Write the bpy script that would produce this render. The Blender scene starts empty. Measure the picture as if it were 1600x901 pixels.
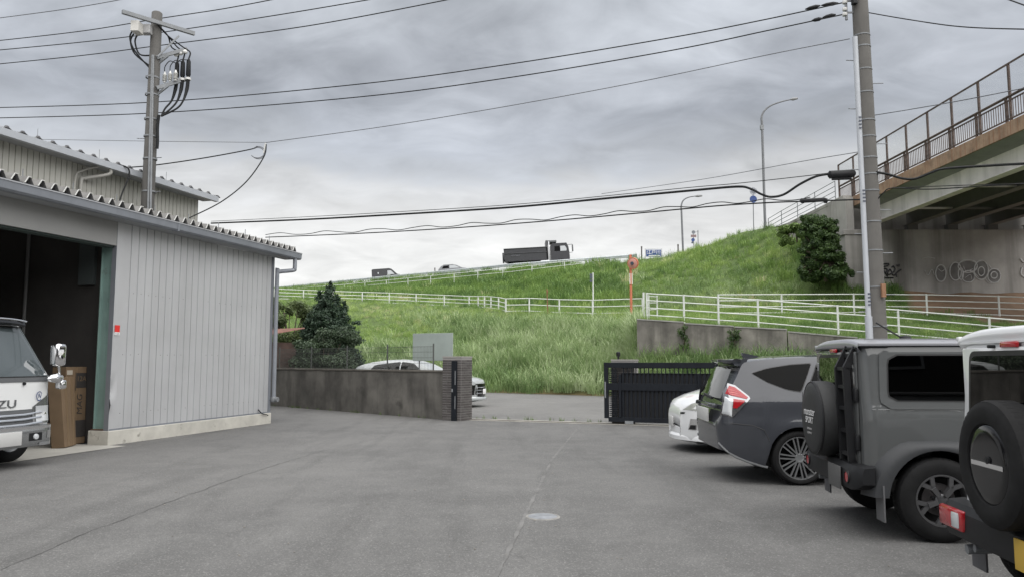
import bpy, bmesh, math, random
import numpy as np
from mathutils import Vector, Matrix
random.seed(7); RNG = np.random.default_rng(11)
SC = bpy.context.scene
COL = SC.collection
rad = math.radians

# ------------------------------------------------------------------ camera
FPX, HORIZ, EYE = 1190.0, 563.0, 1.5
PITCH = math.atan((HORIZ - 450.5) / FPX)
cam_d = bpy.data.cameras.new('camera'); cam = bpy.data.objects.new('camera', cam_d); COL.objects.link(cam)
cam_d.sensor_width = 36.0; cam_d.lens = FPX / 1600 * 36.0
cam_d.clip_start = 0.05; cam_d.clip_end = 4000
cam.location = (0, 0, EYE); cam.rotation_euler = (math.pi / 2 + PITCH, 0, 0)
SC.camera = cam

# ------------------------------------------------------------------ world: overcast sky
SUN_EL, SUN_AZ = 64.0, 150.0          # azimuth clockwise from +Y
w = bpy.data.worlds.new('World'); SC.world = w; w.use_nodes = True
nt = w.node_tree; N = nt.nodes; N.clear(); L = nt.links
out = N.new('ShaderNodeOutputWorld')
sky = N.new('ShaderNodeTexSky'); sky.sky_type = 'NISHITA'; sky.sun_disc = False
sky.sun_elevation = rad(SUN_EL); sky.sun_rotation = rad(SUN_AZ)
bg1 = N.new('ShaderNodeBackground'); bg1.inputs[1].default_value = 0.05
L.new(sky.outputs[0], bg1.inputs[0])
tc = N.new('ShaderNodeTexCoord'); sep = N.new('ShaderNodeSeparateXYZ'); L.new(tc.outputs['Generated'], sep.inputs[0])
def mth(op, a, b=None, c=None, clamp=False):
    n = N.new('ShaderNodeMath'); n.operation = op; n.use_clamp = clamp
    for i, v in enumerate((a, b, c)):
        if v is None: continue
        if isinstance(v, (int, float)): n.inputs[i].default_value = v
        else: L.new(v, n.inputs[i])
    return n.outputs[0]
zz = mth('MAXIMUM', sep.outputs[2], 0.0)
den = mth('ADD', zz, 0.26)
cu = mth('DIVIDE', sep.outputs[0], den); cv = mth('DIVIDE', sep.outputs[1], den)
cmb = N.new('ShaderNodeCombineXYZ'); L.new(cu, cmb.inputs[0]); L.new(cv, cmb.inputs[1])
def wnoise(scale, detail, rough, dist, off):
    mp = N.new('ShaderNodeMapping'); mp.inputs['Location'].default_value = off
    mp.inputs['Scale'].default_value = (0.8, 1.15, 1)
    L.new(cmb.outputs[0], mp.inputs[0])
    n = N.new('ShaderNodeTexNoise'); n.inputs['Scale'].default_value = scale; n.inputs['Detail'].default_value = detail
    n.inputs['Roughness'].default_value = rough; n.inputs['Distortion'].default_value = dist
    L.new(mp.outputs[0], n.inputs['Vector']); return n.outputs['Fac']
n1 = wnoise(2.0, 9, 0.52, 0.35, (3.7, 1.2, 0)); n2 = wnoise(6.0, 8, 0.55, 0.5, (8.1, 4.4, 2)); n3 = wnoise(0.45, 3, 0.5, 0.0, (1.3, 9.7, 5))
# elevation with ragged edges -> brightness
el = mth('ADD', zz, mth('MULTIPLY', mth('SUBTRACT', n1, 0.5), 0.16))
el = mth('ADD', el, mth('MULTIPLY', mth('SUBTRACT', n2, 0.5), 0.05))
rmp = N.new('ShaderNodeValToRGB'); L.new(el, rmp.inputs[0]); cr = rmp.color_ramp
SKYRAMP = [(0.0, (0.90, 0.89, 0.87)), (0.16, (0.89, 0.885, 0.87)), (0.215, (0.76, 0.765, 0.77)), (0.262, (0.54, 0.563, 0.60)), (0.30, (0.475, 0.50, 0.545)),
           (0.345, (0.505, 0.53, 0.575)), (0.42, (0.58, 0.61, 0.655)), (0.7, (0.60, 0.625, 0.665)), (1.0, (0.63, 0.655, 0.69))]
cr.elements[0].position = 0.0; cr.elements[0].color = SKYRAMP[0][1] + (1,)
cr.elements[1].position = 1.0; cr.elements[1].color = SKYRAMP[-1][1] + (1,)
for p, c in SKYRAMP[1:-1]:
    e = cr.elements.new(p); e.color = c + (1,)
cr.interpolation = 'B_SPLINE' if False else 'EASE'
mod = mth('ADD', mth('MULTIPLY', mth('SUBTRACT', n1, 0.5), 1.25), mth('MULTIPLY', mth('SUBTRACT', n2, 0.5), 0.85))
mod = mth('ADD', mod, mth('MULTIPLY', mth('SUBTRACT', n3, 0.5), 0.4))
dmp = N.new('ShaderNodeMapRange'); L.new(zz, dmp.inputs[0]); dmp.inputs[1].default_value = .08; dmp.inputs[2].default_value = .30; dmp.inputs[3].default_value = .62; dmp.inputs[4].default_value = 1.0
mod = mth('MULTIPLY', mod, dmp.outputs[0])
mod = mth('ADD', 1.0, mod)
mod = mth('MAXIMUM', mod, 0.70)
vm = N.new('ShaderNodeVectorMath'); vm.operation = 'SCALE'; L.new(rmp.outputs[0], vm.inputs[0]); L.new(mod, vm.inputs['Scale'])
bg2 = N.new('ShaderNodeBackground'); bg2.inputs[1].default_value = 0.265
L.new(vm.outputs[0], bg2.inputs[0])
mx = N.new('ShaderNodeMixShader'); mx.inputs[0].default_value = 0.95
L.new(bg1.outputs[0], mx.inputs[1]); L.new(bg2.outputs[0], mx.inputs[2]); L.new(mx.outputs[0], out.inputs[0])

# ------------------------------------------------------------------ sun (veiled by cloud) and exposure
sun_d = bpy.data.lights.new('sun', 'SUN'); sun = bpy.data.objects.new('sun', sun_d); COL.objects.link(sun)
sun_d.energy = 1.5; sun_d.angle = rad(110); sun_d.color = (1.0, 0.975, 0.94)
_sd = Vector((math.sin(rad(SUN_AZ)) * math.cos(rad(SUN_EL)), math.cos(rad(SUN_AZ)) * math.cos(rad(SUN_EL)), math.sin(rad(SUN_EL))))
sun.rotation_euler = _sd.to_track_quat('Z', 'Y').to_euler(); sun.location = (20, -20, 40)
SC.view_settings.view_transform = 'Standard'; SC.view_settings.look = 'None'
SC.view_settings.gamma = 1.0; SC.view_settings.exposure = 1.9; SC.view_settings.use_curve_mapping = False
SC.render.engine = 'CYCLES'
SC.cycles.max_bounces = 6; SC.cycles.transparent_max_bounces = 12; SC.cycles.use_denoising = True

# ------------------------------------------------------------------ photograph measurements -> world points
_F = Vector((0, math.cos(PITCH), math.sin(PITCH))); _U = Vector((0, -math.sin(PITCH), math.cos(PITCH)))
def ray(px, py): return _F + Vector((1, 0, 0)) * ((px - 800) / FPX) + _U * (-(py - 450.5) / FPX)
def P(px, py, d):
    r = ray(px, py); return Vector((0, 0, EYE)) + r * (d / r.y)
def G(px, py, z=0.0):
    r = ray(px, py); return Vector((0, 0, EYE)) + r * ((z - EYE) / r.z)

# ------------------------------------------------------------------ mesh builder
class MB:
    def __init__(s): s.v = []; s.f = []
    def add(s, vs, fs):
        o = len(s.v); s.v += [tuple(v) for v in vs]; s.f += [tuple(i + o for i in f) for f in fs]; return s
    def box(s, a, b, M=None, bevel=0):
        x0, y0, z0 = a; x1, y1, z1 = b
        if x0 > x1: x0, x1 = x1, x0
        if y0 > y1: y0, y1 = y1, y0
        if z0 > z1: z0, z1 = z1, z0
        if bevel > 0:
            bm = bmesh.new(); bmesh.ops.create_cube(bm, size=1)
            for v in bm.verts: v.co = ((x0 + x1) / 2 + v.co.x * (x1 - x0), (y0 + y1) / 2 + v.co.y * (y1 - y0), (z0 + z1) / 2 + v.co.z * (z1 - z0))
            bmesh.ops.bevel(bm, geom=bm.edges[:], offset=bevel, segments=2, affect='EDGES', profile=0.5)
            return s.bm(bm, M)
        vs = [(x0, y0, z0), (x1, y0, z0), (x1, y1, z0), (x0, y1, z0), (x0, y0, z1), (x1, y0, z1), (x1, y1, z1), (x0, y1, z1)]
        if M is not None: vs = [M @ Vector(v) for v in vs]
        return s.add(vs, [(0, 3, 2, 1), (4, 5, 6, 7), (0, 1, 5, 4), (1, 2, 6, 5), (2, 3, 7, 6), (3, 0, 4, 7)])
    def bm(s, bm, M=None):
        bm.verts.index_update()
        vs = [(M @ v.co) if M is not None else v.co.copy() for v in bm.verts]
        fs = [[v.index for v in f.verts] for f in bm.faces]; bm.free(); return s.add(vs, fs)
    def beam(s, a, b, w, h=None, up=(0, 0, 1)):
        h = h or w; a = Vector(a); b = Vector(b); d = (b - a).normalized(); u = Vector(up)
        if abs(d.dot(u)) > 0.99: u = Vector((1, 0, 0))
        r = d.cross(u).normalized(); u = r.cross(d)
        vs = [p + r * (sx * w / 2) + u * (sz * h / 2) for p in (a, b) for sx, sz in ((-1, -1), (1, -1), (1, 1), (-1, 1))]
        return s.add(vs, [(3, 2, 1, 0), (4, 5, 6, 7), (0, 1, 5, 4), (1, 2, 6, 5), (2, 3, 7, 6), (3, 0, 4, 7)])
    def tube(s, pts, r, n=8, cap=True):
        pts = [Vector(p) for p in pts]; m = len(pts)
        rs = r if isinstance(r, (list, tuple)) else [r] * m
        rings = []; ref = None
        for i, p in enumerate(pts):
            d = (pts[min(i + 1, m - 1)] - pts[max(i - 1, 0)])
            d = d.normalized() if d.length > 1e-9 else Vector((0, 0, 1))
            if ref is None:
                ref = Vector((0, 0, 1)) if abs(d.z) < 0.9 else Vector((1, 0, 0))
            a = d.cross(ref); a = a.normalized() if a.length > 1e-6 else d.orthogonal().normalized()
            b = a.cross(d).normalized(); ref = b
            rings.append([p + a * (rs[i] * math.cos(t)) + b * (rs[i] * math.sin(t)) for t in [2 * math.pi * k / n for k in range(n)]])
        vs = [v for rg in rings for v in rg]; fs = []
        for i in range(m - 1):
            for k in range(n): fs.append((i * n + k, i * n + (k + 1) % n, (i + 1) * n + (k + 1) % n, (i + 1) * n + k))
        if cap: fs += [tuple(range(n))[::-1], tuple((m - 1) * n + k for k in range(n))]
        return s.add(vs, fs)
    def stube(s, pts, r, n=8, k=5):
        pts = [Vector(p) for p in pts]; m = len(pts); rs = list(r) if isinstance(r, (list, tuple)) else [r] * m; dp, dr = [], []
        for i in range(m - 1):
            a, b, c, e = pts[max(i - 1, 0)], pts[i], pts[i + 1], pts[min(i + 2, m - 1)]
            for q in range(k):
                t = q / k; dp.append(.5 * ((2 * b) + (c - a) * t + (2 * a - 5 * b + 4 * c - e) * t * t + (3 * b - a - 3 * c + e) * t ** 3)); dr.append(rs[i] + (rs[i + 1] - rs[i]) * t)
        dp.append(pts[-1]); dr.append(rs[-1]); return s.tube(dp, dr, n)
    def lathe(s, prof, n=24, axis='Z', M=None, arc=1.0):
        # prof: list of (r, h)
        vs = []; fs = []; m = len(prof)
        for k in range(n):
            t = 2 * math.pi * k / n
            for r, h in prof:
                c, q = r * math.cos(t), r * math.sin(t)
                v = {'Z': (c, q, h), 'Y': (c, h, q), 'X': (h, c, q)}[axis]
                vs.append(M @ Vector(v) if M is not None else v)
        for k in range(n):
            k2 = (k + 1) % n
            for i in range(m - 1): fs.append((k * m + i, k2 * m + i, k2 * m + i + 1, k * m + i + 1))
        return s.add(vs, fs)
    def prism(s, poly, a, b, axis='Y', M=None):
        # poly in the plane normal to axis; extruded a..b along axis
        n = len(poly)
        def mk(p, h): return {'Y': (p[0], h, p[1]), 'X': (h, p[0], p[1]), 'Z': (p[0], p[1], h)}[axis]
        vs = [mk(p, a) for p in poly] + [mk(p, b) for p in poly]
        if M is not None: vs = [M @ Vector(v) for v in vs]
        fs = [tuple(range(n))[::-1], tuple(range(n, 2 * n))] + [(i, (i + 1) % n, n + (i + 1) % n, n + i) for i in range(n)]
        return s.add(vs, fs)
    def grid(s, rows):
        m = len(rows); n = len(rows[0]); vs = [p for r in rows for p in r]
        return s.add(vs, [(i * n + j, i * n + j + 1, (i + 1) * n + j + 1, (i + 1) * n + j) for i in range(m - 1) for j in range(n - 1)])
    def disc(s, c, u, v, r, n=20):
        c = Vector(c); u = Vector(u); v = Vector(v)
        return s.add([c + u * (r * math.cos(2 * math.pi * k / n)) + v * (r * math.sin(2 * math.pi * k / n)) for k in range(n)], [tuple(range(n))])
    def mesh(s, name, mat, smooth=None, recalc=True):
        me = bpy.data.meshes.new(name); me.from_pydata(s.v, [], s.f); me.update()
        if recalc:
            bm = bmesh.new(); bm.from_mesh(me); bmesh.ops.recalc_face_normals(bm, faces=bm.faces); bm.to_mesh(me); bm.free()
        if smooth:
            me.polygons.foreach_set('use_smooth', [True] * len(me.polygons)); me.set_sharp_from_angle(angle=rad(smooth))
        if mat: me.materials.append(mat)
        return me
    def build(s, name, mat, parent=None, smooth=None, world=False, recalc=True):
        if world and parent is not None:
            Mi = parent_matrix(parent).inverted(); s.v = [tuple(Mi @ Vector(v)) for v in s.v]
        o = bpy.data.objects.new(name, s.mesh(name, mat, smooth, recalc)); COL.objects.link(o)
        if parent is not None: o.parent = parent
        return o
def own_matrix(o):
    return Matrix.LocRotScale(o.location, o.rotation_euler, o.scale)
def parent_matrix(o):
    M = own_matrix(o)
    while o.parent: o = o.parent; M = own_matrix(o) @ M
    return M
def thing(name, label, cat, loc=(0, 0, 0), rz=0, group=None):
    o = bpy.data.objects.new(name, None); COL.objects.link(o); o.empty_display_size = 0.2
    o.location = loc; o.rotation_euler = (0, 0, rz); o['label'] = label; o['category'] = cat
    if group: o['group'] = group
    return o
def tag(o, label, cat=None, group=None, kind=None):
    o['label'] = label
    if cat: o['category'] = cat
    if group: o['group'] = group
    if kind: o['kind'] = kind
    return o
def struct(o, label=None):
    o['kind'] = 'structure'
    if label: o['label'] = label
    return o
def inst(name, me, parent, loc=(0, 0, 0), rot=(0, 0, 0), scale=(1, 1, 1)):
    o = bpy.data.objects.new(name, me); COL.objects.link(o); o.parent = parent
    o.location = loc; o.rotation_euler = rot; o.scale = scale; return o

# ------------------------------------------------------------------ materials
MATS = {}
def mk(name, col, rough=0.6, metal=0.0, var=0.0, vscale=3.0, col2=None, bump=0.0, bscale=40.0, streak=0.0, streakcol=None, coat=0.0, spec=0.5,
       spots=0.0, spotcol=(0.05, 0.045, 0.04), spotscale=6.0, emit=0.0, stretch=(1, 1, 0.12), detail=6, rvar=0.0):
    if name in MATS: return MATS[name]
    m = bpy.data.materials.new(name); m.use_nodes = True; MATS[name] = m
    t = m.node_tree; n = t.nodes; l = t.links; b = n['Principled BSDF']
    b.inputs['Roughness'].default_value = rough; b.inputs['Metallic'].default_value = metal
    b.inputs['Specular IOR Level'].default_value = spec; b.inputs['Coat Weight'].default_value = coat; b.inputs['Coat Roughness'].default_value = 0.04
    b.inputs['Base Color'].default_value = tuple(col) + (1,)
    tc = n.new('ShaderNodeTexCoord')
    def noise(scale, det=detail, vec=None, r=0.6):
        q = n.new('ShaderNodeTexNoise'); q.inputs['Scale'].default_value = scale; q.inputs['Detail'].default_value = det; q.inputs['Roughness'].default_value = r
        l.new(vec if vec is not None else tc.outputs['Object'], q.inputs['Vector']); return q.outputs['Fac']
    def ramp(f, a, b_):
        q = n.new('ShaderNodeMapRange'); q.inputs[1].default_value = a; q.inputs[2].default_value = b_; l.new(f, q.inputs[0]); return q.outputs[0]
    def mix(f, a, b_):
        q = n.new('ShaderNodeMix'); q.data_type = 'RGBA'
        if isinstance(f, float): q.inputs[0].default_value = f
        else: l.new(f, q.inputs[0])
        for i, v in ((6, a), (7, b_)):
            if isinstance(v, tuple): q.inputs[i].default_value = tuple(v) + (1,)
            else: l.new(v, q.inputs[i])
        return q.outputs[2]
    cur = tuple(col)
    if var > 0:
        c2 = col2 if col2 else tuple(max(0, c * (1 - var)) for c in col)
        c1 = tuple(col) if col2 else tuple(min(1, c * (1 + var)) for c in col)
        cur = mix(ramp(noise(vscale), 0.32, 0.68), c2, c1)
    if streak > 0:
        mp = n.new('ShaderNodeMapping'); mp.inputs['Scale'].default_value = stretch; l.new(tc.outputs['Object'], mp.inputs[0])
        f = ramp(noise(vscale * 2.2, 7, mp.outputs[0]), 0.47, 0.75)
        q = n.new('ShaderNodeMath'); q.operation = 'MULTIPLY'; l.new(f, q.inputs[0]); q.inputs[1].default_value = streak
        cur = mix(q.outputs[0], cur, tuple(streakcol or [c * 0.4 for c in col]))
    if spots > 0:
        f = ramp(noise(spotscale, 8, None, 0.7), 0.60, 0.72)
        q = n.new('ShaderNodeMath'); q.operation = 'MULTIPLY'; l.new(f, q.inputs[0]); q.inputs[1].default_value = spots
        cur = mix(q.outputs[0], cur, tuple(spotcol))
    if not isinstance(cur, tuple): l.new(cur, b.inputs['Base Color'])
    if rvar > 0:
        q = n.new('ShaderNodeMapRange'); l.new(noise(vscale * 3), q.inputs[0]); q.inputs[1].default_value = .3; q.inputs[2].default_value = .7
        q.inputs[3].default_value = max(0.02, rough - rvar); q.inputs[4].default_value = min(1, rough + rvar); l.new(q.outputs[0], b.inputs['Roughness'])
    if bump > 0:
        q = n.new('ShaderNodeBump'); q.inputs['Strength'].default_value = min(1, bump * 30); q.inputs['Distance'].default_value = bump
        l.new(noise(bscale, 4), q.inputs['Height']); l.new(q.outputs[0], b.inputs['Normal'])
    if emit > 0:
        b.inputs['Emission Color'].default_value = tuple(col) + (1,); b.inputs['Emission Strength'].default_value = emit
    return m
def mk_glass(name, tint, rough=0.0, refl=.05):
    if name in MATS: return MATS[name]
    m = bpy.data.materials.new(name); m.use_nodes = True; MATS[name] = m
    t = m.node_tree; n = t.nodes; l = t.links; n.clear()
    o = n.new('ShaderNodeOutputMaterial'); tr = n.new('ShaderNodeBsdfTransparent'); tr.inputs[0].default_value = tuple(tint) + (1,)
    gl = n.new('ShaderNodeBsdfGlossy'); gl.inputs['Roughness'].default_value = rough; gl.inputs[0].default_value = (.95, .95, .95, 1)
    lw = n.new('ShaderNodeLayerWeight'); lw.inputs[0].default_value = .5
    pw = n.new('ShaderNodeMath'); pw.operation = 'POWER'; l.new(lw.outputs['Facing'], pw.inputs[0]); pw.inputs[1].default_value = 4.5
    fr = n.new('ShaderNodeMath'); fr.operation = 'MULTIPLY_ADD'; l.new(pw.outputs[0], fr.inputs[0]); fr.inputs[1].default_value = .9; fr.inputs[2].default_value = refl
    mx = n.new('ShaderNodeMixShader'); l.new(fr.outputs[0], mx.inputs[0]); l.new(tr.outputs[0], mx.inputs[1]); l.new(gl.outputs[0], mx.inputs[2]); l.new(mx.outputs[0], o.inputs[0])
    return m
M_CONC = mk('concrete', (.30, .295, .28), .85, var=.18, vscale=1.2, bump=.004, bscale=30, streak=.45, streakcol=(.13, .125, .115))
M_CONCD = mk('concrete_dark', (.185, .178, .165), .9, var=.22, vscale=.9, bump=.004, bscale=30, streak=.75, streakcol=(.06, .057, .052))
M_WHITEP = mk('white_fence_paint', (.62, .64, .61), .5, var=.10, vscale=1.5, spots=.35, spotcol=(.25, .16, .10), spotscale=7)
M_STEEL = mk('galvanised_steel', (.21, .22, .23), .6, .25, var=.12, vscale=6)
M_CABLE = mk('black_cable', (.014, .015, .016), .6, spec=.2)
M_DARK = mk('dark_void', (.008, .008, .009), .9)
M_RUBBER = mk('tyre_rubber', (.014, .014, .0145), .75, spec=.18, var=.25, vscale=9, bump=.002, bscale=60)
M_BLKPL = mk('black_plastic', (.016, .0165, .018), .5, spec=.22, var=.15, vscale=5, bump=.0006, bscale=300)
M_BLKGL = mk('gloss_black', (.008, .008, .009), .12)
M_CHROME = mk('chrome', (.82, .82, .83), .08, 1.0)
M_SILVER = mk('silver_paint', (.55, .56, .58), .3, .5)
M_WHITE = mk('white_marking', (.80, .80, .80), .6)
# ================================================================== ground, yard, road
def asphalt(name, base, dark, cracks=True, patch=0.75):
    m = bpy.data.materials.new(name); m.use_nodes = True; t = m.node_tree; n = t.nodes; l = t.links; b = n['Principled BSDF']
    tc = n.new('ShaderNodeTexCoord')
    def noise(s, d=6, r=.6, vec=None, dist=0):
        q = n.new('ShaderNodeTexNoise'); q.inputs['Scale'].default_value = s; q.inputs['Detail'].default_value = d; q.inputs['Roughness'].default_value = r; q.inputs['Distortion'].default_value = dist
        l.new(vec if vec is not None else tc.outputs['Object'], q.inputs['Vector']); return q.outputs['Fac']
    def rng(f, a, c, lo=0., hi=1.):
        q = n.new('ShaderNodeMapRange'); l.new(f, q.inputs[0]); q.inputs[1].default_value = a; q.inputs[2].default_value = c; q.inputs[3].default_value = lo; q.inputs[4].default_value = hi; return q.outputs[0]
    def mix(f, a, c, mode='MIX'):
        q = n.new('ShaderNodeMix'); q.data_type = 'RGBA'; q.blend_type = mode
        if isinstance(f, float): q.inputs[0].default_value = f
        else: l.new(f, q.inputs[0])
        for i, v in ((6, a), (7, c)):
            if isinstance(v, tuple): q.inputs[i].default_value = v + (1,)
            else: l.new(v, q.inputs[i])
        return q.outputs[2]
    c = mix(rng(noise(.28, 6, .6, None, .6), .36, .64), dark, base)
    c = mix(rng(noise(.11, 4, .5), .35, .65, 0, .55), c, tuple(x * .80 for x in dark))
    c = mix(rng(noise(.9, 9, .7, None, 1.0), .58, .72, 0, .45), c, tuple(x * .62 for x in dark))
    c = mix(rng(noise(1.7, 8, .65), .45, .75, 0, .5), c, tuple(x * 1.18 for x in base))
    mp = n.new('ShaderNodeMapping'); mp.inputs['Rotation'].default_value = (0, 0, .5); mp.inputs['Scale'].default_value = (1.2, .18, 1); l.new(tc.outputs['Object'], mp.inputs[0])
    c = mix(rng(noise(1.1, 7, .6, mp.outputs[0], .5), .5, .78, 0, patch), c, tuple(x * .62 for x in dark))
    # aggregate: light and dark chips
    v = n.new('ShaderNodeTexVoronoi'); v.inputs['Scale'].default_value = 95; l.new(tc.outputs['Object'], v.inputs['Vector'])
    sep = n.new('ShaderNodeSeparateColor'); l.new(v.outputs['Color'], sep.inputs[0])
    c = mix(rng(sep.outputs[0], .0, 1., .0, .34), c, mix(rng(sep.outputs[1], .72, .95), tuple(x * .45 for x in dark), tuple(min(1, x * 2.3) for x in base)), 'MIX')
    if cracks:
        vc = n.new('ShaderNodeTexVoronoi'); vc.feature = 'DISTANCE_TO_EDGE'; vc.inputs['Scale'].default_value = .12
        mp2 = n.new('ShaderNodeVectorMath'); mp2.operation = 'ADD'; l.new(tc.outputs['Object'], mp2.inputs[0])
        nn = n.new('ShaderNodeTexNoise'); nn.inputs['Scale'].default_value = 1.1; nn.inputs['Detail'].default_value = 8; l.new(tc.outputs['Object'], nn.inputs['Vector'])
        sc_ = n.new('ShaderNodeVectorMath'); sc_.operation = 'SCALE'; sc_.inputs['Scale'].default_value = 1.2; l.new(nn.outputs['Color'], sc_.inputs[0]); l.new(sc_.outputs[0], mp2.inputs[1])
        l.new(mp2.outputs[0], vc.inputs['Vector'])
        f = rng(vc.outputs['Distance'], .0, .0010, .35, 0.)
        c = mix(f, c, tuple(x * .35 for x in dark))
    l.new(c, b.inputs['Base Color'])
    b.inputs['Roughness'].default_value = .82; b.inputs['Specular IOR Level'].default_value = .35
    bp = n.new('ShaderNodeBump'); bp.inputs['Strength'].default_value = .55; bp.inputs['Distance'].default_value = .006
    l.new(v.outputs['Distance'], bp.inputs['Height']); l.new(bp.outputs[0], b.inputs['Normal'])
    return m
M_YARD = asphalt('yard_asphalt', (.154, .152, .148), (.108, .107, .105))
M_ROAD = asphalt('road_asphalt', (.185, .182, .175), (.14, .138, .134), False, .35)
M_EARTH = mk('bare_earth', (.10, .085, .06), .95, var=.3, vscale=.6, bump=.03, bscale=4)
def sheet(name, pts, z, mat):
    o = MB().add([(p[0], p[1], z) for p in pts], [tuple(range(len(pts)))]).build(name, mat, recalc=False); return o
struct(sheet('ground', [(-1500, -1500), (1500, -1500), (1500, 2500), (-1500, 2500)], -0.03, M_EARTH), 'flat earth stretching away beneath everything')
# gate line in the lot: from the tiled pillar to the right, and the wall line to the left
GP = G(733, 655); GQ = G(945, 661.5)
gdir = (Vector((GQ.x - GP.x, GQ.y - GP.y, 0))).normalized(); gnor = Vector((-gdir.y, gdir.x, 0))
WR = G(692, 655); WL = G(423, 633); wdir = (WL - WR).normalized()
WFAR = WR + wdir * 16
GR = GP + gdir * 22
struct(sheet('road', [(-60, 80), (-60, 40), (WFAR.x - 1, WFAR.y), (WR.x, WR.y), (GP.x, GP.y - .1), (GR.x, GR.y), (60, 0), (60, 40), (0, 60)], -0.004, M_ROAD), 'pale worn asphalt road outside the sliding gate')
struct(sheet('yard', [(-30, -20), (40, -20), (40, -2), (GR.x, GR.y), (GP.x, GP.y), (WR.x, WR.y), (WFAR.x, WFAR.y), (-30, 40)], 0.0, M_YARD), 'grey worn asphalt yard with faint seams')

# asphalt seams in the yard (shallow tar ridges) - parts of the yard
yard = bpy.data.objects['yard']
M_TAR = mk('tar_seam', (.075, .074, .072), .9, var=.4, vscale=3)
M_TARL = mk('seam_pale', (.130, .128, .125), .9, var=.3, vscale=3)
def seam(pix, wd, mat, z=.004, jag=.03):
    pts = [G(*p) for p in pix]; dense = []
    for a, b in zip(pts, pts[1:]):
        k = max(2, int((b - a).length / .12))
        dense += [a.lerp(b, i / k) for i in range(k)]
    dense.append(pts[-1])
    r0, r1 = [], []
    for i, p in enumerate(dense):
        d = (dense[min(i + 1, len(dense) - 1)] - dense[max(i - 1, 0)]).normalized(); q = Vector((-d.y, d.x, 0))
        p = p + q * random.uniform(-jag, jag); ww = wd * random.uniform(.25, 1.0)
        r0.append((p.x - q.x * ww / 2, p.y - q.y * ww / 2, z)); r1.append((p.x + q.x * ww / 2, p.y + q.y * ww / 2, z))
    return MB().grid([r0, r1]).build('asphalt_seam', mat, yard, recalc=False)
seam([(0, 890), (120, 838), (260, 785), (400, 735), (500, 705), (600, 682)], .014, M_TAR, jag=.018)
seam([(745, 960), (800, 850), (830, 785), (862, 718), (905, 665)], .05, M_TARL, jag=.004)
0 and seam([(760, 940), (806, 850), (836, 785), (868, 715), (905, 668)], .009, M_TAR, .0065, jag=.03)

# ================================================================== embankment terrain (lofted lines)
cpx = [250, 430, 560, 700, 790, 900, 985, 997, 1123, 1230, 1320, 1345, 1480, 1620, 1900]
toe = [54, 46.2, 42, 38.2, 36.1, 33.8, 32, 31, 27, 25, 23.7, 23.4, 22.3, 21.3, 20]
L0 = [Vector(((px - 800) / FPX * d, d, -.01)) for px, d in zip(cpx, toe)]
L3s = [(250, 462, 69), (430, 467, 66), (560, 472, 64), (700, 479, 61), (790, 488, 52), (900, 491, 49.5), (985, 494, 47), (997, 494, 46), (1123, 491, 42), (1230, 491, 41.5),
       (1320, 491, 41), (1345, 491, 41), (1480, 493, 40.5), (1620, 498, 39.5), (1900, 505, 38)]
L3 = [P(*p) for p in L3s]
L1r = [(997, 553, 32.5), (1123, 553, 31.5), (1230, 557, 30.5), (1320, 560, 29.7), (1345, 560, 29.5), (1480, 562, 28), (1620, 564, 27), (1900, 566, 26)]
L2r = [(997, 501, 32.9), (1123, 509, 31.9), (1230, 518, 30.9), (1320, 527, 30.1), (1345, 530, 29.9), (1480, 537, 28.5), (1620, 547, 27.3), (1900, 555, 26.3)]
L1 = [L0[j].lerp(L3[j], .36) + Vector((0, 0, .15)) for j in range(7)] + [P(*p) for p in L1r]
L2 = [L0[j].lerp(L3[j], .70) + Vector((0, 0, .15)) for j in range(7)] + [P(*p) for p in L2r]
L4 = [P(*p) for p in [(250, 459, 76), (430, 463, 72), (560, 467, 70), (700, 473, 67), (790, 480, 60), (900, 483, 57), (985, 485, 54), (997, 485, 53), (1123, 479, 46.5), (1230, 474, 45.2),
                      (1320, 470, 44.6), (1345, 469, 44.5), (1480, 462, 45.0), (1620, 462, 45.0), (1900, 462, 45.0)]]
L5 = [P(*p) for p in [(250, 455, 108), (430, 459, 104), (560, 453, 95), (700, 450, 84), (790, 447, 75), (900, 441, 69), (985, 436, 65), (997, 434, 64), (1123, 427, 56), (1230, 416, 50),
                      (1300, 415, 46.4), (1330, 452, 45.6), (1480, 458, 45.9), (1620, 458, 45.9), (1900, 458, 45.9)]]
L6 = [P(*p) for p in [(250, 459, 140), (430, 455, 128), (560, 443, 113), (700, 431, 98), (800, 422, 88), (900, 415, 83), (985, 409, 79), (1060, 398, 72), (1130, 374, 66), (1205, 352, 60.5),
                      (1290, 388, 50.5), (1330, 450, 46.5), (1480, 458, 46.5), (1620, 458, 46.5), (1900, 458, 46.5)]]
L7 = [p + Vector((2.5, 9, -.1)) for p in L6]
for j in range(11): L7[j] = L6[j] + Vector((.6, 1.2, -.05))
LINES = [L0, L1, L2, L3, L4, L5, L6, L7]
def cr(p0, p1, p2, p3, t):
    return .5 * ((2 * p1) + (-p0 + p2) * t + (2 * p0 - 5 * p1 + 4 * p2 - p3) * t * t + (-p0 + 3 * p1 - 3 * p2 + p3) * t ** 3)
def line_at(k, u):           # along a line; linear keeps the wall ends crisp
    Lk = LINES[k]; j = min(int(u), len(Lk) - 2); t = u - j
    return Lk[j].lerp(Lk[j + 1], t)
def terr(u, v):
    k = min(int(v), len(LINES) - 2); t = v - k
    a, b = line_at(k, u), line_at(k + 1, u)
    if 3 <= k <= 5 or (k < 3 and u < 6): 
        p0 = line_at(max(k - 1, 0), u); p3 = line_at(min(k + 2, len(LINES) - 1), u)
        q = cr(p0, a, b, p3, t); return a.lerp(b, t) * .5 + q * .5
    return a.lerp(b, t)
NU, NV = 14 * 8, 7 * 8
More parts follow.
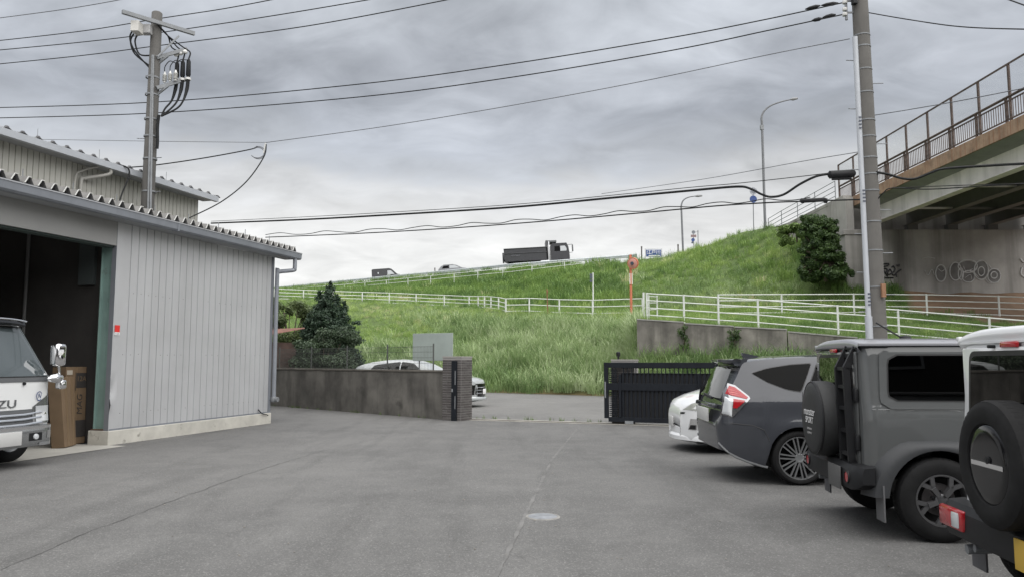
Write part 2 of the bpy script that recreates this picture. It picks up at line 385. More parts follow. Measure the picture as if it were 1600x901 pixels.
def lump(p): return .10 * (math.sin(p.x * .9 + p.y * .35) * math.sin(p.y * .8 - .3 * p.x) + .6 * math.sin(p.x * 2.3 + 1) * math.sin(p.y * 2.1))
rows = []
for iv in range(NV + 1):
    row = []
    for iu in range(NU + 1):
        u = 14 * iu / NU; v = 7 * iv / NV; p = terr(u, v)
        if .05 < v < 6.2 and not (u >= 7 and 1 <= v <= 2.2): p = p + Vector((0, 0, lump(p)))
        row.append(p)
    rows.append(row)
def terrain_mat():
    m = bpy.data.materials.new('embankment_soil'); m.use_nodes = True; t = m.node_tree; n = t.nodes; l = t.links; b = n['Principled BSDF']
    a = n.new('ShaderNodeAttribute'); a.attribute_name = 'bare'
    tc = n.new('ShaderNodeTexCoord'); q = n.new('ShaderNodeTexNoise'); q.inputs['Scale'].default_value = 1.3; q.inputs['Detail'].default_value = 8; l.new(tc.outputs['Object'], q.inputs['Vector'])
    def mix(f, A, B):
        k = n.new('ShaderNodeMix'); k.data_type = 'RGBA'; l.new(f, k.inputs[0])
        for i, v in ((6, A), (7, B)):
            if isinstance(v, tuple): k.inputs[i].default_value = v + (1,)
            else: l.new(v, k.inputs[i])
        return k.outputs[2]
    g = mix(q.outputs['Fac'], (.045, .075, .018), (.085, .13, .03)); s = mix(q.outputs['Fac'], (.12, .075, .045), (.26, .165, .10))
    l.new(mix(a.outputs['Fac'], g, s), b.inputs['Base Color']); b.inputs['Roughness'].default_value = .95
    bp = n.new('ShaderNodeBump'); bp.inputs['Distance'].default_value = .15; l.new(q.outputs['Fac'], bp.inputs['Height']); l.new(bp.outputs[0], b.inputs['Normal'])
    return m
terrain = MB().grid(rows).build('embankment', terrain_mat(), recalc=False, smooth=60)
struct(terrain, 'grassy road embankment rising beyond the yard')
bare_u0 = 11.55
at = terrain.data.attributes.new('bare', 'FLOAT', 'POINT')
vals = []
for iv in range(NV + 1):
    for iu in range(NU + 1):
        u = 14 * iu / NU; v = 7 * iv / NV
        edge = 3.15 - max(0, min(1, (u - 11.6) / 1.2)) * .45 if u > 11.5 else 9
        vals.append(1.0 if (u > 11.4 and v > edge) else (.7 if v < .09 else 0.))
at.data.foreach_set('value', vals)

# ------------------------------------------------------------------ grass on the embankment
def blade(mb, x, y, h, lean, ang, wid, droop, seg=3):
    ca, sa = math.cos(ang), math.sin(ang); wx, wy = -sa * wid, ca * wid; vs = []
    for i in range(seg + 1):
        t = i / seg; r = lean * t ** 1.3 + droop * t ** 3; z = h * t - droop * .55 * t ** 3; k = (1 - t) ** .7
        cx, cy = x + ca * r, y + sa * r
        if i < seg: vs += [(cx - wx * k, cy - wy * k, z), (cx + wx * k, cy + wy * k, z)]
        else: vs.append((cx, cy, z))
    fs = [(2 * i, 2 * i + 1, 2 * i + 3, 2 * i + 2) for i in range(seg - 1)] + [(2 * seg - 2, 2 * seg - 1, 2 * seg)]
    mb.add(vs, fs)
def tuft(n, spread, h, lean, wid, droop, plume=0):
    mb = MB()
    for i in range(n):
        a = random.uniform(0, 6.283); r = spread * math.sqrt(random.random())
        blade(mb, r * math.cos(a), r * math.sin(a), h * random.uniform(.6, 1.15), lean * random.uniform(.3, 1.2), a + random.uniform(-1.2, 1.2), wid * random.uniform(.7, 1.3), droop * random.uniform(.2, 1.3))
    return mb
def grass_mat(name, cols=((.050, .100, .034), (.092, .165, .052), (.18, .285, .078), (.29, .40, .115), (.38, .48, .18), (.56, .53, .32))):
    m = bpy.data.materials.new(name); m.use_nodes = True; t = m.node_tree; n = t.nodes; l = t.links; n.clear()
    o = n.new('ShaderNodeOutputMaterial')
    at = n.new('ShaderNodeAttribute'); at.attribute_type = 'INSTANCER'; at.attribute_name = 'tone'
    rp = n.new('ShaderNodeValToRGB'); l.new(at.outputs['Fac'], rp.inputs[0]); c = rp.color_ramp
    c.elements[0].position = 0; c.elements[0].color = cols[0] + (1,); c.elements[1].position = 1; c.elements[1].color = cols[5] + (1,)
    for p, cc in ((.25, cols[1]), (.5, cols[2]), (.72, cols[3]), (.88, cols[4])):
        e = c.elements.new(p); e.color = cc + (1,)
    d = n.new('ShaderNodeBsdfPrincipled'); d.inputs['Roughness'].default_value = .55; d.inputs['Specular IOR Level'].default_value = .3
    tr = n.new('ShaderNodeBsdfTranslucent'); mx = n.new('ShaderNodeMixShader'); mx.inputs[0].default_value = .3
    l.new(rp.outputs[0], d.inputs['Base Color']); l.new(rp.outputs[0], tr.inputs[0]); l.new(d.outputs[0], mx.inputs[1]); l.new(tr.outputs[0], mx.inputs[2]); l.new(mx.outputs[0], o.inputs[0])
    return m
M_GRASS = grass_mat('grass_blades')
protos = bpy.data.collections.new('grass_prototypes')
def proto(mb, nm, m=None):
    o = bpy.data.objects.new(nm, mb.mesh(nm, m or M_GRASS, recalc=False)); protos.objects.link(o); return o
for k in range(3): proto(tuft(26, .30, .42, .16, .009, .12), 'tuft_a%d' % k)       # 0-2 short meadow
M_GRASS2 = grass_mat('long_grass_blades', ((.045, .085, .032), (.085, .150, .055), (.165, .255, .095), (.27, .365, .16), (.37, .46, .24), (.48, .56, .34)))
for k in range(3): proto(tuft(22, .30, .92, .40, .016, .50), 'tuft_b%d' % k, M_GRASS2)       # 3-5 long arching
for k in range(2): proto(tuft(26, .30, .60, .22, .022, .16), 'tuft_c%d' % k)       # 6-7 broad weeds
def vnoise(x, y, s, seed=0):
    x = x * s + seed * 17.3; y = y * s + seed * 9.1
    return .5 + .25 * (np.sin(x + 1.7 * np.sin(y * .7)) + np.sin(y * 1.3 + 1.9 * np.sin(x * .6 + 2))) 
def scatter(name, pts, label):
    me = bpy.data.meshes.new(name); me.from_pydata([p[0] for p in pts], [], [])
    for an, idx, ty in (('tone', 1, 'FLOAT'), ('pick', 2, 'INT'), ('size', 3, 'FLOAT'), ('yaw', 4, 'FLOAT')):
        a = me.attributes.new(an, ty, 'POINT'); a.data.foreach_set('value', [p[idx] for p in pts])
    o = bpy.data.objects.new(name, me); COL.objects.link(o)
    ng = bpy.data.node_groups.new(name + '_nodes', 'GeometryNodeTree')
    ng.interface.new_socket('Geometry', in_out='INPUT', socket_type='NodeSocketGeometry'); ng.interface.new_socket('Geometry', in_out='OUTPUT', socket_type='NodeSocketGeometry')
    n = ng.nodes; l = ng.links; gi = n.new('NodeGroupInput'); go = n.new('NodeGroupOutput')
    ci = n.new('GeometryNodeCollectionInfo'); ci.inputs['Collection'].default_value = protos; ci.inputs['Separate Children'].default_value = True; ci.inputs['Reset Children'].default_value = True
    ip = n.new('GeometryNodeInstanceOnPoints'); ip.inputs['Pick Instance'].default_value = True
    def na(nm, ty):
        q = n.new('GeometryNodeInputNamedAttribute'); q.data_type = ty; q.inputs[0].default_value = nm; return q.outputs[0]
    l.new(gi.outputs[0], ip.inputs['Points']); l.new(ci.outputs[0], ip.inputs['Instance']); l.new(na('pick', 'INT'), ip.inputs['Instance Index'])
    cx = n.new('ShaderNodeCombineXYZ'); l.new(na('yaw', 'FLOAT'), cx.inputs[2]); l.new(cx.outputs[0], ip.inputs['Rotation'])
    l.new(na('size', 'FLOAT'), ip.inputs['Scale']); l.new(ip.outputs[0], go.inputs[0])
    md = o.modifiers.new('scatter', 'NODES'); md.node_group = ng
    tag(o, label, 'grass', kind='stuff'); return o
def in_view(p, mx=60):
    if p.y < 5: return False
    d = Vector((p.x, p.y, p.z - EYE)); xc = p.x; zc = d.dot(_F); yc = d.dot(_U)
    if zc < 1: return False
    a, b = 800 + FPX * xc / zc, 450.5 - FPX * yc / zc
    return 380 < a < 1600 + mx and 250 < b < 720
gp = []
KU, KV = 14 * 10, 7 * 10
for iu in range(KU):
    for iv in range(int(KV * 6.1 / 7)):
        u, v = 14 * (iu + .5) / KU, 7 * (iv + .5) / KV
        p = terr(u, v); pu = terr(14 * (iu + 1) / KU, v); pv = terr(u, 7 * (iv + 1) / KV)
        if not in_view(p): continue
        if u >= 7 and 1.0 <= v <= 2.0: continue
        area = ((pu - p).cross(pv - p)).length * 4
        d = p.y; dens = min(9.0, 15000 / d ** 2)
        n = RNG.poisson(min(area, 60) * dens)
        for _ in range(n):
            uu = 14 * (iu + random.random()) / KU; vv = 7 * (iv + random.random()) / KV
            if vv > 6.05: continue
            if uu > 6.9 and .93 <= vv <= 2.0: continue
            edge = 3.15 - max(0, min(1, (uu - 11.6) / 1.2)) * .45 if uu > 11.5 else 9
            if vv > edge + random.gauss(0, .1): continue
            q = terr(uu, vv); q = q + Vector((0, 0, lump(q) - .03))
            ns = float(vnoise(q.x, q.y, .45)); nl = float(vnoise(q.x, q.y, .16, 3)); nf = float(vnoise(q.x, q.y, 1.5, 5))
            r = random.random(); tone = .45 + .25 * (nl - .5) + .25 * (ns - .5) + .2 * (nf - .5)
            if vv < 3 and uu < 7.0:                      # lower slope
                lg = max(0, min(1, (uu - 2.4) / 1.6)) * (1 if vv < 2.1 else max(0, 1 - (vv - 2.1) / .4))
                if vv < 1.0: lg = max(lg, .75)
                if random.random() < lg: k = 3 + random.randrange(3); size = random.uniform(.75, 1.25); tone += .06 + .50 * (random.random() ** 2)
                else: k = random.randrange(3); size = random.uniform(.7, 1.1); tone += .12 + (.12 if uu < 4.6 else 0)
            elif vv < 3:                                 # in front of and above the retaining wall
                k = 3 + random.randrange(3) if vv < 1 else random.randrange(3); size = random.uniform(.7, 1.05) if vv < 1 else random.uniform(.55, .8)
                tone += .05
            elif vv < 4.0:
                k = random.choice([0, 1, 2, 6]); size = random.uniform(.55, .9); tone += .05
            else:
                dark = max(0, min(1, (6.4 - uu) / 1.2)) * max(0, min(1, (vv - 4.0) / .3))
                rt = max(0, min(1, (uu - 5.6) / .6)) * max(0, min(1, (uu - 5.6) / .6))
                if random.random() < dark * .9: k = 6 + random.randrange(2); size = random.uniform(.9, 1.6); tone = .20 + .22 * ns + .1 * nf
                else:
                    k = random.choice([0, 1, 2, 6, 7] if ns > .45 else [0, 1, 2, 2, 4]); size = random.uniform(.7, 1.15); tone += .02 + (.12 if uu < 8.2 else 0)
                if vv < 4.5 and 6 < uu < 11: k = random.choice([3, 4, 5, 6]); tone += .1 * random.random(); size *= .8
                if uu > 9.2 and random.random() < .5: k = 6 + random.randrange(2); tone -= .15
            tone += random.gauss(.075 if vv > 3.9 else .02, .09)
            if random.random() < .022: tone = random.uniform(.88, 1)
            gp.append((tuple(q), max(0, min(1, tone)), k, size * 1.0, random.uniform(0, 6.283)))
scatter('grass', gp, 'rough green grass and weeds covering the embankment slope')
print('grass tufts', len(gp))

# ================================================================== highway on the embankment
crest = [Vector(p) for p in L6[1:10]]
crest = [crest[0] + (crest[0] - crest[1]) * 2] + crest
M_HWY = asphalt('highway_asphalt', (.14, .138, .135), (.11, .11, .108), False)
def offs(i, line, dd):
    d = (line[min(i + 1, len(line) - 1)] - line[max(i - 1, 0)]); d.z = 0; d.normalize(); return Vector((-d.y, d.x, 0)) * dd
inner = [p + offs(i, crest, .9) + Vector((0, 0, .03)) for i, p in enumerate(crest)]
outer = [p + offs(i, crest, 11) + Vector((0, 0, .03)) for i, p in enumerate(crest)]
bx = 21.0
DECK = 11.55
inner += [Vector((bx + .4, 47, DECK - .02))]; outer += [Vector((bx + 12, 47, DECK - .02))]
struct(MB().grid([inner, outer]).build('highway', M_HWY, recalc=False), 'raised highway running along the top of the embankment')
def along(line, step, start=0.):
    res = []; acc = start
    for a, b in zip(line, line[1:]):
        ln = (b - a).length
        while acc <= ln: res.append((a.lerp(b, acc / ln), (b - a).normalized())); acc += step
        acc -= ln
    return res
# tall grass bank on the far side of the highway
fb_ = []
for i in range(len(outer) - 1):
    a, b = outer[i], outer[i + 1]; n = int((b - a).length * 2.2)
    for _ in range(n if i < 4 else 0):
        q = a.lerp(b, random.random()) + Vector((random.uniform(-1, 1), random.uniform(-.5, 3), 0))
        fb_.append((tuple(q), max(0, min(1, random.gauss(.36, .12))), random.choice([3, 4, 5, 6, 7]), random.uniform(1.3, 2.1), random.uniform(0, 6.28)))
scatter('grass', fb_, 'tall grass fringe along the far side of the highway')
# guardrail: posts and a W-beam
gl = [p + offs(i, crest, .25) for i, p in enumerate(crest)]
gl = gl[:8]; gl[7] = gl[6].lerp(gl[7], .12)
t = thing('guardrail', 'pale grey steel beam guardrail along the near edge of the raised highway', 'guardrail', gl[3])
mb = MB(); prof = [(-.0, .46), (.05, .50), (.05, .58), (0, .62), (.05, .66), (.05, .74), (0, .80)]
rowsg = []
for dz_, (oo, zz_) in enumerate(prof):
    rowsg.append([p + offs(i, gl, -oo) + Vector((0, 0, zz_)) for i, p in enumerate(gl)])
mb.grid(rowsg); rowsb = [[v + Vector((0, .012, 0)) for v in r] for r in rowsg]; mb.grid(rowsb)
mb.build('rail_beam', mk('guardrail_zinc', (.50, .53, .55), .5, .3, var=.1, vscale=1), t, world=True)
pm = MB().box((-.06, -.06, -.4), (.06, .06, .72)).mesh('post', M_WHITEP)
for p, d in along(gl, 4.0, 1.0): inst('post', pm, t, p - t.location + Vector((0, .09, 0)))
# lower two-rail pipe fence under the guardrail
def pipe_fence(name, label, pts, height, rails, step, r=.03, post=.045, group=None, zoff=0.0, first=True, cat='fence'):
    t = thing(name, label, cat, pts[0], group=group)
    pm = MB().tube([(0, 0, -.35), (0, 0, height + .02)], post, 8).mesh('post', M_WHITEP, 40)
    P0 = t.location
    if step:
        spots = [p for p, d in along(pts, step)]
    else: spots = pts
    for p in spots: inst('post', pm, t, p - P0)
    for h in rails:
        MB().tube([p + Vector((0, 0, h)) for p in pts], r, 6).build('rail', M_WHITEP, t, smooth=40, world=True)
    return t
lf = [P(440, 462, 101), P(535, 455, 96), P(600, 449, 92), P(700, 440, 86), P(800, 431, 80), P(860, 424, 78), P(915, 418, 77)]
pipe_fence('slope_fence', 'thin two rail fence on the slope just below the highway guardrail', lf, .85, (.45, .85), 3.6, .03, .04)
# berm fences
fl = [P(250, 460, 70), P(428, 468, 67), P(474, 470, 66), P(520, 472, 65.4), P(566, 473.5, 64.8), P(608, 475, 64), P(650, 477, 63), P(694, 479, 62), P(733, 481, 61), P(747, 481.5, 59.5), P(757, 482, 58), P(767, 483, 56.5), P(779, 485, 54), P(790, 488, 52.0)]
pipe_fence('berm_fence', 'long white pipe fence bending along the embankment path above the bright grass', fl, .95, (.12, .38, .66, .95), None, .032, .05)
fm = [P(790.5, 488, 51.9), P(827, 487.5, 51.2), P(874, 490, 50.2), P(926, 491.5, 49), P(1004, 490, 47)]
pipe_fence('berm_fence', 'white pipe fence between the bend and the orange mirror pole', fm, .95, (.10, .52, .95), None, .032, .05)
# short return with gate post
fg = [P(1006, 494, 35.2), P(1011, 495, 34.2)]
fb = [P(1011, 495, 34.2), P(1069, 499, 33.4), P(1123, 503, 32.7), P(1185, 507, 32.2), P(1310, 518, 31.2), P(1405, 525, 30.6), P(1548, 539, 29.4), P(1690, 552, 28.4)]
tb = pipe_fence('wall_fence', 'white pipe fence stepping down along the top of the low retaining wall', fb, 1.08, (.10, .42, .75, 1.06), None, .028, .045)
pm = MB().tube([(0, 0, -.35), (0, 0, 1.12)], .05, 8).mesh('end_post', M_WHITEP, 40); inst('end_post', pm, tb, fg[0] - tb.location)
fa0 = [P(1030, 489, 37.5), P(1123, 491, 41.5)]
fa = [P(1123, 492, 41), P(1222, 491.5, 41), P(1335, 491, 41), P(1449, 492, 40.8), P(1562, 495, 40.2), P(1700, 500, 39.5)]
pipe_fence('path_fence', 'white pipe fence running level toward the bridge underpass', fa, 1.12, (.12, .45, .78, 1.10), None, .03, .05)
pipe_fence('path_fence', 'short white pipe fence stub joining the retaining wall fence to the path', [P(1014, 494, 34.6), P(1027, 492, 38)], .95, (.30, .62, .92), None, .025, .035)

# ================================================================== retaining wall below the path
wl1 = [P(*p) for p in L1r]; wl2 = [P(*p) for p in L2r]
tops = [P(995, 499, 32.4), P(1068, 503, 31.9), P(1070, 506, 31.9), P(1146, 510, 31.2), P(1148, 513, 31.2), P(1228, 514, 30.4), P(1232, 520, 30.4), P(1340, 529, 29.4), P(1480, 536, 27.9), P(1620, 545, 26.9)]
t = thing('retaining_wall', 'low stained concrete retaining wall below the white path fence', 'wall', (tops[0].x, tops[0].y, tops[0].z - 1.6))
segs = [(995, 499, 503.5, 1068, 32.4, 31.9), (1070, 505.5, 510.0, 1146, 31.9, 31.2), (1148, 511, 515, 1229, 31.2, 30.4), (1231, 518.5, 528, 1340, 30.4, 29.4), (1342, 529.5, 536, 1480, 29.4, 27.9), (1482, 536.5, 545, 1620, 27.9, 26.9)]
for x0, y0, y1, x1, d0, d1 in segs:
    a, b = P(x0, y0, d0), P(x1, y1, d1); n = Vector((-(b - a).y, (b - a).x, 0)).normalized() * .34
    q = [a, b, b + n, a + n]
    mb = MB(); mb.add([(p.x, p.y, .2) for p in q] + [tuple(p) for p in q], [(3, 2, 1, 0), (4, 5, 6, 7), (0, 1, 5, 4), (1, 2, 6, 5), (2, 3, 7, 6), (3, 0, 4, 7)])
    mb.build('wall_panel', mk('retaining_concrete', (.165, .155, .138), .9, var=.45, vscale=1.1, bump=.006, bscale=14, streak=.85, streakcol=(.055, .051, .045), spots=.6, spotscale=1.4), t, world=True)
    c = MB(); e = Vector((0, 0, .05)); o_ = n.normalized() * -.03
    c.add([tuple(p) for p in (a + o_, b + o_, b + n, a + n)] + [tuple(p + e) for p in (a + o_, b + o_, b + n, a + n)], [(3, 2, 1, 0), (4, 5, 6, 7), (0, 1, 5, 4), (1, 2, 6, 5), (2, 3, 7, 6), (3, 0, 4, 7)])
    c.build('coping', M_CONC, t, world=True)

# ================================================================== bridge
M_FASC = mk('rust_stained_concrete', (.27, .185, .125), .85, var=.35, vscale=1.6, bump=.006, bscale=20, streak=.95, streakcol=(.20, .075, .03), spots=.7, spotcol=(.10, .065, .05), spotscale=1.6, stretch=(1, 1.6, .05))
M_GIRD = mk('girder_paint', (.72, .685, .67), .7, var=.12, vscale=.7, streak=.4, streakcol=(.20, .20, .18))
M_RUST = mk('rusty_rail', (.085, .06, .05), .75, .2, var=.45, vscale=5)
M_ABUT = mk('abutment_concrete', (.31, .30, .285), .9, var=.2, vscale=.5, bump=.006, bscale=12, streak=.95, streakcol=(.055, .05, .045), stretch=(.55, .55, .03))
br = thing('highway_bridge', 'steel girder road bridge with rust stained edge crossing overhead', 'bridge', (bx, 46, 5))
Y0, Y1 = 3.0, 46.6
B = lambda nm, a, b, m, par=br: MB().box(a, b).build(nm, m, par, world=True)
# fascia built as segments so that joints show
yy = Y1
while yy > Y0:
    y2 = max(Y0, yy - 6.3); MB().box((bx, y2 + .012, DECK - .62), (bx + .35, yy, DECK), bevel=.02).build('edge_beam', M_FASC, br, world=True); yy = y2
MB().box((bx + .36, Y0, DECK - .35), (bx + 12, Y1, DECK - .05)).build('deck_slab', mk('deck_soffit', (.26, .256, .25), .9, var=.2, vscale=.6), br, world=True)
mb = MB(); mb.add([(bx + .05, Y0, DECK - .63), (bx + .05, Y1, DECK - .63), (bx + 1.1, Y1, DECK - .78), (bx + 1.1, Y0, DECK - .78)], [(0, 1, 2, 3)]); mb.build('overhang_soffit', MATS['deck_soffit'], br, world=True)
for k in range(5):
    gx = bx + 1.1 + k * 2.45; m = M_GIRD if k == 0 else mk('girder_shaded', (.14, .137, .133), .7, var=.15, vscale=.7)  # inner girders: darker copy of the paint, under-deck shade put into the colour
    gb = 9.78
    gm = MB().box((gx - .012, Y0, gb + .03), (gx + .012, Y1 + .2, DECK - .36)).box((gx - .26, Y0, gb), (gx + .26, Y1 + .2, gb + .03)).box((gx - .2, Y0, DECK - .40), (gx + .2, Y1 + .2, DECK - .362))
    o = gm.build('girder', m, br, world=True)
    if k < 4:
        for yv in np.arange(Y0 + 1, Y1, 5.4):
            MB().beam((gx + .02, yv, gb + .15), (gx + 2.43, yv, gb + .15), .10).beam((gx + .02, yv, gb + 1.0), (gx + 2.43, yv, gb + 1.0), .10).beam((gx + .02, yv, gb + .15), (gx + 2.43, yv, gb + 1.0), .06).build('cross_brace', m, br, world=True)
    if k == 0:
        for yv in np.arange(Y0 + 1, Y1, 5.4): MB().box((gx - .12, yv, gb + .03), (gx - .012, yv + .02, DECK - .4)).build('web_stiffener', m, o, world=True) if False else None
    MB().box((gx - .3, 46.05, 9.45), (gx + .3, 46.5, gb)).build('bearing', mk('bearing_steel', (.10, .10, .10), .7), br, world=True)
# abutment
ab = thing('bridge_abutment', 'stained concrete bridge abutment with sprayed graffiti under the girders', 'abutment', (bx, 46.2, 4))
def hbox(nm, a, b, m=M_ABUT, par=ab, bev=.02): return MB().box(a, b, bevel=bev).build(nm, m, par, world=True)
hbox('breast_wall', (bx - .55, 46.0, 3.5), (bx + 14, 47.6, 9.45))
hbox('back_wall', (bx - .55, 47.0, 9.451), (bx + 14, 47.6, DECK - .4))
hbox('corner_pier', (bx - .75, 45.82, 3.5), (bx + .55, 47.4, 9.1))
hbox('bearing_ledge', (bx - .85, 45.75, 9.101), (bx + .62, 46.9, 9.40))
for px_ in (1412, 1432, 1478): pass
for x0, x1, y1 in ():
    a_, b_ = P(x0, 352, 45.99), P(x1, y1, 45.99); nn = 14; r0, r1 = [], []
    for k in range(nn + 1):
        z_ = a_.z + (b_.z - a_.z) * k / nn; sh_ = 1 - .75 * (k / nn) ** 3; mid = (a_.x + b_.x) / 2 + random.uniform(-.03, .03); hw_ = (b_.x - a_.x) / 2 * sh_ * random.uniform(.85, 1.1)
        r0.append((mid - hw_, 45.99, z_)); r1.append((mid + hw_, 45.99, z_))
    MB().grid([r0, r1]).build('damp_streak', mk('damp_concrete', (.10, .094, .086), .8, var=.35, vscale=1.5), ab, world=True)
mb = MB(); mb.prism([(45.95, 3.8), (61, 9.5), (61, DECK - .101), (45.95, DECK - .101)], bx - .50, bx - .1, 'X'); mb.build('wing_wall', M_ABUT, ab, world=True)
hbox('wing_coping', (bx - .52, 46.4, DECK - .1), (bx + .05, 61, DECK + .12))
hbox('side_slab', (bx - .57, 45.93, 9.401), (bx - .505, 48.5, DECK - .11))
# graffiti: sprayed outlines as thin tubes on the wall face
def wallpt(px, py): return P(px, py, 45.98)
M_SPRB = mk('black_spray', (.015, .015, .017), .6); M_SPRW = mk('grey_spray', (.48, .48, .48), .7)
def stroke(mb, pix, r, close=False):
    p = [wallpt(*q) for q in pix]
    if close: p.append(p[0])
    d = []
    for i in range(len(p) - 1):
        a, b, c, e = p[max(i - 1, 0)], p[i], p[i + 1], p[min(i + 2, len(p) - 1)]
        for s in range(5): d.append(cr(a, b, c, e, s / 5))
    d.append(p[-1]); mb.tube(d, r, 5)
mb = MB()
for s in ([(1376, 416), (1380, 413), (1388, 412), (1387, 415), (1379, 417), (1375, 416)], [(1373, 423), (1380, 420), (1386, 421), (1383, 426), (1377, 427), (1373, 424)], [(1380, 422), (1384, 428), (1387, 432)],
          [(1386, 427), (1390, 421), (1393, 426), (1389, 429), (1386, 427)], [(1393, 418), (1396, 416), (1398, 421), (1394, 428), (1397, 430), (1402, 425), (1408, 421)], [(1400, 427), (1401, 433)], [(1377, 431), (1384, 434), (1396, 434)],
          [(1402, 414), (1401, 416)], [(1405, 413), (1404, 416)], [(1379, 435), (1382, 436)]): stroke(mb, s, .045)
mb.build('graffiti', M_SPRB, ab, world=True)['label'] = 'black sprayed tag scrawl on the abutment face'
for cx_, cy_, rx_, ry_ in ((1493, 424, 8, 13), (1512, 416, 13, 8), (1513, 432, 9, 8), (1533, 422, 10, 13), (1553, 431, 9, 10), (1470, 427, 6, 11)):
    MB().add([wallpt(cx_ + rx_ * math.cos(2 * math.pi * k / 18), cy_ + ry_ * math.sin(2 * math.pi * k / 18)) + Vector((0, -.004 - .002 * (cx_ % 5), 0)) for k in range(18)], [tuple(range(18))]).build('graffiti_fill', mk('spray_fill', (.115, .112, .108), .8, var=.35, vscale=1.3), ab, world=True)
mb = MB()
def ring(cx, cy, rx, ry, n=14, ph=0): return [(cx + rx * math.cos(ph + 2 * math.pi * k / n), cy + ry * math.sin(ph + 2 * math.pi * k / n)) for k in range(n)]
for s in (ring(1470, 427, 8, 13), ring(1493, 424, 9, 14), ring(1512, 416, 15, 10), ring(1513, 432, 10, 9), ring(1533, 422, 11, 15), ring(1533, 424, 5, 7), ring(1553, 431, 10, 11), ring(1553, 430, 5, 5), ring(1501, 428, 4, 9)): stroke(mb, s, .032, True)
for s in ([(1445, 423), (1450, 430), (1456, 421), (1460, 430)], [(1441, 404), (1450, 402), (1461, 404)], [(1505, 416), (1510, 424), (1520, 420)], [(1545, 414), (1550, 420), (1560, 421)], [(1540, 436), (1546, 442), (1560, 441)],
          [(1466, 420), (1471, 424), (1476, 421)], [(1520, 408), (1527, 414), (1522, 424), (1529, 433)], [(1508, 434), (1516, 429), (1518, 436)]): stroke(mb, s, .02)
mb.build('graffiti', M_SPRW, ab, world=True)['label'] = 'pale outlined bubble letters sprayed on the abutment face'
mb = MB()
for s in ([(1594, 404), (1600, 410), (1608, 404)], [(1597, 418), (1595, 428), (1602, 434)]): stroke(mb, s, .045)
mb.build('graffiti', M_SPRW, ab, world=True)

# bridge parapet: rusty railing with mesh screen
rl = thing('bridge_railing', 'rusty bridge railing with vertical bars and a tall mesh screen', 'railing', (bx + .15, 46, DECK))
ypost = [48.4 - 2.12 * k for k in range(20)]
pm = MB().box((-.04, -.05, 0), (.04, .05, 2.55)).mesh('post', M_RUST); pm2 = MB().box((-.03, -.07, 0), (.03, .07, 1.15)).mesh('rail_post', M_RUST)
barm = MB().box((-.012, -.012, .16), (.012, .012, .92)).mesh('bar', M_RUST)
M_SCREEN = mk_glass('mesh_screen', (.94, .945, .95), .6, .03)
nbar = 0
for i, yv in enumerate(ypost):
    inst('post', pm, rl, (0, yv - 46, 0))
    if i: inst('rail_post', pm2, rl, (0, yv - 46 + .28, 0))
    if i + 1 < len(ypost):
        if ypost[i + 1] > 26 or True:
            MB().box((-.004, ypost[i + 1] - 46 + .06, 1.15), (.004, yv - 46 - .06, 2.48)).build('screen_panel', M_SCREEN, rl)
        if yv > 24:
            for k in range(1, 13):
                inst('bar', barm, rl, (0, yv - 46 - 2.12 * k / 13, 0)); nbar += 1
ya, yb = ypost[-1] - 46, ypost[0] - 46
MB().tube([(0, ya, 1.12), (0, yb, 1.12)], .062, 8).build('handrail', M_RUST, rl)
MB().box((-.03, ya, .92), (.03, yb, .97)).build('rail', M_RUST, rl); MB().box((-.03, ya, .12), (.03, yb, .17)).build('rail', M_RUST, rl)
MB().box((-.035, ya, 2.5), (.035, yb, 2.56)).build('top_rail', M_RUST, rl)
# pipe railing on the wing wall beyond
wr = [Vector((bx - .2, 48.2, DECK + .1)), Vector((bx - .2, 51.5, DECK + .1)), Vector((bx - .2, 54.7, DECK + .1)), Vector((bx - .2, 58, DECK + .1)), Vector((bx - .2, 61, DECK + .05))]
t = thing('approach_railing', 'thin grey pipe railing climbing to the end of the bridge', 'railing', wr[0])
pm = MB().tube([(0, 0, -.1), (0, 0, 1.35)], .03, 6).mesh('post', M_STEEL)
for p in wr: inst('post', pm, t, p - wr[0])
for h in (.35, .68, 1.0, 1.33): MB().tube([p + Vector((0, 0, h)) for p in wr], .022, 6).build('rail', M_STEEL, t, world=True)
t = thing('noise_barrier', 'pale ribbed noise barrier panels beside the highway behind the pipe railing', 'barrier', (bx + 12, 62, DECK))
for k in range(8):
    mb = MB(); y0 = 49 + k * 4
    rws = [[(bx + 12.2 + (.05 if (j % 2) else 0), y0 + .02 + 3.96 * i, DECK + 2.2 * j / 14) for i in range(2)] for j in range(15)]
    mb.grid(rws).build('panel', mk('barrier_panel', (.55, .57, .58), .5, var=.08, vscale=1), t, world=True)
    MB().box((bx + 12.1, y0 - .06, DECK - .3), (bx + 12.3, y0 + .02, DECK + 2.3)).build('post', M_STEEL, t, world=True)
# ================================================================== warehouse annex (low metal building)
A_ANG = rad(15.6); AX = G(168, 695)
RZ = math.pi / 2 - A_ANG            # local x: along the wall away from the camera, local y: into the building
M_SHEET = mk('wall_sheet_metal', (.47, .475, .485), .48, .25, var=.07, vscale=.8, streak=.28, streakcol=(.33, .33, .33), spots=.18, spotcol=(.62, .62, .62), spotscale=5)
M_TRIM = mk('trim_grey', (.215, .23, .255), .5, .2, var=.08, vscale=1.5, streak=.25)
M_SLATE = mk('slate_roof', (.19, .186, .18), .9, var=.25, vscale=3, bump=.004, bscale=30)
M_GREEN = mk('green_column_paint', (.20, .30, .275), .6, var=.12, vscale=2, streak=.4, streakcol=(.12, .17, .15), spots=.5, spotcol=(.10, .07, .05), spotscale=3)
M_FOOT = mk('footing_concrete', (.47, .455, .41), .9, var=.15, vscale=2.5, bump=.006, bscale=18, spots=.95, spotcol=(.13, .12, .10), spotscale=4.5)
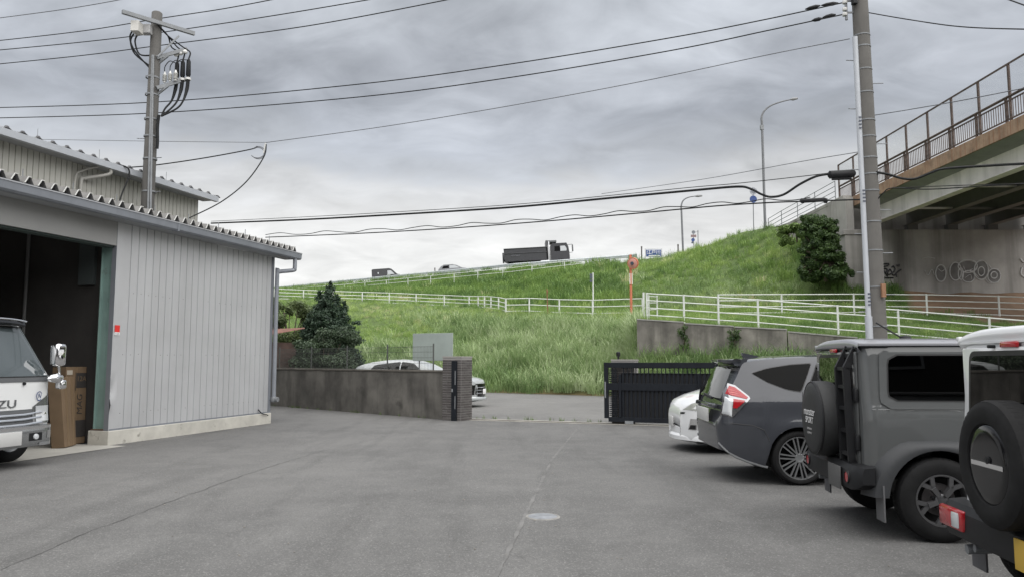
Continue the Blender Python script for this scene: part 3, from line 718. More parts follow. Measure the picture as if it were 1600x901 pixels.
M_FLOORC = mk('floor_concrete', (.36, .35, .32), .85, var=.15, vscale=1.2, bump=.003, bscale=20)
M_INNER = mk('dim_interior', (.035, .032, .03), .9, var=.3, vscale=1)  # gloom behind the doorway put into a near-black base colour
an = thing('warehouse_annex', 'low grey ribbed metal warehouse annex with a wide open doorway', 'building', AX, RZ)
LW, HE, HF = 5.0, 4.02, .265
def ribbed(mb, x0, x1, y, z0, z1, pitch=.2, depth=.018, rib=.045, axis='x'):
    xs = []; x = x0
    while x < x1 - 1e-4:
        e = min(x + pitch, x1)
        for q, dd in ((x, 0), (min(x + pitch - rib, e), 0), (min(x + pitch - rib * .85, e), depth), (min(x + pitch - rib * .15, e), depth)): xs.append((q, dd))
        x = e
    xs.append((x1, 0)); mb.grid([[(q, y + dd, zz_) for q, dd in xs] for zz_ in np.linspace(z0, z1, 5)]); return mb
for k in range(5):
    x0 = .16 + k * (LW - .22) / 5
    o = ribbed(MB(), x0, x0 + (LW - .22) / 5 - .002, 0, HF - .02, HE, .195, .017, .032).build('wall_sheet', M_SHEET, an)
# screw heads in rows
sm = MB().lathe([(0, -.004), (.007, -.003), (.008, 0)], 6, 'Y').mesh('screw', mk('screw_steel', (.12, .12, .12), .6))
for zr in (.55, 1.62, 2.75):
    for k in range(0, 25, 1):
        if random.random() < .6: inst('screw', sm, an, (.25 + k * .195, -.001, zr + random.uniform(-.01, .01)))
# smooth flashing at the door corner, dented near the base
g = []
for iz in range(41):
    z = HF - .03 + (HE - HF + .03) * iz / 40; row = []
    for ix in range(7):
        x = -.012 + .17 * ix / 6
        dent = .045 * math.exp(-((z - .98) / .12) ** 2 - ((x - .03) / .08) ** 2) + .02 * math.exp(-((z - 1.15) / .05) ** 2 - ((x - .09) / .05) ** 2) - .03 * math.exp(-((z - .72) / .10) ** 2 - ((x) / .05) ** 2)
        row.append((x, -.006 + dent + (.02 * max(0, .45 - z) * (ix / 6 - 1)), z))
    g.append(row)
MB().grid(g).build('corner_flashing', M_SHEET, an, smooth=50)
MB().box((-.014, -.004, HF - .02), (-.008, .095, HE)).build('jamb_flashing', M_TRIM, an)
# green steel column (H section) inside the jamb
MB().box((.0, .10, HF), (.10, .115, HE - .1)).box((.0, .325, HF), (.10, .34, HE - .1)).box((.045, .115, HF), (.055, .325, HE - .1)).build('steel_column', M_GREEN, an)
MB().box((-.01, .08, HF - .005), (.14, .38, HF + .015)).build('base_plate', mk('rusty_plate', (.12, .07, .045), .85, var=.4, vscale=8), an)
MB().box((-.03, -.035, -.05), (LW + .04, .42, HF - .012), bevel=.012).build('footing', M_FOOT, an)
MB().box((0, -.012, HF - .03), (LW, .0, HF + .02)).build('drip_flashing', M_TRIM, an)
MB().box((LW - .07, -.02, HF - .02), (LW + .02, .12, HE)).build('corner_flashing', M_TRIM, an)
# header over the doorway
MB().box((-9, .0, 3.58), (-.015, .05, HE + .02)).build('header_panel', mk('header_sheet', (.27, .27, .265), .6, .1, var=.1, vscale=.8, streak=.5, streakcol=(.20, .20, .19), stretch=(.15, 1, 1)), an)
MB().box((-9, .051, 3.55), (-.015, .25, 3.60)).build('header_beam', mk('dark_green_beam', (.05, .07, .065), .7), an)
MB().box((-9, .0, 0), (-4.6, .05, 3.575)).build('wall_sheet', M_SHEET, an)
# gutter
gut = MB(); gp_ = [(-.27, 4.18), (-.40, 4.18), (-.41, 4.165), (-.40, 4.05), (-.37, 4.02), (-.29, 4.02), (-.27, 4.04)]
gut.prism(gp_, -9.5, LW + .62, 'X'); gut.build('gutter', M_TRIM, an)
MB().box((-9.5, -.42, 4.168), (LW + .622, -.395, 4.188)).build('gutter_lip', mk('lip_zinc', (.45, .46, .48), .4, .4), an)
for xx in (-3.1, 1.1): MB().box((xx - .02, -.415, 4.015), (xx + .02, -.26, 4.195)).build('gutter_joint', M_TRIM, an)
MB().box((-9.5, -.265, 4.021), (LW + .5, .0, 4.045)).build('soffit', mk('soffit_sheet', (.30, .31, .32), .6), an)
# folded-plate roof
def folded(mb, x0, x1, ya, za, yb, zb, pitch, hgt, th=.012):
    prof = []; x = x0
    while x < x1:
        for q, hh in ((0, 0), (.16, 0), (.40, 1), (.60, 1), (.84, 0)): prof.append((x + q * pitch, hh * hgt))
        x += pitch
    top = [[(q, y_, z_ + hh) for q, hh in prof] for y_, z_ in ((ya, za), (yb, zb))]
    bot = [[(q, y_, z_ + hh - th) for q, hh in prof] for y_, z_ in ((ya, za), (yb, zb))]
    mb.grid(top); mb.grid(bot); mb.grid([bot[0], top[0]]); mb.grid([bot[1], top[1]]); return mb
SL = 4.8; ZR = 4.215
k = 0; x = -9.4
while x < LW + .45:
    x2 = min(x + .236 * 3, LW + .5); folded(MB(), x, x2 - .001, -.36, ZR + random.uniform(-.004, .004), SL, ZR + .62, .236, .105).build('roof_sheet', M_SLATE, an); x += .236 * 3
# bright cut edge of each rib along the eave
es1 = MB().beam((.14 * .236, -.367, 0), (.40 * .236, -.367, .105), .012, .012).beam((.38 * .236, -.367, .105), (.62 * .236, -.367, .105), .012, .012).mesh('eave_edge', mk('edge_strip', (.55, .55, .53), .6)); x = -9.4
while x < LW + .45:
    inst('eave_edge', es1, an, (x, 0, ZR)); x += .236
for xx in np.arange(-9, LW, .236 * 4): MB().tube([(xx + .118, -.3, ZR + .1), (xx + .118, -.3, ZR + .22)], .008, 5).build('roof_bolt', M_STEEL, an)
# inside: side walls, shutter at the back, floor
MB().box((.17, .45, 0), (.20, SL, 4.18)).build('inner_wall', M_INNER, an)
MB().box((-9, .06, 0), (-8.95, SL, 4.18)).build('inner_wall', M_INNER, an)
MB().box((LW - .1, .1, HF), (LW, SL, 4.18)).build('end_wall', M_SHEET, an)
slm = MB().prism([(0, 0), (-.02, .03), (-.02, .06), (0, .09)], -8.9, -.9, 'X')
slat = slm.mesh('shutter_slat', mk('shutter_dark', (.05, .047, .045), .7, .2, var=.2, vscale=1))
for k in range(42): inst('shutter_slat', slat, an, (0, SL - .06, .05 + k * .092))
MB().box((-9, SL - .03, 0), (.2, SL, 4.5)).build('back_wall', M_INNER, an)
MB().stube([(.13, 2.2, 4.0), (.13, 2.2, 2.15), (.10, 2.15, 1.95), (-.1, 2.1, 1.85)], .03, 8).build('conduit', mk('conduit_grey', (.12, .12, .12), .6), an)
MB().box((.10, .60, 2.9), (.17, .95, 3.75)).build('side_column', mk('column_dark', (.05, .06, .06), .7), an)
fl_ = MB().add([(-9, -.42, .006), (-.02, -.42, .006), (-.02, SL - .05, .006), (-9, SL - .05, .006)], [(0, 1, 2, 3)]).build('floor_slab', M_FLOORC, an, recalc=False)
# downpipe
ex = LW + .42
MB().stube([(ex, -.335, 4.04), (ex, -.335, 3.80), (ex - .02, -.31, 3.74), (LW + .12, -.12, 3.68), (LW + .06, -.09, 3.64), (LW + .05, -.08, 3.5), (LW + .05, -.08, .62)], .05, 12).build('downpipe', mk('downpipe_grey', (.21, .225, .25), .45, var=.1), an, smooth=50)
MB().lathe([(0, .0), (.06, .01), (.085, .07), (.06, .13), (0, .14)], 12, 'Z', Matrix.Translation((LW + .05, -.08, .50))).build('pipe_elbow', M_STEEL, an, smooth=50)
MB().tube([(LW + .05, -.09, .57), (LW + .05, -.2, .57)], .06, 10).build('pipe_outlet', M_STEEL, an, smooth=50)
MB().stube([(LW - .5, -.03, .36), (LW - .38, -.06, .26), (LW - .2, -.07, .22), (LW - .15, -.07, .2)], .012, 6).build('drain_hose', M_CABLE, an)
# red warning plate on the flashing
sp = MB().box((.022, -.020, 2.02), (.135, -.012, 2.145)).build('warning_plate', mk('red_plate', (.62, .03, .025), .45), an)
MB().box((.022, -.0195, 1.965), (.135, -.012, 2.019)).build('plate_strip', M_WHITE, an)
def text3d(name, body, size, mat, parent, loc, rot, extrude=.002, align='CENTER', shear=0, sx=1.0):
    cu = bpy.data.curves.new(name, 'FONT'); cu.body = body; cu.size = size; cu.extrude = extrude; cu.align_x = align; cu.align_y = 'CENTER'; cu.shear = shear
    o = bpy.data.objects.new(name, cu); COL.objects.link(o)
    bpy.context.view_layer.update()
    dg = bpy.context.evaluated_depsgraph_get(); me = bpy.data.meshes.new_from_object(o.evaluated_get(dg)); bpy.data.objects.remove(o)
    me.materials.clear(); me.materials.append(mat)
    q = bpy.data.objects.new(name, me); COL.objects.link(q); q.parent = parent; q.location = loc; q.rotation_euler = rot; q.scale = (sx, 1, 1); return q
FACE_OUT = (math.pi / 2, 0, 0)      # text standing up, read from local -y
text3d('lettering', '0.25', .05, M_BLKGL, an, (.078, -.0205, 1.992), FACE_OUT, .0008)

# ================================================================== taller warehouse behind
hall = thing('warehouse_hall', 'taller beige ribbed metal warehouse behind the low annex roof', 'building', AX, RZ)
M_BEIGE = mk('beige_sheet', (.43, .425, .39), .55, .1, var=.08, vscale=.8, streak=.3, streakcol=(.27, .26, .24))
HY, HL, HZ = 4.85, 8.3, 6.42
x = -14
while x < HL - .01:
    x2 = min(x + 2.2, HL); ribbed(MB(), x, x2 - .002, HY, 0, HZ, .157, .022, .03).build('wall_sheet', M_BEIGE, hall); x += 2.2
ew = MB().box((HL - .02, HY + .02, 0), (HL, HY + 12, HZ)).build('end_wall', M_BEIGE, hall)
MB().box((-14, HY + 11.9, 0), (HL - .03, HY + 12, HZ)).build('rear_wall', M_BEIGE, hall)
MB().prism([(HY - .38, 6.54), (HY - .50, 6.54), (HY - .50, 6.38), (HY - .38, 6.38)], -14.5, HL + .30, 'X').build('gutter', mk('hall_gutter', (.40, .42, .45), .5, .2, var=.05), hall)
MB().box((-14.5, HY - .378, 6.40), (HL + .2, HY, 6.44)).build('soffit', MATS['soffit_sheet'], hall)
x = -14.4
while x < HL + .25:
    folded(MB(), x, min(x + .8, HL + .3), HY - .46, 6.54, HY + 6.2, 7.28, .40, .05).build('roof_sheet', mk('hall_roof', (.16, .16, .16), .8, var=.2), hall); x += .8
cm = MB().lathe([(.055, 0), (.055, .02), (.035, .055), (0, .06)], 8, 'Z').mesh('rib_cap', mk('cap_dark', (.06, .06, .065), .7))
x = -14.2
while x < HL + .25: inst('rib_cap', cm, hall, (x, HY - .42, 6.57)); x += .40
for xx in (2.2, 4.0, 6.4): MB().tube([(xx, HY - .4, 6.56), (xx, HY - .4, 6.8)], .006, 5).build('roof_bolt', M_STEEL, hall)
MB().stube([(4.35, HY - .42, 6.38), (4.33, HY - .40, 6.24), (3.9, HY - .1, 6.05), (3.8, HY - .08, 5.9), (3.8, HY - .08, 4.6)], .045, 10).build('downpipe', mk('pvc_white', (.33, .325, .30), .5), hall, smooth=50)
MB().stube([(4.05, HY - .35, 6.38), (3.75, HY - .12, 6.2), (3.62, HY - .08, 5.95), (3.62, HY - .08, 4.7)], .028, 8).build('conduit', MATS['pvc_white'], hall, smooth=50)
MB().stube([(4.65, HY - .45, 6.56), (4.8, HY - .56, 6.5), (4.85, HY - .55, 6.3), (4.6, HY - .6, 5.8), (4.3, HY - .7, 5.3), (4.0, HY - .5, 4.9)], .02, 6).build('roof_cable', M_CABLE, hall)

# ================================================================== cardboard boxes in the doorway
M_CARD = mk('cardboard', (.155, .105, .062), .85, var=.12, vscale=3)  # base darkened, the garage's interior shade is put into the colour
M_CARDD = mk('cardboard_print', (.035, .032, .03), .7)
def carton(label, lx, ly, sx, sy, sz, yaw, tilt):
    o = thing('cardboard_box', label, 'box', an.matrix_basis @ Vector((lx, ly, .008)) if False else (Matrix.Translation(AX) @ Matrix.Rotation(RZ, 4, 'Z') @ Vector((lx, ly, .008))), RZ + yaw, 'cardboard boxes inside the doorway')
    o.rotation_euler = (tilt, 0, RZ + yaw)
    MB().box((-sx / 2, -sy / 2, 0), (sx / 2, sy / 2, sz), bevel=.006).build('carton', M_CARD, o)
    MB().box((-.03, -sy / 2 - .003, .01), (.03, -sy / 2, sz - .01)).build('tape', mk('parcel_tape', (.18, .125, .075), .35), o)
    return o
b1 = carton('tall plain cardboard box leaning beside the truck headlight', -.52, .46, .30, .22, 1.20, .35, -.11)
b2 = carton('narrow cardboard box leaning behind the plain one', -.34, .58, .16, .28, 1.20, .25, -.08)
b3 = carton('wide cardboard box printed with black bars beside the green column', -.08, .80, .46, .30, 1.38, .0, -.03)
MB().box((.0, -.156, 1.0), (.22, -.151, 1.27)).build('print_block', M_CARDD, b3); MB().box((.0, -.156, .12), (.22, -.151, .42)).build('print_block', M_CARDD, b3)
MB().box((-.02, -.156, .95), (-.008, -.151, 1.28)).build('print_bar', M_CARDD, b3); MB().box((-.02, -.156, .1), (-.008, -.151, .45)).build('print_bar', M_CARDD, b3)
MB().box((-.21, -.156, 1.24), (-.09, -.151, 1.32)).build('paper_label', M_CARDPAPER if 'M_CARDPAPER' in globals() else mk('label_paper', (.4, .36, .3), .8), b3)
text3d('lettering', 'MAG', .17, M_CARDD, b3, (.09, -.154, .70), (math.pi / 2, -math.pi / 2, 0), .001, shear=.15)
text3d('lettering', '12A', .13, MATS['cardboard'], b3, (.11, -.1575, 1.16), FACE_OUT, .001)
t = thing('timber_stack', 'dark planks leaning in a loose pile behind the cardboard boxes', 'timber', Matrix.Translation(AX) @ Matrix.Rotation(RZ, 4, 'Z') @ Vector((-1.3, 2.6, 0)), RZ)
for k in range(7):
    a = Vector((random.uniform(-1.4, -.9), random.uniform(-.3, .5), .25 + .14 * k)); b = Vector((random.uniform(.9, 1.25), random.uniform(-.5, .3), .75 + .15 * k + random.uniform(-.1, .2)))
    MB().beam(a, b, .16, .035).build('plank', mk('old_plank', (.14, .11, .085), .9, var=.3, vscale=4), t)
MB().box((-1.5, -.5, 0), (1.2, .6, .2)).build('pallet', MATS['old_plank'], t)

# ================================================================== boundary wall, tiled gate pillars, sliding gate
t = thing('boundary_wall', 'dark weathered concrete boundary wall with a mesh fence on top', 'wall', WR, math.atan2(wdir.y, wdir.x))
# local x runs along the wall to the left/far, local y points to the camera side or away
WH = 1.235
M_BW = mk('weathered_wall', (.108, .102, .092), .92, var=.45, vscale=1.1, bump=.005, bscale=16, streak=.75, streakcol=(.030, .028, .025), spots=.75, spotcol=(.035, .033, .029), spotscale=.9, stretch=(1, 1, .3))
for k in range(6): MB().box((.02 + k * 2.8, -.16, -.1), (.02 + k * 2.8 + 2.79, 0, WH - .03)).build('wall_panel', M_BW, t)
MB().box((0, -.18, WH - .03), (16.8, .02, WH + .025), bevel=.008).build('coping', mk('coping_dark', (.10, .092, .08), .9, var=.3, vscale=2), t)
M_MESH = mk('fence_mesh_green', (.07, .075, .07), .6)
for k in range(6):
    mb = MB(); x0 = .5 + k * 2.0
    for j in range(34): mb.beam((x0 + j * .06, -.08, WH + .03), (x0 + j * .06, -.08, WH + .66), .0045)
    for h in (.05, .2, .35, .5, .64): mb.beam((x0, -.08, WH + h), (x0 + 2, -.08, WH + h), .007)
    mb.build('mesh_panel', M_MESH, t)
    MB().tube([(x0, -.085, WH), (x0, -.085, WH + .72)], .022, 6).build('post', M_MESH, t)
# tiled pillars: every tile its own piece
M_TILE = mk('brown_tile', (.078, .07, .068), .55, var=.3, vscale=6); M_TILE2 = mk('grey_tile', (.10, .093, .09), .55, var=.25, vscale=6)
M_GROUT = mk('pale_grout', (.27, .26, .25), .9)
def pillar(name, label, loc, yaw, sx, sy, hgt, faces):
    o = thing(name, label, 'pillar', loc, yaw)
    MB().box((-sx / 2, -sy / 2, -.05), (sx / 2, sy / 2, hgt)).build('core', M_GROUT, o)
    MB().box((-sx / 2 - .012, -sy / 2 - .012, hgt), (sx / 2 + .012, sy / 2 + .012, hgt + .035)).build('cap', mk('pillar_cap', (.28, .27, .25), .8), o)
    th = .061; nc = int(hgt / th); cache = {}
    for fi in faces:
        ln = sx if fi in ('s', 'n') else sy; nt_ = max(1, round(ln / .24)); wt = ln / nt_
        for c in range(nc):
            sh = (c % 2) * wt * .5; xs = [-ln / 2]; q = -ln / 2 + (wt if not sh else sh)
            while q < ln / 2 - .02: xs.append(q); q += wt
            xs.append(ln / 2)
            for a, b in zip(xs, xs[1:]):
                w_ = round(b - a - .010, 3); mt = M_TILE if random.random() < .6 else M_TILE2
                key = (w_, mt.name)
                if key not in cache: cache[key] = MB().box((-w_ / 2, -.010, 0), (w_ / 2, 0, th - .013)).mesh('tile', mt)
                m_ = (a + b) / 2; z = .012 + c * th; dp = random.uniform(0, .004)
                if fi == 's': inst('tile', cache[key], o, (m_, -sy / 2 - dp + .001, z))
                elif fi == 'e': inst('tile', cache[key], o, (sx / 2 + dp - .001, m_, z), (0, 0, math.pi / 2))
                elif fi == 'n': inst('tile', cache[key], o, (m_, sy / 2 + dp - .001, z), (0, 0, math.pi))
                else: inst('tile', cache[key], o, (-sx / 2 - dp + .001, m_, z), (0, 0, -math.pi / 2))
    return o
gyaw = math.atan2(gdir.y, gdir.x)
pc = G(711, 656) + gnor * .12
pl = pillar('gate_pillar', 'brown tiled gate pillar at the end of the dark concrete wall', (pc.x, pc.y, 0), gyaw - rad(8), .56, .50, 1.58, ('s', 'e', 'w'))
MB().box((.02, -.31, 0), (.17, -.262, 1.50), bevel=.006).build('gate_catch', mk('gate_black', (.010, .012, .016), .5, spec=.2, var=.2, vscale=4), pl)
MB().box((.035, -.325, .72), (.075, -.31, .80)).build('lock_plate', M_STEEL, pl)
MB().box((.13, -.318, .3), (.15, -.31, .62)).build('catch_strip', M_STEEL, pl); MB().box((.13, -.318, .9), (.15, -.31, 1.25)).build('catch_strip', M_STEEL, pl)
p2 = G(696, 651) + Vector((-.1, .75, 0))
ps = thing('name_board', 'blank pale grey sign board standing behind the tiled pillar', 'sign', (P(676, 545, 21.3).x, 21.3, 0), gyaw - rad(4))
a = P(640, 520, 21.3); b = P(712, 563, 21.3); wB = (b.x - a.x) / 2; 
MB().box((-wB, -.02, b.z), (wB, .02, a.z), bevel=.008).build('board', mk('board_grey', (.27, .31, .29), .6, var=.12, vscale=1.2), ps)
for s in (-1, 1): MB().tube([(s * wB * .7, .04, 0), (s * wB * .7, .04, a.z - .05)], .025, 8).build('post', M_STEEL, ps)
# sliding gate, parked open to the right
GZ = 1.46
go = G(945, 661.5); gt = thing('sliding_gate', 'black sliding metal gate rolled open on its rail', 'gate', (go.x, go.y, 0), gyaw)
M_GATE = MATS['gate_black']; GLEN = 5.6
def gb(nm, a, b, bev=.004, m=M_GATE): return MB().box(a, b, bevel=bev).build(nm, m, gt)
gb('top_rail', (0, -.04, 1.335), (GLEN, .04, GZ)); gb('bottom_rail', (.10, -.04, .06), (GLEN, .04, .17)); gb('middle_rail', (.1, -.045, .80), (GLEN, .045, .97))
gb('end_stile', (0, -.04, .14), (.10, .04, 1.334)); gb('inner_stile', (.36, -.055, .171), (.42, .042, 1.18))
for x in (2.2, 4.1): gb('inner_stile', (x, -.055, .171), (x + .05, .042, 1.2))
for z in (1.20, 1.325): gb('slot_rail', (.42, -.03, z), (GLEN, .03, z + .012))
pk = MB().box((0, -.018, .17), (.055, .018, .80)).mesh('picket', M_GATE); pk2 = MB().box((0, -.018, .97), (.055, .018, 1.205)).mesh('picket_upper', M_GATE); pk3 = MB().box((0, -.014, 1.21), (.022, .014, 1.33)).mesh('slot_bar', M_GATE)
k = 0
while .43 + k * .10 < GLEN - .06:
    inst('picket', pk, gt, (.43 + k * .10, 0, 0)); inst('picket_upper', pk2, gt, (.43 + k * .10, 0, 0)); inst('slot_bar', pk3, gt, (.46 + k * .10, 0, 0)); k += 1
gb('back_sheet', (.42, .02, .17), (GLEN, .028, 1.2), 0, mk('gate_dark_sheet', (.012, .012, .013), .7))
lv = MB().box((0, -.01, 0), (.20, .01, .026)).mesh('louvre', M_GATE)
for k in range(13): inst('louvre', lv, gt, (.12, 0, .20 + k * .045))
for k in range(7): inst('louvre', lv, gt, (.12, 0, 1.0 + k * .045))
for x in (.20, .27): gb('louvre_bar', (x, -.016, .17), (x + .015, .016, 1.33), 0)
for x in (.6, 3.4):
    MB().lathe([(0, -.02), (.06, -.02), (.06, .02), (0, .02)], 14, 'Y', Matrix.Translation((x, 0, .065))).build('roller', M_STEEL, gt)
    gb('roller_bracket', (x - .1, -.05, .02), (x + .1, -.042, .09), 0, M_STEEL)
gb('guide_plate', (.02, -.07, .62), (.05, -.04, 1.0), .003, M_STEEL)
pr = go + gdir * .42 + gnor * .38
p3 = pillar('gate_pillar', 'short tiled pillar with a small black lamp behind the open gate', (pr.x, pr.y, 0), gyaw, .56, .45, 1.50, ('s', 'w'))
MB().tube([(-.16, 0, 1.53), (-.16, 0, 1.60)], .025, 8).lathe([(.0, 1.60), (.05, 1.605), (.055, 1.70), (.03, 1.72), (0, 1.722)], 10, 'Z', Matrix.Translation((-.16, 0, 0))).build('gate_lamp', M_BLKPL, p3)
# rail in the ground
tr = thing('gate_track', 'steel gate rail set in a concrete strip across the entrance', 'track', (GP.x, GP.y, 0), gyaw)
MB().box((-.3, -.12, -.02), (12, .34, .008)).build('concrete_strip', mk('track_concrete', (.33, .315, .28), .9, var=.25, vscale=2, spots=.5), tr)
MB().box((-.3, -.03, .008), (12, -.012, .02)).box((-.3, .012, .008), (12, .03, .02)).build('steel_rail', mk('track_steel', (.06, .055, .05), .6, .5), tr)
# round cover in the yard
c = G(848, 806.5)
mh = thing('drain_cover', 'small round pale metal cover set in the yard asphalt', 'cover', (c.x, c.y, 0))
MB().lathe([(0, .010), (.13, .010), (.14, .006), (.14, 0)], 32).build('lid', mk('cover_zinc', (.20, .21, .225), .7, .1, var=.25, vscale=9, bump=.004, bscale=60), mh, smooth=30)
MB().lathe([(.142, 0), (.142, .007), (.165, .005), (.17, 0)], 32).build('rim', mk('cover_rim', (.20, .195, .185), .8, var=.3, vscale=8), mh, smooth=30)

# ================================================================== rusty shed behind the wall
sh = thing('rusty_shed', 'small rusty brown corrugated shed behind the boundary wall', 'shed', (P(440, 560, 30).x - 1.7, 30, 0), rad(-38))
M_RSH = mk('rusty_sheet', (.085, .055, .045), .85, var=.35, vscale=2, streak=.7, streakcol=(.03, .022, .02))
w1 = MB(); ribbed(w1, -2.2, 2.0, -1.2, 0, 2.2, .12, .03, .05); w1.build('wall_sheet', M_RSH, sh)
w2 = MB().box((2.0, -1.2, 0), (2.03, 1.2, 2.2)).build('wall_sheet', M_RSH, sh)
r_ = MB(); folded(r_, -2.5, 2.3, -1.6, 2.22, 1.3, 2.75, .15, .035); r_.build('roof_sheet', mk('rusty_roof', (.17, .085, .065), .85, var=.35, vscale=2), sh)

# ================================================================== trees and shrubs
def leaf_mat(name, c1, c2, scale=2.2):
    m = bpy.data.materials.new(name); m.use_nodes = True; t_ = m.node_tree; n = t_.nodes; l = t_.links; n.clear()
    o = n.new('ShaderNodeOutputMaterial'); tc = n.new('ShaderNodeTexCoord')
    q = n.new('ShaderNodeTexNoise'); q.inputs['Scale'].default_value = scale; q.inputs['Detail'].default_value = 8; q.inputs['Roughness'].default_value = .75; l.new(tc.outputs['Object'], q.inputs['Vector'])
    mr = n.new('ShaderNodeMapRange'); mr.inputs[1].default_value = .35; mr.inputs[2].default_value = .68; l.new(q.outputs['Fac'], mr.inputs[0])
    mx = n.new('ShaderNodeMix'); mx.data_type = 'RGBA'; mx.inputs[6].default_value = c1 + (1,); mx.inputs[7].default_value = c2 + (1,); l.new(mr.outputs[0], mx.inputs[0])
    d = n.new('ShaderNodeBsdfPrincipled'); d.inputs['Roughness'].default_value = .45; d.inputs['Specular IOR Level'].default_value = .4; l.new(mx.outputs[2], d.inputs['Base Color'])
    tr = n.new('ShaderNodeBsdfTranslucent'); l.new(mx.outputs[2], tr.inputs[0]); ms = n.new('ShaderNodeMixShader'); ms.inputs[0].default_value = .25
    l.new(d.outputs[0], ms.inputs[1]); l.new(tr.outputs[0], ms.inputs[2]); l.new(ms.outputs[0], o.inputs[0]); return m
M_BARK = mk('bark', (.10, .08, .06), .9, var=.3, vscale=8, bump=.01, bscale=20)
def leaves(mb, c, n, r, size, asp=.5, shell=.55):
    c = Vector(c)
    for _ in range(n):
        d = Vector((random.gauss(0, 1), random.gauss(0, 1), random.gauss(0, 1))).normalized(); q = random.random() ** shell
        p = c + Vector((d.x * r[0], d.y * r[1], d.z * r[2])) * q
        nrm = (d + Vector((random.gauss(0, .6), random.gauss(0, .6), random.gauss(.35, .6)))).normalized()
        a = nrm.orthogonal().normalized(); a = Matrix.Rotation(random.uniform(0, 6.283), 3, nrm) @ a; b = nrm.cross(a)
        s = size * random.uniform(.6, 1.3)
        mb.add([p - a * s, p + b * s * asp + nrm * s * .15, p + a * s, p - b * s * asp + nrm * s * .15], [(0, 1, 2, 3)])
def tree(name, label, base, trunk_pts, rad0, clumps, nleaf, size, mat, asp=.5, limbs=True):
    o = thing(name, label, 'tree' if 'tree' in name or 'cypress' in name else 'shrub', base)
    tb = MB(); tb.tube([Vector(p) for p in trunk_pts], [rad0 * (1 - .75 * i / (len(trunk_pts) - 1)) for i in range(len(trunk_pts))], 8)
    if limbs:
        for c, r in clumps:
            s = Vector(trunk_pts[min(len(trunk_pts) - 1, max(1, int(len(trunk_pts) * .4)))]); e = Vector(c)
            mid = s.lerp(e, .5) + Vector((random.uniform(-.1, .1), random.uniform(-.1, .1), random.uniform(0, .15)))
            tb.tube([s, mid, e], [rad0 * .4, rad0 * .25, rad0 * .1], 6)
    tb.build('trunk', M_BARK, o, smooth=60)
    cb = MB(); tot = sum(r[0] * r[1] * r[2] for c, r in clumps)
    for c, r in clumps: leaves(cb, c, max(30, int(nleaf * (r[0] * r[1] * r[2] / tot) ** .8)), r, size, asp)
    cb.build('crown', mat, o, recalc=False); return o
# dark cypress (several pointed spires)
base = P(512, 560, 30.5); base.z = 0
cl = []
def spire(x, y, z0, z1, r0):
    n = max(4, int((z1 - z0) / .17))
    for i in range(n):
        t_ = i / (n - 1); rr = r0 * (1 - t_) ** .75 + .05
        for k in range(3):
            a = random.uniform(0, 6.28); cl.append(((x + math.cos(a) * rr * .65, y + math.sin(a) * rr * .65, z0 + (z1 - z0) * t_), (rr * .48 + .05, rr * .48 + .05, .16)))
spire(.05, 0, .8, 4.55, 1.35); spire(-.40, .1, 1.2, 4.2, .85); spire(.62, -.1, 1.1, 3.75, .80); spire(.25, -.5, .8, 3.9, .9); spire(-.8, 0, 1.0, 3.3, .6)
for a_, z_ in ((0, 3.0), (.1, 2.3), (-.1, 2.65)): cl.append(((1.15 + a_, -.2, z_), (.28, .2, .10)))
tree('cypress_tree', 'dark green cypress tree with pointed tips behind the boundary wall', base, [(0, 0, 0), (0, 0, 1.5), (.03, 0, 3), (.05, 0, 4.3)], .14, cl, 24000, .06, leaf_mat('cypress_leaf', (.016, .034, .022), (.062, .105, .058), 3.4), .42, False)
base = P(455, 560, 33); base.z = 0
cl = [((random.uniform(-1.2, 1.5), random.uniform(-.8, .8), random.uniform(2.2, 4.0)), (random.uniform(.25, .5),) * 2 + (random.uniform(.18, .35),)) for _ in range(34)]
tree('garden_tree', 'loose pale green tree with bare twigs between the annex and the cypress', base, [(0, 0, 0), (-.1, 0, 1.3), (-.2, 0, 2.6), (-.4, .1, 3.6)], .12, cl, 9000, .062, leaf_mat('pale_leaf', (.05, .075, .030), (.15, .20, .07), 2.6))
base = P(510, 575, 28.6); base.z = 0
cl = [((random.uniform(-1.0, .9), random.uniform(-.5, .5), random.uniform(.8, 2.6) - .0), (random.uniform(.25, .48),) * 2 + (random.uniform(.2, .34),)) for _ in range(30)]
tree('round_shrub', 'rounded grey green leafy shrub in front of the cypress', base, [(0, 0, 0), (0, 0, .8), (.1, 0, 1.6)], .07, cl, 12000, .05, leaf_mat('shrub_leaf', (.025, .045, .025), (.085, .125, .065), 3))
# bush against the abutment
base = P(1290, 432, 45.2)
cl = []
for _ in range(95):
    t_ = random.random(); rr = 1.32 * (1 - .35 * t_); a = random.uniform(0, 6.28)
    cl.append(((math.cos(a) * rr * random.uniform(.2, .9) - .35 * t_, math.sin(a) * rr * .6, -.1 + 3.6 * t_), (random.uniform(.22, .50),) * 2 + (random.uniform(.18, .36),)))
for _ in range(70):
    t_ = random.random(); rr = 1.30 * (1 - .35 * t_) * random.uniform(1.0, 1.22); a = random.uniform(0, 6.28)
    cl.append(((math.cos(a) * rr - .35 * t_, math.sin(a) * rr * .6, -.1 + 3.9 * t_), (random.uniform(.10, .2),) * 3))
tree('bush', 'large dark green bush against the bridge abutment', base, [(0, 0, -.3), (0, 0, 1.0), (-.1, 0, 2.2), (-.2, 0, 3.2)], .12, cl, 19000, .085, leaf_mat('bush_leaf', (.018, .042, .015), (.10, .165, .045), 2.4))
base = P(1245, 372, 50.5)
cl = [((random.uniform(-1.1, 1.0), random.uniform(-.4, .4), random.uniform(-.3, .8)), (random.uniform(.2, .38),) * 2 + (random.uniform(.16, .28),)) for _ in range(26)]
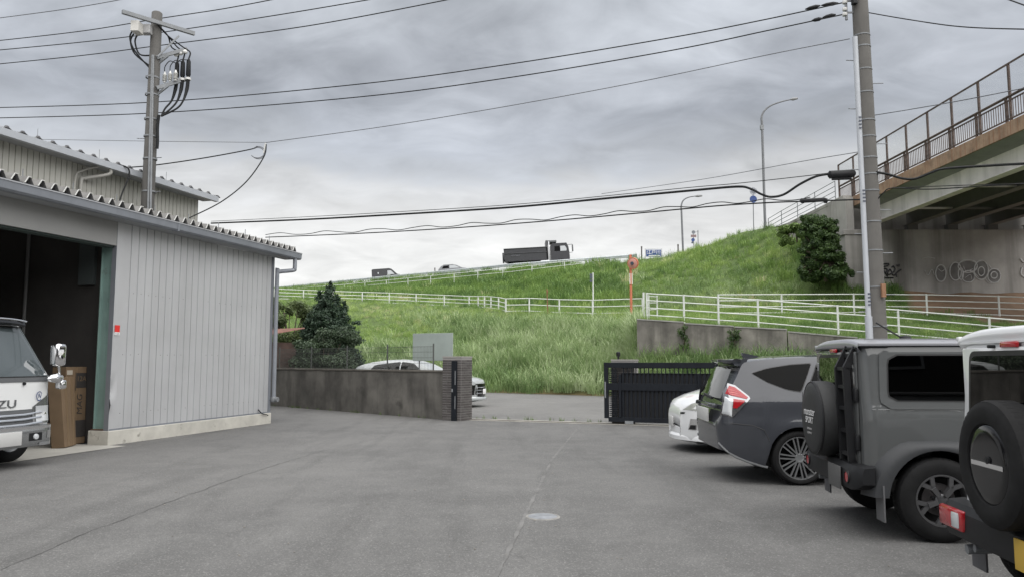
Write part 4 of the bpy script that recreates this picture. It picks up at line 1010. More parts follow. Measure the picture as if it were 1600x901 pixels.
tree('bush', 'small light green bush on the slope beside the wing wall', base, [(0, 0, -.3), (0, 0, .6), (-.1, 0, 1.2)], .06, cl, 5200, .10, leaf_mat('bush_leaf_pale', (.09, .15, .045), (.24, .34, .10), 2.4))
for px_, py_, hh, lab in ((1068, 524, .85, 'clump of ivy hanging on the retaining wall nearest the fence end'), (1147, 530, .8, 'clump of ivy on the retaining wall above the grey hatchback')):
    d_ = 31.75 if px_ < 1100 else 31.05
    o = thing('ivy', lab, 'plant', P(px_, py_ + 18, d_))
    mb = MB()
    for _ in range(9): leaves(mb, (random.uniform(-.16, .16), random.uniform(-.08, -.02), random.uniform(0, hh)), 60, (.16, .10, .14), .045, .6)
    mb.build('foliage', MATS.get('x') or bpy.data.materials['bush_leaf'], o, recalc=False)
    MB().tube([(0, -.04, -.1), (.03, -.05, hh * .6), (-.04, -.05, hh)], .012, 5).build('stem', M_BARK, o)

# ================================================================== poles, lamps, signs on the embankment
M_PGREY = mk('pole_grey', (.15, .155, .165), .6, .1, var=.1)
def street_lamp(label, pix_base, d, pts, head):
    b = P(*pix_base, d); o = thing('street_lamp', label, 'street lamp', b, group='street lamps on the highway')
    ps_ = [P(x, y, d) - b for x, y in pts]
    dense = []
    for i in range(len(ps_) - 1):
        a0, a1, a2, a3 = ps_[max(i - 1, 0)], ps_[i], ps_[i + 1], ps_[min(i + 2, len(ps_) - 1)]
        for s in range(6): dense.append(cr(a0, a1, a2, a3, s / 6) if i > 0 else a1.lerp(a2, s / 6))
    dense.append(ps_[-1]); dense[0] = dense[0] + Vector((0, 0, -1))
    n_ = len(dense); MB().tube(dense, [.105 - .06 * i / n_ for i in range(n_)], 10).build('pole', M_PGREY, o, smooth=60)
    a, e = ps_[-1], P(*head, d) - b
    MB().tube([a, a.lerp(e, .35), e], [.06, .13, .09], 8).build('lamp_head', mk('lamp_grey', (.22, .225, .23), .6), o, smooth=50)
    return o
l1 = street_lamp('tall street lamp with a curved arm on the hill beside the bridge', (1195.5, 351), 61, [(1195.5, 351), (1191, 205), (1190, 185), (1194, 174), (1205, 165), (1222, 159), (1235, 156)], (1246, 154))
bq = l1.location; MB().box(P(1188, 203, 61) - bq - Vector((0, .1, 0)), P(1193, 196, 61) - bq + Vector((0, .1, 0))).build('junction_box', M_STEEL, l1)
street_lamp('smaller distant street lamp with a curved arm above the highway', (1067.5, 398), 78, [(1067.5, 398), (1065, 335), (1064.5, 322), (1068, 313), (1076, 308.5), (1086, 306.8)], (1097, 306))
M_SIGNBK = mk('sign_back', (.17, .18, .20), .5, .3); M_SBLUE = mk('sign_blue', (.02, .055, .20), .45); M_SDARK = mk('sign_dark', (.06, .07, .10), .5)
def post(o, a, b, d, r=.035, m=M_PGREY, nm='post'):
    p0, p1 = P(*a, d) - o.location, P(*b, d) - o.location; MB().tube([p0 + Vector((0, 0, -.5)), p1], r, 8).build(nm, m, o, smooth=50)
o = thing('road_sign', 'two round traffic signs on one post beside the tall street lamp', 'sign', P(1177.5, 358, 62)); post(o, (1177.5, 358), (1176.5, 293), 62)
for cy, m in ((299, M_SIGNBK), (311.5, M_SBLUE)):
    c = P(1177, cy, 61.9) - o.location; MB().lathe([(0, -.02), (.30, -.02), (.30, .0), (0, .0)], 24, 'Y', Matrix.Translation(c)).build('sign_disc', m, o)
    if cy < 305: MB().lathe([(.20, -.025), (.20, -.021), (.29, -.021), (.29, -.025)], 24, 'Y', Matrix.Translation(c)).build('sign_ring', mk('ring_pale', (.35, .36, .40), .5), o)
o = thing('road_sign', 'cluster of small round and square traffic signs on two posts at the crest', 'sign', P(1084.5, 396, 72)); post(o, (1084.5, 396), (1083, 362), 72, .03); post(o, (1091, 396), (1090.5, 360), 72, .04)
for cx, cy, r, m in ((1083.5, 363, .17, M_SIGNBK), (1082.8, 375, .17, M_SBLUE), (1081.8, 379.2, .10, M_SDARK)):
    c = P(cx, cy, 71.93) - o.location; MB().lathe([(0, -.02), (r, -.02), (r, 0), (0, 0)], 20, 'Y', Matrix.Translation(c)).build('sign_disc', m, o)
a, b = P(1079.3, 367, 71.93) - o.location, P(1088, 371, 71.93) - o.location; MB().box((a.x, a.y - .02, b.z), (b.x, b.y, a.z)).build('sign_plate', mk('plate_red_grey', (.22, .15, .15), .5), o)
MB().beam(P(1083.5, 363, 72) - o.location, P(1090.5, 362.5, 72) - o.location, .03).build('bracket', M_PGREY, o)
# blue river sign
d = 77.; o = thing('river_sign', 'blue river name sign with white characters beside the highway', 'sign', P(1021, 408, d))
for sx in (1008.5, 1034): post(o, (sx, 408), (sx, 389), d, .05, M_SILVER)
a, b = P(1008.5, 389, d) - o.location, P(1034, 402, d) - o.location
MB().beam((a.x - .05, 0, a.z), (b.x + .05, 0, a.z), .08).build('frame_top', M_SILVER, o)
a, b = P(1009.5, 390.5, d - .06) - o.location, P(1033, 401.3, d - .06) - o.location
MB().box((a.x, a.y - .02, b.z), (b.x, a.y + .02, a.z)).build('sign_plate', M_SBLUE, o)
text3d('lettering', '江戸川', .47, M_WHITE, o, ((a.x + b.x) / 2, a.y - .03, a.z * .62 + b.z * .38), FACE_OUT, .003)
MB().box((a.x + .25, a.y - .03, b.z + .06), (b.x - .1, a.y - .021, b.z + .15)).build('sign_stripe', M_WHITE, o)
for px_, y0, y1, d, lab in ((1002.5, 407, 387, 78, 'thin dark marker post beside the blue river sign'), (1059.5, 399, 384, 73, 'short dark marker post at the crest left of the sign cluster'), (679.5, 428.5, 420, 101, 'short dark marker post behind the silver car on the highway')):
    o = thing('marker_post', lab, 'post', P(px_, y0, d), group='marker posts on the highway'); post(o, (px_, y0), (px_, y1), d, .07, mk('marker_dark', (.10, .09, .09), .7))
    MB().lathe([(.085, 0), (.085, .1), (.05, .14), (0, .15)], 8, 'Z', Matrix.Translation(P(px_, y1, d) - o.location)).build('cap', MATS['marker_dark'], o)
# orange mirror pole
M_ORANGE = mk('faded_orange', (.52, .155, .085), .6, var=.15, vscale=2)
d = 45.6; o = thing('mirror_pole', 'faded orange traffic mirror on a tall pole beside the fence end', 'mirror', P(986.5, 493, d)); post(o, (986.5, 493), (985, 398), d, .075, M_ORANGE, 'pole')
c = P(989, 411.5, d - .3) - o.location; Mq = Matrix.Translation(c) @ Matrix.Rotation(rad(-35), 4, 'Z') @ Matrix.Rotation(rad(8), 4, 'X')
MB().lathe([(0, -.10), (.16, -.095), (.30, -.04), (.33, .03), (.33, .05), (0, .05)], 26, 'Y', Mq).build('mirror_housing', mk('faded_pink', (.50, .24, .20), .6, var=.12), o, smooth=40)
MB().lathe([(.30, -.05), (.345, -.05), (.345, .06), (.32, .06)], 26, 'Y', Mq).build('mirror_rim', M_ORANGE, o)
MB().lathe([(0, -.16), (.10, -.16), (.11, -.09), (0, -.09)], 14, 'Y', Mq).build('mount_hub', M_SDARK, o)
a = P(983.3, 427, d - .1) - o.location; b = P(988.6, 444, d - .1) - o.location; MB().box((a.x, a.y - .015, b.z), (b.x, a.y, a.z)).build('notice_plate', mk('notice_pale', (.62, .58, .53), .6), o)
MB().box((a.x + .06, a.y - .02, b.z), (b.x - .06, a.y - .016, a.z)).build('notice_stripe', M_ORANGE, o)
d = 49; o = thing('signal_post', 'slim white post with three stacked dark plates beside the berm fence', 'post', P(927, 494, d)); post(o, (927, 494), (926.5, 426), d, .045, M_WHITEP)
for cy in (429.5, 433.8, 438.8):
    c = P(924, cy, d) - o.location; MB().box((c.x - .10, -.05, c.z - .075), (c.x + .06, .05, c.z + .075)).build('plate', M_SDARK, o)
d = 50; o = thing('stake', 'thin rusty brown stake standing at the berm fence', 'post', P(856.5, 494, d)); post(o, (856.5, 494), (854.5, 451), d, .03, mk('rust_stake', (.24, .10, .06), .8))
MB().box((-.09, -.02, P(855, 457, d).z - o.location.z), (-.01, .02, P(855, 453, d).z - o.location.z)).build('tag_plate', MATS['rust_stake'], o)
d = 92; o = thing('stake', 'slim grey sign post standing on the slope below the dark van', 'post', P(607.5, 468, d)); post(o, (607.5, 468), (607.5, 431), d, .04, mk('post_dull', (.30, .33, .31), .6))
a = P(605, 428.5, d) - o.location; b = P(610, 433, d) - o.location; MB().box((a.x, -.03, b.z), (b.x, .03, a.z)).build('plate', MATS['post_dull'], o)
d = 82; b = P(926.5, 409, d); o = thing('weed_clump', 'single spiky weed clump standing up at the highway edge', 'plant', b)
mb = MB()
for k in range(26): blade(mb, random.uniform(-.08, .08), random.uniform(-.08, .08), random.uniform(.3, .55), .2, random.uniform(0, 6.28), .02, .04)
mb.build('foliage', mk('dry_weed', (.10, .11, .05), .8), o, recalc=False)

# ================================================================== utility poles
M_POLE = mk('pole_concrete', (.120, .115, .107), .9, var=.12, vscale=2, bump=.003, bscale=30, streak=.4, streakcol=(.15, .145, .135))
M_POLED = mk('pole_concrete_old', (.088, .085, .08), .9, var=.15, vscale=2, bump=.003, bscale=30, streak=.5, streakcol=(.09, .085, .08))
D1 = 20.0; pb = P(236, 330, D1); top = P(245.5, 21, D1); base = Vector((pb.x, D1, 0))
up = thing('utility_pole', 'old concrete utility pole with crossarm and cable terminations behind the annex roof', 'utility pole', base)
w2l = lambda p: Vector(p) - base
def PD(px, py, d=D1): return P(px, py, d) - base
ax0, ax1 = Vector((-.12, 0, 0)), PD(245.5, 21)
MB().tube([ax0, ax0.lerp(ax1, .5), ax1, ax1 + Vector((0, 0, .03))], [.19, .165, .135, .10], 16).build('pole_shaft', M_POLED, up, smooth=50)
ca, cb_ = P(191, 23, 19.35) - base, P(303, 58, 20.7) - base; cb_.z = ca.z; off = Vector((0.08, -.16, 0))
MB().beam(ca + off, cb_ + off, .09, .10).build('crossarm', M_STEEL, up)
MB().beam(PD(250, 92) + Vector((0, -.14, 0)), PD(277, 54) + Vector((.0, .1, 0)), .04).build('arm_brace', M_STEEL, up)
MB().box(PD(208, 52, 19.6) - Vector((0, .16, 0)), PD(221, 36, 19.6) + Vector((0, .16, 0)), bevel=.01).build('switch_box', mk('switch_pale', (.55, .54, .51), .5, var=.1), up)
MB().box(PD(222, 54, 19.8) - Vector((0, .1, 0)), PD(237, 40, 19.8) + Vector((0, .1, 0)), bevel=.02).build('switch_body', mk('switch_grey', (.35, .35, .35), .5), up)
for (x0, y0), (x1, y1) in (((208, 47), (235, 108)), ((209, 53), (235, 104)), ((216, 53), (237, 87))):
    MB().stube([PD(x0, y0), PD(x0 - 5, y0 + 12), PD(x0 + 2, y0 + 32), PD(x1, y1)], .022, 6).build('drop_cable', M_CABLE, up, smooth=60)
for y in (90, 137):                                      # bracket arms
    s, e = PD(247, y + 3) + Vector((0, -.1, 0)), PD(292, y - 13, 20.4); MB().beam(s, e, .10, .09).beam(PD(247, y + 10), PD(262, y - 2), .05).build('bracket_arm', M_STEEL, up)
ins = MB().lathe([(0, 0), (.03, .0), (.03, .04), (.065, .05), (.03, .07), (.065, .09), (.03, .11), (.065, .13), (.03, .15), (.065, .17), (.03, .19), (.06, .21), (.03, .24), (.02, .30), (0, .30)], 12).mesh('insulator', mk('porcelain', (.60, .60, .58), .3), 40)
for k, xx in enumerate((257, 265.5, 274)):
    inst('insulator', ins, up, PD(xx, 129.5 - 1.5 * k, 20.1))
    MB().stube([PD(xx, 112 - k, 20.1), PD(xx + 1, 104 - k, 20.1), PD(xx + 8, 96 - k, 20.15), PD(xx + 15, 98 - 2 * k, 20.2), PD(xx + 20, 100 - 3 * k, 20.25)], .012, 5).build('jumper', M_CABLE, up, smooth=60)
for k, (x0, x1) in enumerate(((276, 270), (285, 278), (294, 287))):
    c0 = PD(x0 + 1, 96 - 2 * k, 20.3); c1 = PD(x0, 124 - k, 20.3)
    MB().tube([c0, c0.lerp(c1, .15), c0.lerp(c1, .85), c1], [.02, .055, .065, .03], 10).build('cable_head', M_CABLE, up, smooth=50)
    MB().tube([c1, c1 + Vector((0, 0, -.06))], .075, 10).build('head_collar', MATS['porcelain'], up, smooth=50)
    MB().stube([c1 + Vector((0, 0, -.05)), PD(x0 - 2, 140, 20.3), PD(x0 - 8, 158, 20.2), PD(x0 - 18, 170, 20.1), PD(252, 182, 20)], [.05, .05, .025, .024, .024], 8).build('riser_cable', M_CABLE, up, smooth=60)
    MB().stube([c0, PD(x0 + 3, 82, 20.35), PD(x0 - 8, 74, 20.3), PD(262, 56, 20.1), PD(247, 40, 19.9)], .02, 6).build('lead_wire', M_CABLE, up, smooth=60)
    MB().lathe([(0, 0), (.05, 0), (.07, .04), (.04, .1), (0, .1)], 10, 'Z', Matrix.Translation(PD(275 + 7 * k, 88 - 2 * k, 20.3))).build('post_insulator', MATS['porcelain'], up, smooth=40)
MB().stube([PD(251, 182) + Vector((0, -.1, 0)), PD(249, 200) + Vector((0, -.1, 0)), PD(249, 222) + Vector((0, -.1, 0)), PD(247, 234) + Vector((.02, -.1, 0))], .04, 8).build('riser_cable', M_CABLE, up, smooth=60)
for dx in (-1.5, 2.5): MB().stube([PD(238 + dx, 330) + Vector((0, -.19, 0)), PD(243 + dx * .4, 90) + Vector((0, -.16, 0))], .028, 6).build('conduit', M_STEEL, up)
for y in (122, 149, 187, 214, 249, 300): 
    q = P(242 - (y - 20) * .033, y, D1) - base; MB().lathe([(.168, -.02), (.18, -.02), (.18, .02), (.168, .02)], 18, 'Z', Matrix.Translation((q.x, 0, q.z))).build('band', M_STEEL, up)
for y, s in ((217, -1), (247, 1), (300, 1)): q = PD(241 - (y - 20) * .033, y); MB().tube([q + Vector((s * .14, 0, 0)), q + Vector((s * .34, -.03, 0))], .012, 5).build('step_bolt', M_STEEL, up)

D2 = 15.6; base2 = Vector(((1368 - 800) / FPX * D2 - .0, D2, 0)); base2.x = P(1364, 530, D2).x + .05
rp_ = thing('utility_pole', 'tall concrete utility pole with a white cable guard beyond the parked cars', 'utility pole', base2)
def PE(px, py, d=D2): return P(px, py, d) - base2
a0 = Vector((.06, 0, 0)); a1 = PE(1337, -120)
MB().tube([a0, a0.lerp(a1, .5), a1], [.195, .175, .15], 18).build('pole_shaft', M_POLE, rp_, smooth=50)
g0, g1 = PE(1364, 545) + Vector((-.02, -.17, 0)), PE(1331, -20) + Vector((0, -.14, 0))
def axis_at(z): t_ = (z - a0.z) / (a1.z - a0.z); return a0.lerp(a1, t_)
MB().tube([axis_at(z) + Vector((-.20 + .003 * z, -.07, 0)) for z in (.2, 2.4)], .075, 10).build('guard_lower', mk('guard_grey', (.42, .44, .47), .5), rp_, smooth=50)
MB().tube([axis_at(z) + Vector((-.20 + .003 * z, -.07, 0)) for z in (2.4, 8.3)], .055, 10).build('cable_guard', mk('guard_white', (.44, .46, .49), .5, var=.05), rp_, smooth=50)
for z in (2.2, 3.0, 3.75, 4.35, 5.0, 5.35, 5.7, 6.15, 6.5, 7.1, 7.6, 8.1, 8.35):
    c = axis_at(z); r_ = .2 - .0045 * z * 1.1
    MB().lathe([(r_, -.012), (r_ + .012, -.012), (r_ + .012, .012), (r_, .012)], 18, 'Z', Matrix.Translation(c)).build('band', M_STEEL, rp_)
for k, z in enumerate((2.5, 2.85, 3.3, 3.7, 4.1, 4.6, 5.45, 6.0, 6.75, 7.3, 7.8)):
    c = axis_at(z); s = 1 if k % 2 else -1; MB().tube([c + Vector((s * .16, -.03, 0)), c + Vector((s * .38, -.05, 0))], .011, 5).build('step_bolt', M_STEEL, rp_)
text_marks = MB()
for z0 in (2.62, 4.75, 6.3):
    c = axis_at(z0) + Vector((-.19, -.14, 0))
    for k in range(4): text_marks.box((c.x - .03, c.y, c.z + k * .075), (c.x + .03, c.y + .004, c.z + k * .075 + .03))
text_marks.build('number_marks', M_SDARK, rp_)
c = axis_at(3.0); MB().box((c.x + .02, c.y - .26, c.z - .22), (c.x + .10, c.y - .2, c.z + .05)).build('rusty_bracket', mk('rust_bracket', (.30, .16, .09), .8, var=.3), rp_)
# arms at the top: insulator rack left, bracket right
c = PE(1322, 14); MB().tube([c + Vector((0, 0, -.25)), c + Vector((0, 0, .3))], .03, 8).build('rack', M_STEEL, rp_)
for yy_ in (4, 15, 23): MB().lathe([(0, -.03), (.05, -.03), (.055, 0), (.05, .03), (0, .03)], 10, 'Z', Matrix.Translation(PE(1320, yy_))).build('rack_insulator', MATS['porcelain'], rp_)
MB().beam(PE(1322, 20), PE(1335, 20), .03).build('rack_arm', M_STEEL, rp_); MB().beam(PE(1322, 2), PE(1335, 2), .03).build('rack_arm', M_STEEL, rp_)
MB().beam(PE(1342, 15), PE(1356, 17), .025).beam(PE(1342, 21), PE(1356, 21), .025).beam(PE(1356, 15), PE(1356, 22), .025).build('dead_end_bracket', M_STEEL, rp_)
MB().box(PE(1327, 12) - Vector((.0, .2, 0)), PE(1333, -12) + Vector((0, -.08, 0)), bevel=.01).build('cable_cover', M_BLKPL, rp_)

# ================================================================== overhead wires
def wire(name, label, pts, r, group=None, cat='cable', twist=None, mat=M_CABLE):
    p = [P(*q) for q in pts]; dn = []
    for i in range(len(p) - 1):
        a0, a1, a2, a3 = p[max(i - 1, 0)], p[i], p[i + 1], p[min(i + 2, len(p) - 1)]
        for s in range(8): dn.append(cr(a0, a1, a2, a3, s / 8))
    dn.append(p[-1])
    if pts[0][0] <= -50 or pts[0][1] <= 0: dn.insert(0, p[0] + (p[0] - p[1]).normalized() * 18)
    if pts[-1][0] >= 1650: dn.append(p[-1] + (p[-1] - p[-2]).normalized() * 4)
    elif pts[-1][1] <= -3: dn.append(p[-1] + (p[-1] - p[-2]).normalized() * 10)
    o = MB().tube(dn, r, 6).build(name, mat, None, smooth=60)
    tag(o, label, cat, group); return o, dn
M_WIREG = mk('grey_wire', (.10, .105, .115), .6)
GW = 'overhead wires crossing the sky'
wire('overhead_wire', 'thin overhead wire cutting the top corner above the old pole', [(-60, 36, 26), (100, 15, 24), (215, -5, 22)], .012, GW, mat=M_WIREG)
wire('overhead_wire', 'highest of three dark wires passing the top of the old pole', [(-60, 70, 25), (120, 50, 24), (245, 30, 23), (350, 14, 22), (440, -3, 21)], .014, GW)
wire('overhead_wire', 'middle of three dark wires passing the top of the old pole', [(-60, 84, 25), (120, 67, 24), (245, 52, 23), (420, 26, 21.5), (600, -4, 20)], .014, GW)
wire('overhead_wire', 'lowest of three dark wires passing the top of the old pole', [(-60, 106, 25), (120, 88, 24), (245, 72, 23), (480, 41, 21), (720, -4, 19)], .014, GW)
wire('overhead_wire', 'upper of two long wires running to the insulator rack on the tall pole', [(-60, 170, 22.5), (240, 160, 21), (560, 132, 19.2), (800, 100, 18), (1050, 59, 16.9), (1200, 30, 16.2), (1320, 4, 15.6)], .013, GW)
wire('overhead_wire', 'lower of two long wires running to the insulator rack on the tall pole', [(-60, 186, 22.5), (240, 177, 21), (560, 152, 19.2), (800, 121, 18), (1050, 79, 16.9), (1200, 48, 16.2), (1322, 22, 15.6)], .013, GW)
wire('overhead_wire', 'long thin wire from a tension ring to the tall pole below the rack', [(416, 223, 20.5), (600, 198, 19.3), (800, 165, 18.2), (1000, 128, 17.2), (1200, 86, 16.2), (1328, 61, 15.6)], .009, GW, mat=M_WIREG)
wire('overhead_wire', 'thin wire from the warehouse roof past the old pole to the tension ring', [(60, 218, 20.5), (240, 221, 20.6), (416, 223, 20.5)], .007, GW, mat=M_WIREG)
wire('overhead_wire', 'service cable from the old pole to the looped tension ring', [(200, 262, 20.2), (245, 258, 20.2), (320, 247, 20.3), (390, 234, 20.5), (402, 229, 20.5)], .016, GW)
wire('overhead_wire', 'service cable drooping from the tension ring to the annex roof', [(416, 226, 20.5), (412, 246, 20.4), (385, 284, 20.1), (345, 316, 19.6), (295, 341, 18.8)], .016, GW)
rg = thing('tension_ring', 'small looped cable knot hanging in the sky above the annex', 'cable', P(404, 238, 20.5))
mb = MB()
for k in range(3): mb.tube([P(402 + 11 * math.cos(t_) + k, 239 + (8 + k) * math.sin(t_), 20.5) - rg.location for t_ in np.linspace(-2.2, 2.6, 14)], .008, 5)
mb.build('loop', M_WIREG, rg); MB().tube([P(412, 240, 20.5) - rg.location, P(415, 224, 20.5) - rg.location], .022, 6).build('insulator_link', MATS['porcelain'], rg)
mes = [(330, 349, 27), (480, 343, 24), (625, 335, 22), (800, 324, 20), (950, 310, 18.5), (1080, 298, 17.3), (1150, 292, 16.8), (1172, 295, 16.6), (1190, 304, 16.4), (1205, 308, 16.3), (1225, 304, 16.2), (1250, 288, 16.0), (1275, 276, 15.8), (1296, 272, 15.7)]
wire('telecom_cable', 'thick black telecom cable dipping before its splice case at the tall pole', mes, .028, GW)
wire('telecom_cable', 'thin messenger wire just above the thick telecom cable', [(330, 346, 27), (480, 339, 24), (625, 331, 22), (800, 320, 20), (950, 306, 18.5), (1080, 293, 17.3), (1150, 287, 16.8), (1260, 275, 16.0), (1340, 265, 15.6)], .009, GW)
wire('telecom_cable', 'thin wire rising to the bridge end behind the tall pole', [(940, 303, 24), (1100, 280, 21), (1250, 253, 18), (1340, 238, 15.7)], .008, GW, mat=M_WIREG)
lo = [(415, 371, 25), (560, 365, 22.5), (700, 357, 21), (850, 346, 19.3), (1000, 333, 18), (1120, 322, 17), (1200, 317, 16.4), (1250, 315, 16), (1345, 312, 15.6)]
wire('telecom_cable', 'lower telecom cable sagging across the sky under the thick one', lo, .016, GW)
_, dn = wire('telecom_cable', 'wavy lashed cable twisting above the lower telecom cable', [(x, y - 4 - 2.2 * math.sin(i * 1.9), d) for i, (x, y, d) in enumerate([(415 + 23 * k, float(np.interp(415 + 23 * k, [q[0] for q in lo], [q[1] for q in lo])), float(np.interp(415 + 23 * k, [q[0] for q in lo], [q[2] for q in lo]))) for k in range(38)])], .011, GW)
sc1 = thing('splice_case', 'large black cable splice case hanging left of the tall pole', 'splice case', P(1312, 273, 15.65))
def sp(a, b, d, r, par, nm='case'):
    p0, p1 = P(*a, d) - par.location, P(*b, d) - par.location; MB().tube([p0, p0.lerp(p1, .06), p0.lerp(p1, .94), p1], [r * .5, r, r, r * .55], 12).build(nm, M_BLKPL, par, smooth=40)
sp((1294, 273.5), (1336, 271), 15.65, .085, sc1); MB().tube([P(1300, 280, 15.65) - sc1.location, P(1330, 279, 15.65) - sc1.location], .03, 8).build('drain_tube', M_BLKPL, sc1)
sc2 = thing('splice_case', 'slim black cable splice case on the lower telecom cable', 'splice case', P(1270, 313.5, 15.95)); sp((1250, 314.5), (1291, 312), 15.95, .045, sc2)
for k in (0, 1): MB().tube([P(1252 + k * 36, 314, 15.95) - sc2.location, P(1256 + k * 36, 314, 15.95) - sc2.location], .055, 8).build('end_collar', M_BLKPL, sc2)
wire('telecom_cable', 'thick black cable dipping right of the tall pole across the girder', [(1358, 268, 15.5), (1385, 272, 15.4), (1410, 279, 15.3), (1430, 279.5, 15.2), (1455, 270, 15.1), (1475, 264, 15), (1530, 260, 14.8), (1600, 256, 14.5), (1680, 252, 14)], .026, GW)
wire('telecom_cable', 'thin twisted cable pair right of the tall pole below the girder edge', [(1368, 316, 15.5), (1380, 302, 15.4), (1395, 294, 15.3), (1450, 296, 15.1), (1520, 292, 14.8), (1600, 287, 14.5), (1680, 284, 14)], .012, GW)
wire('telecom_cable', 'straight wire beside the twisted pair below the girder edge', [(1398, 294, 15.3), (1500, 290, 14.9), (1600, 287.5, 14.4), (1680, 286, 14)], .009, GW)
wire('overhead_wire', 'wire leaving the tall pole bracket toward the upper right sky', [(1356, 20, 15.6), (1420, 31, 14.6), (1500, 42, 13.5), (1600, 46, 12.4), (1680, 45, 11.8)], .012, GW)
wire('overhead_wire', 'short wire crossing the extreme upper right corner of the sky', [(1560, -6, 13), (1610, 12, 12), (1660, 30, 11.5)], .012, GW)
wire('overhead_wire', 'wire from the tall pole band rising right across the mesh screen', [(1362, 181, 15.6), (1430, 170, 14.9), (1520, 154, 14.1), (1680, 122, 12.5)], .009, GW, mat=M_WIREG)
for k, (a, b) in enumerate((((1258, 15), (1282, 9)), ((1283, 9), (1310, 5)), ((1268, 33), (1285, 29)), ((1285, 28), (1306, 23)))):
    o = thing('wire_sleeve', ['outer', 'inner', 'outer', 'inner'][k] + ' black sleeve on the ' + ('upper' if k < 2 else 'lower') + ' wire beside the insulator rack', 'wire sleeve', P(*a, 15.8))
    p0, p1 = Vector((0, 0, 0)), P(*b, 15.7) - o.location; MB().tube([p0, p0.lerp(p1, .3), p0.lerp(p1, .7), p1], [.012, .04, .045, .012], 8).build('sleeve', M_BLKPL, o, smooth=50)
# ================================================================== vehicles
def paint(name, col, metal=0.0, rough=.28, coat=1.0, var=.0):
    m = mk(name, col, rough, metal, coat=coat, var=var, spec=.08); m.node_tree.nodes['Principled BSDF'].inputs['Coat Roughness'].default_value = .015; return m
M_PGRAY = paint('paint_medium_grey', (.088, .092, .093), 0, .5, 1.0)
M_PDARK = paint('paint_dark_metallic', (.043, .046, .054), .0, .5, 1.0)
M_PWHITE = paint('paint_white', (.72, .73, .74), 0, .5, 1.0)
M_PPEARL = paint('paint_pearl_silver', (.40, .42, .425), .1, .4, .9)
M_PSILV = paint('paint_silver', (.42, .44, .46), .6, .3, .8)
M_GLDARK = mk_glass('privacy_glass', (.03, .033, .036), 0, .02); M_GLCLR = mk_glass('windscreen_glass', (.55, .60, .60)); M_GLMID = mk_glass('tinted_glass', (.22, .24, .24), 0, .03)
M_TRIMB = mk('window_rubber', (.012, .012, .013), .5)
M_RED = mk('tail_lamp_red', (.36, .012, .018), .12, coat=.6); M_CLEAR = mk('lamp_clear', (.62, .64, .66), .10, .25, coat=.8); M_AMBER = mk('lamp_amber', (.6, .22, .03), .2)
M_SEAT = mk('seat_fabric', (.035, .035, .038), .9)
M_UNDER = mk('underbody', (.012, .012, .012), .9)
M_PLATE = mk('blank_plate', (.52, .52, .51), .5, var=.08, vscale=2); M_PLATEY = mk('blank_yellow_plate', (.62, .40, .05), .5, var=.08, vscale=2)
M_FLARE = mk('fender_flare_plastic', (.045, .047, .050), .5, spec=.25, bump=.0005, bscale=200, var=.08)
M_RIMDK = mk('gunmetal_rim', (.17, .17, .175), .35, .7); M_RIMSV = mk('machined_rim', (.50, .51, .52), .28, .8)

def interp(pts, x):
    return float(np.interp(x, [p[0] for p in pts], [p[1] for p in pts]))
def smoothstep(a, b, x):
    t = max(0., min(1., (x - a) / (b - a))); return t * t * (3 - 2 * t)
def shell(cols, hw, nr=14, nc=10, crown=.03, capcurve=(.0, .0)):
    """cols: list of ((xb,zb),(xt,zt)); body skin from two side skins, a top strip and end caps"""
    mb = MB()
    sides = {}
    for s in (-1, 1):
        rows_ = []
        for (xb, zb), (xt, zt) in cols:
            r_ = []
            for j in range(nr + 1):
                v = j / nr; x = xb + (xt - xb) * v; z = zb + (zt - zb) * v; r_.append((x, s * hw(x, z), z))
            rows_.append(r_)
        mb.grid(rows_); sides[s] = rows_
    top_ = []
    for i, (b, (xt, zt)) in enumerate(cols):
        y0 = abs(sides[1][i][-1][1]); r_ = []
        for k in range(nc + 1):
            q = -1 + 2 * k / nc; r_.append((xt, q * y0, zt + crown * (1 - abs(q) ** 2.6)))
        top_.append(r_)
    mb.grid(top_)
    for ci, idx in ((0, 0), (1, -1)):
        cap = []
        for j in range(nr + 1):
            x, y0, z = sides[1][idx][j]; y0 = abs(y0); cap.append([(x + capcurve[ci] * (1 - (-1 + 2 * k / nc) ** 2), (-1 + 2 * k / nc) * y0, z + (crown * (1 - abs(-1 + 2 * k / nc) ** 2.6) if j == nr else 0)) for k in range(nc + 1)])
        mb.grid(cap)
    bm = bmesh.new(); me = bpy.data.meshes.new('tmp'); me.from_pydata(mb.v, [], mb.f); bm.from_mesh(me); bmesh.ops.remove_doubles(bm, verts=bm.verts, dist=.002)
    out_ = MB().bm(bm); bpy.data.meshes.remove(me); return out_
def patch_side(poly, hw, s, off, ni=12, nj=10, th=0):
    """convex polygon in (x,z) laid on the body side s (+1/-1) at distance off"""
    zs = [p[1] for p in poly]; z0, z1 = min(zs), max(zs); mb = MB(); rows_ = []
    for j in range(nj + 1):
        z = z0 + (z1 - z0) * (j / nj); z_ = min(max(z, z0 + 1e-4), z1 - 1e-4); xs = []
        for a, b in zip(poly, poly[1:] + poly[:1]):
            if (a[1] - z_) * (b[1] - z_) <= 0 and abs(a[1] - b[1]) > 1e-9: xs.append(a[0] + (b[0] - a[0]) * (z_ - a[1]) / (b[1] - a[1]))
        x0, x1 = min(xs), max(xs); rows_.append([(x0 + (x1 - x0) * i / ni, s * (hw(x0 + (x1 - x0) * i / ni, z) + off), z) for i in range(ni + 1)])
    return mb.grid(rows_)
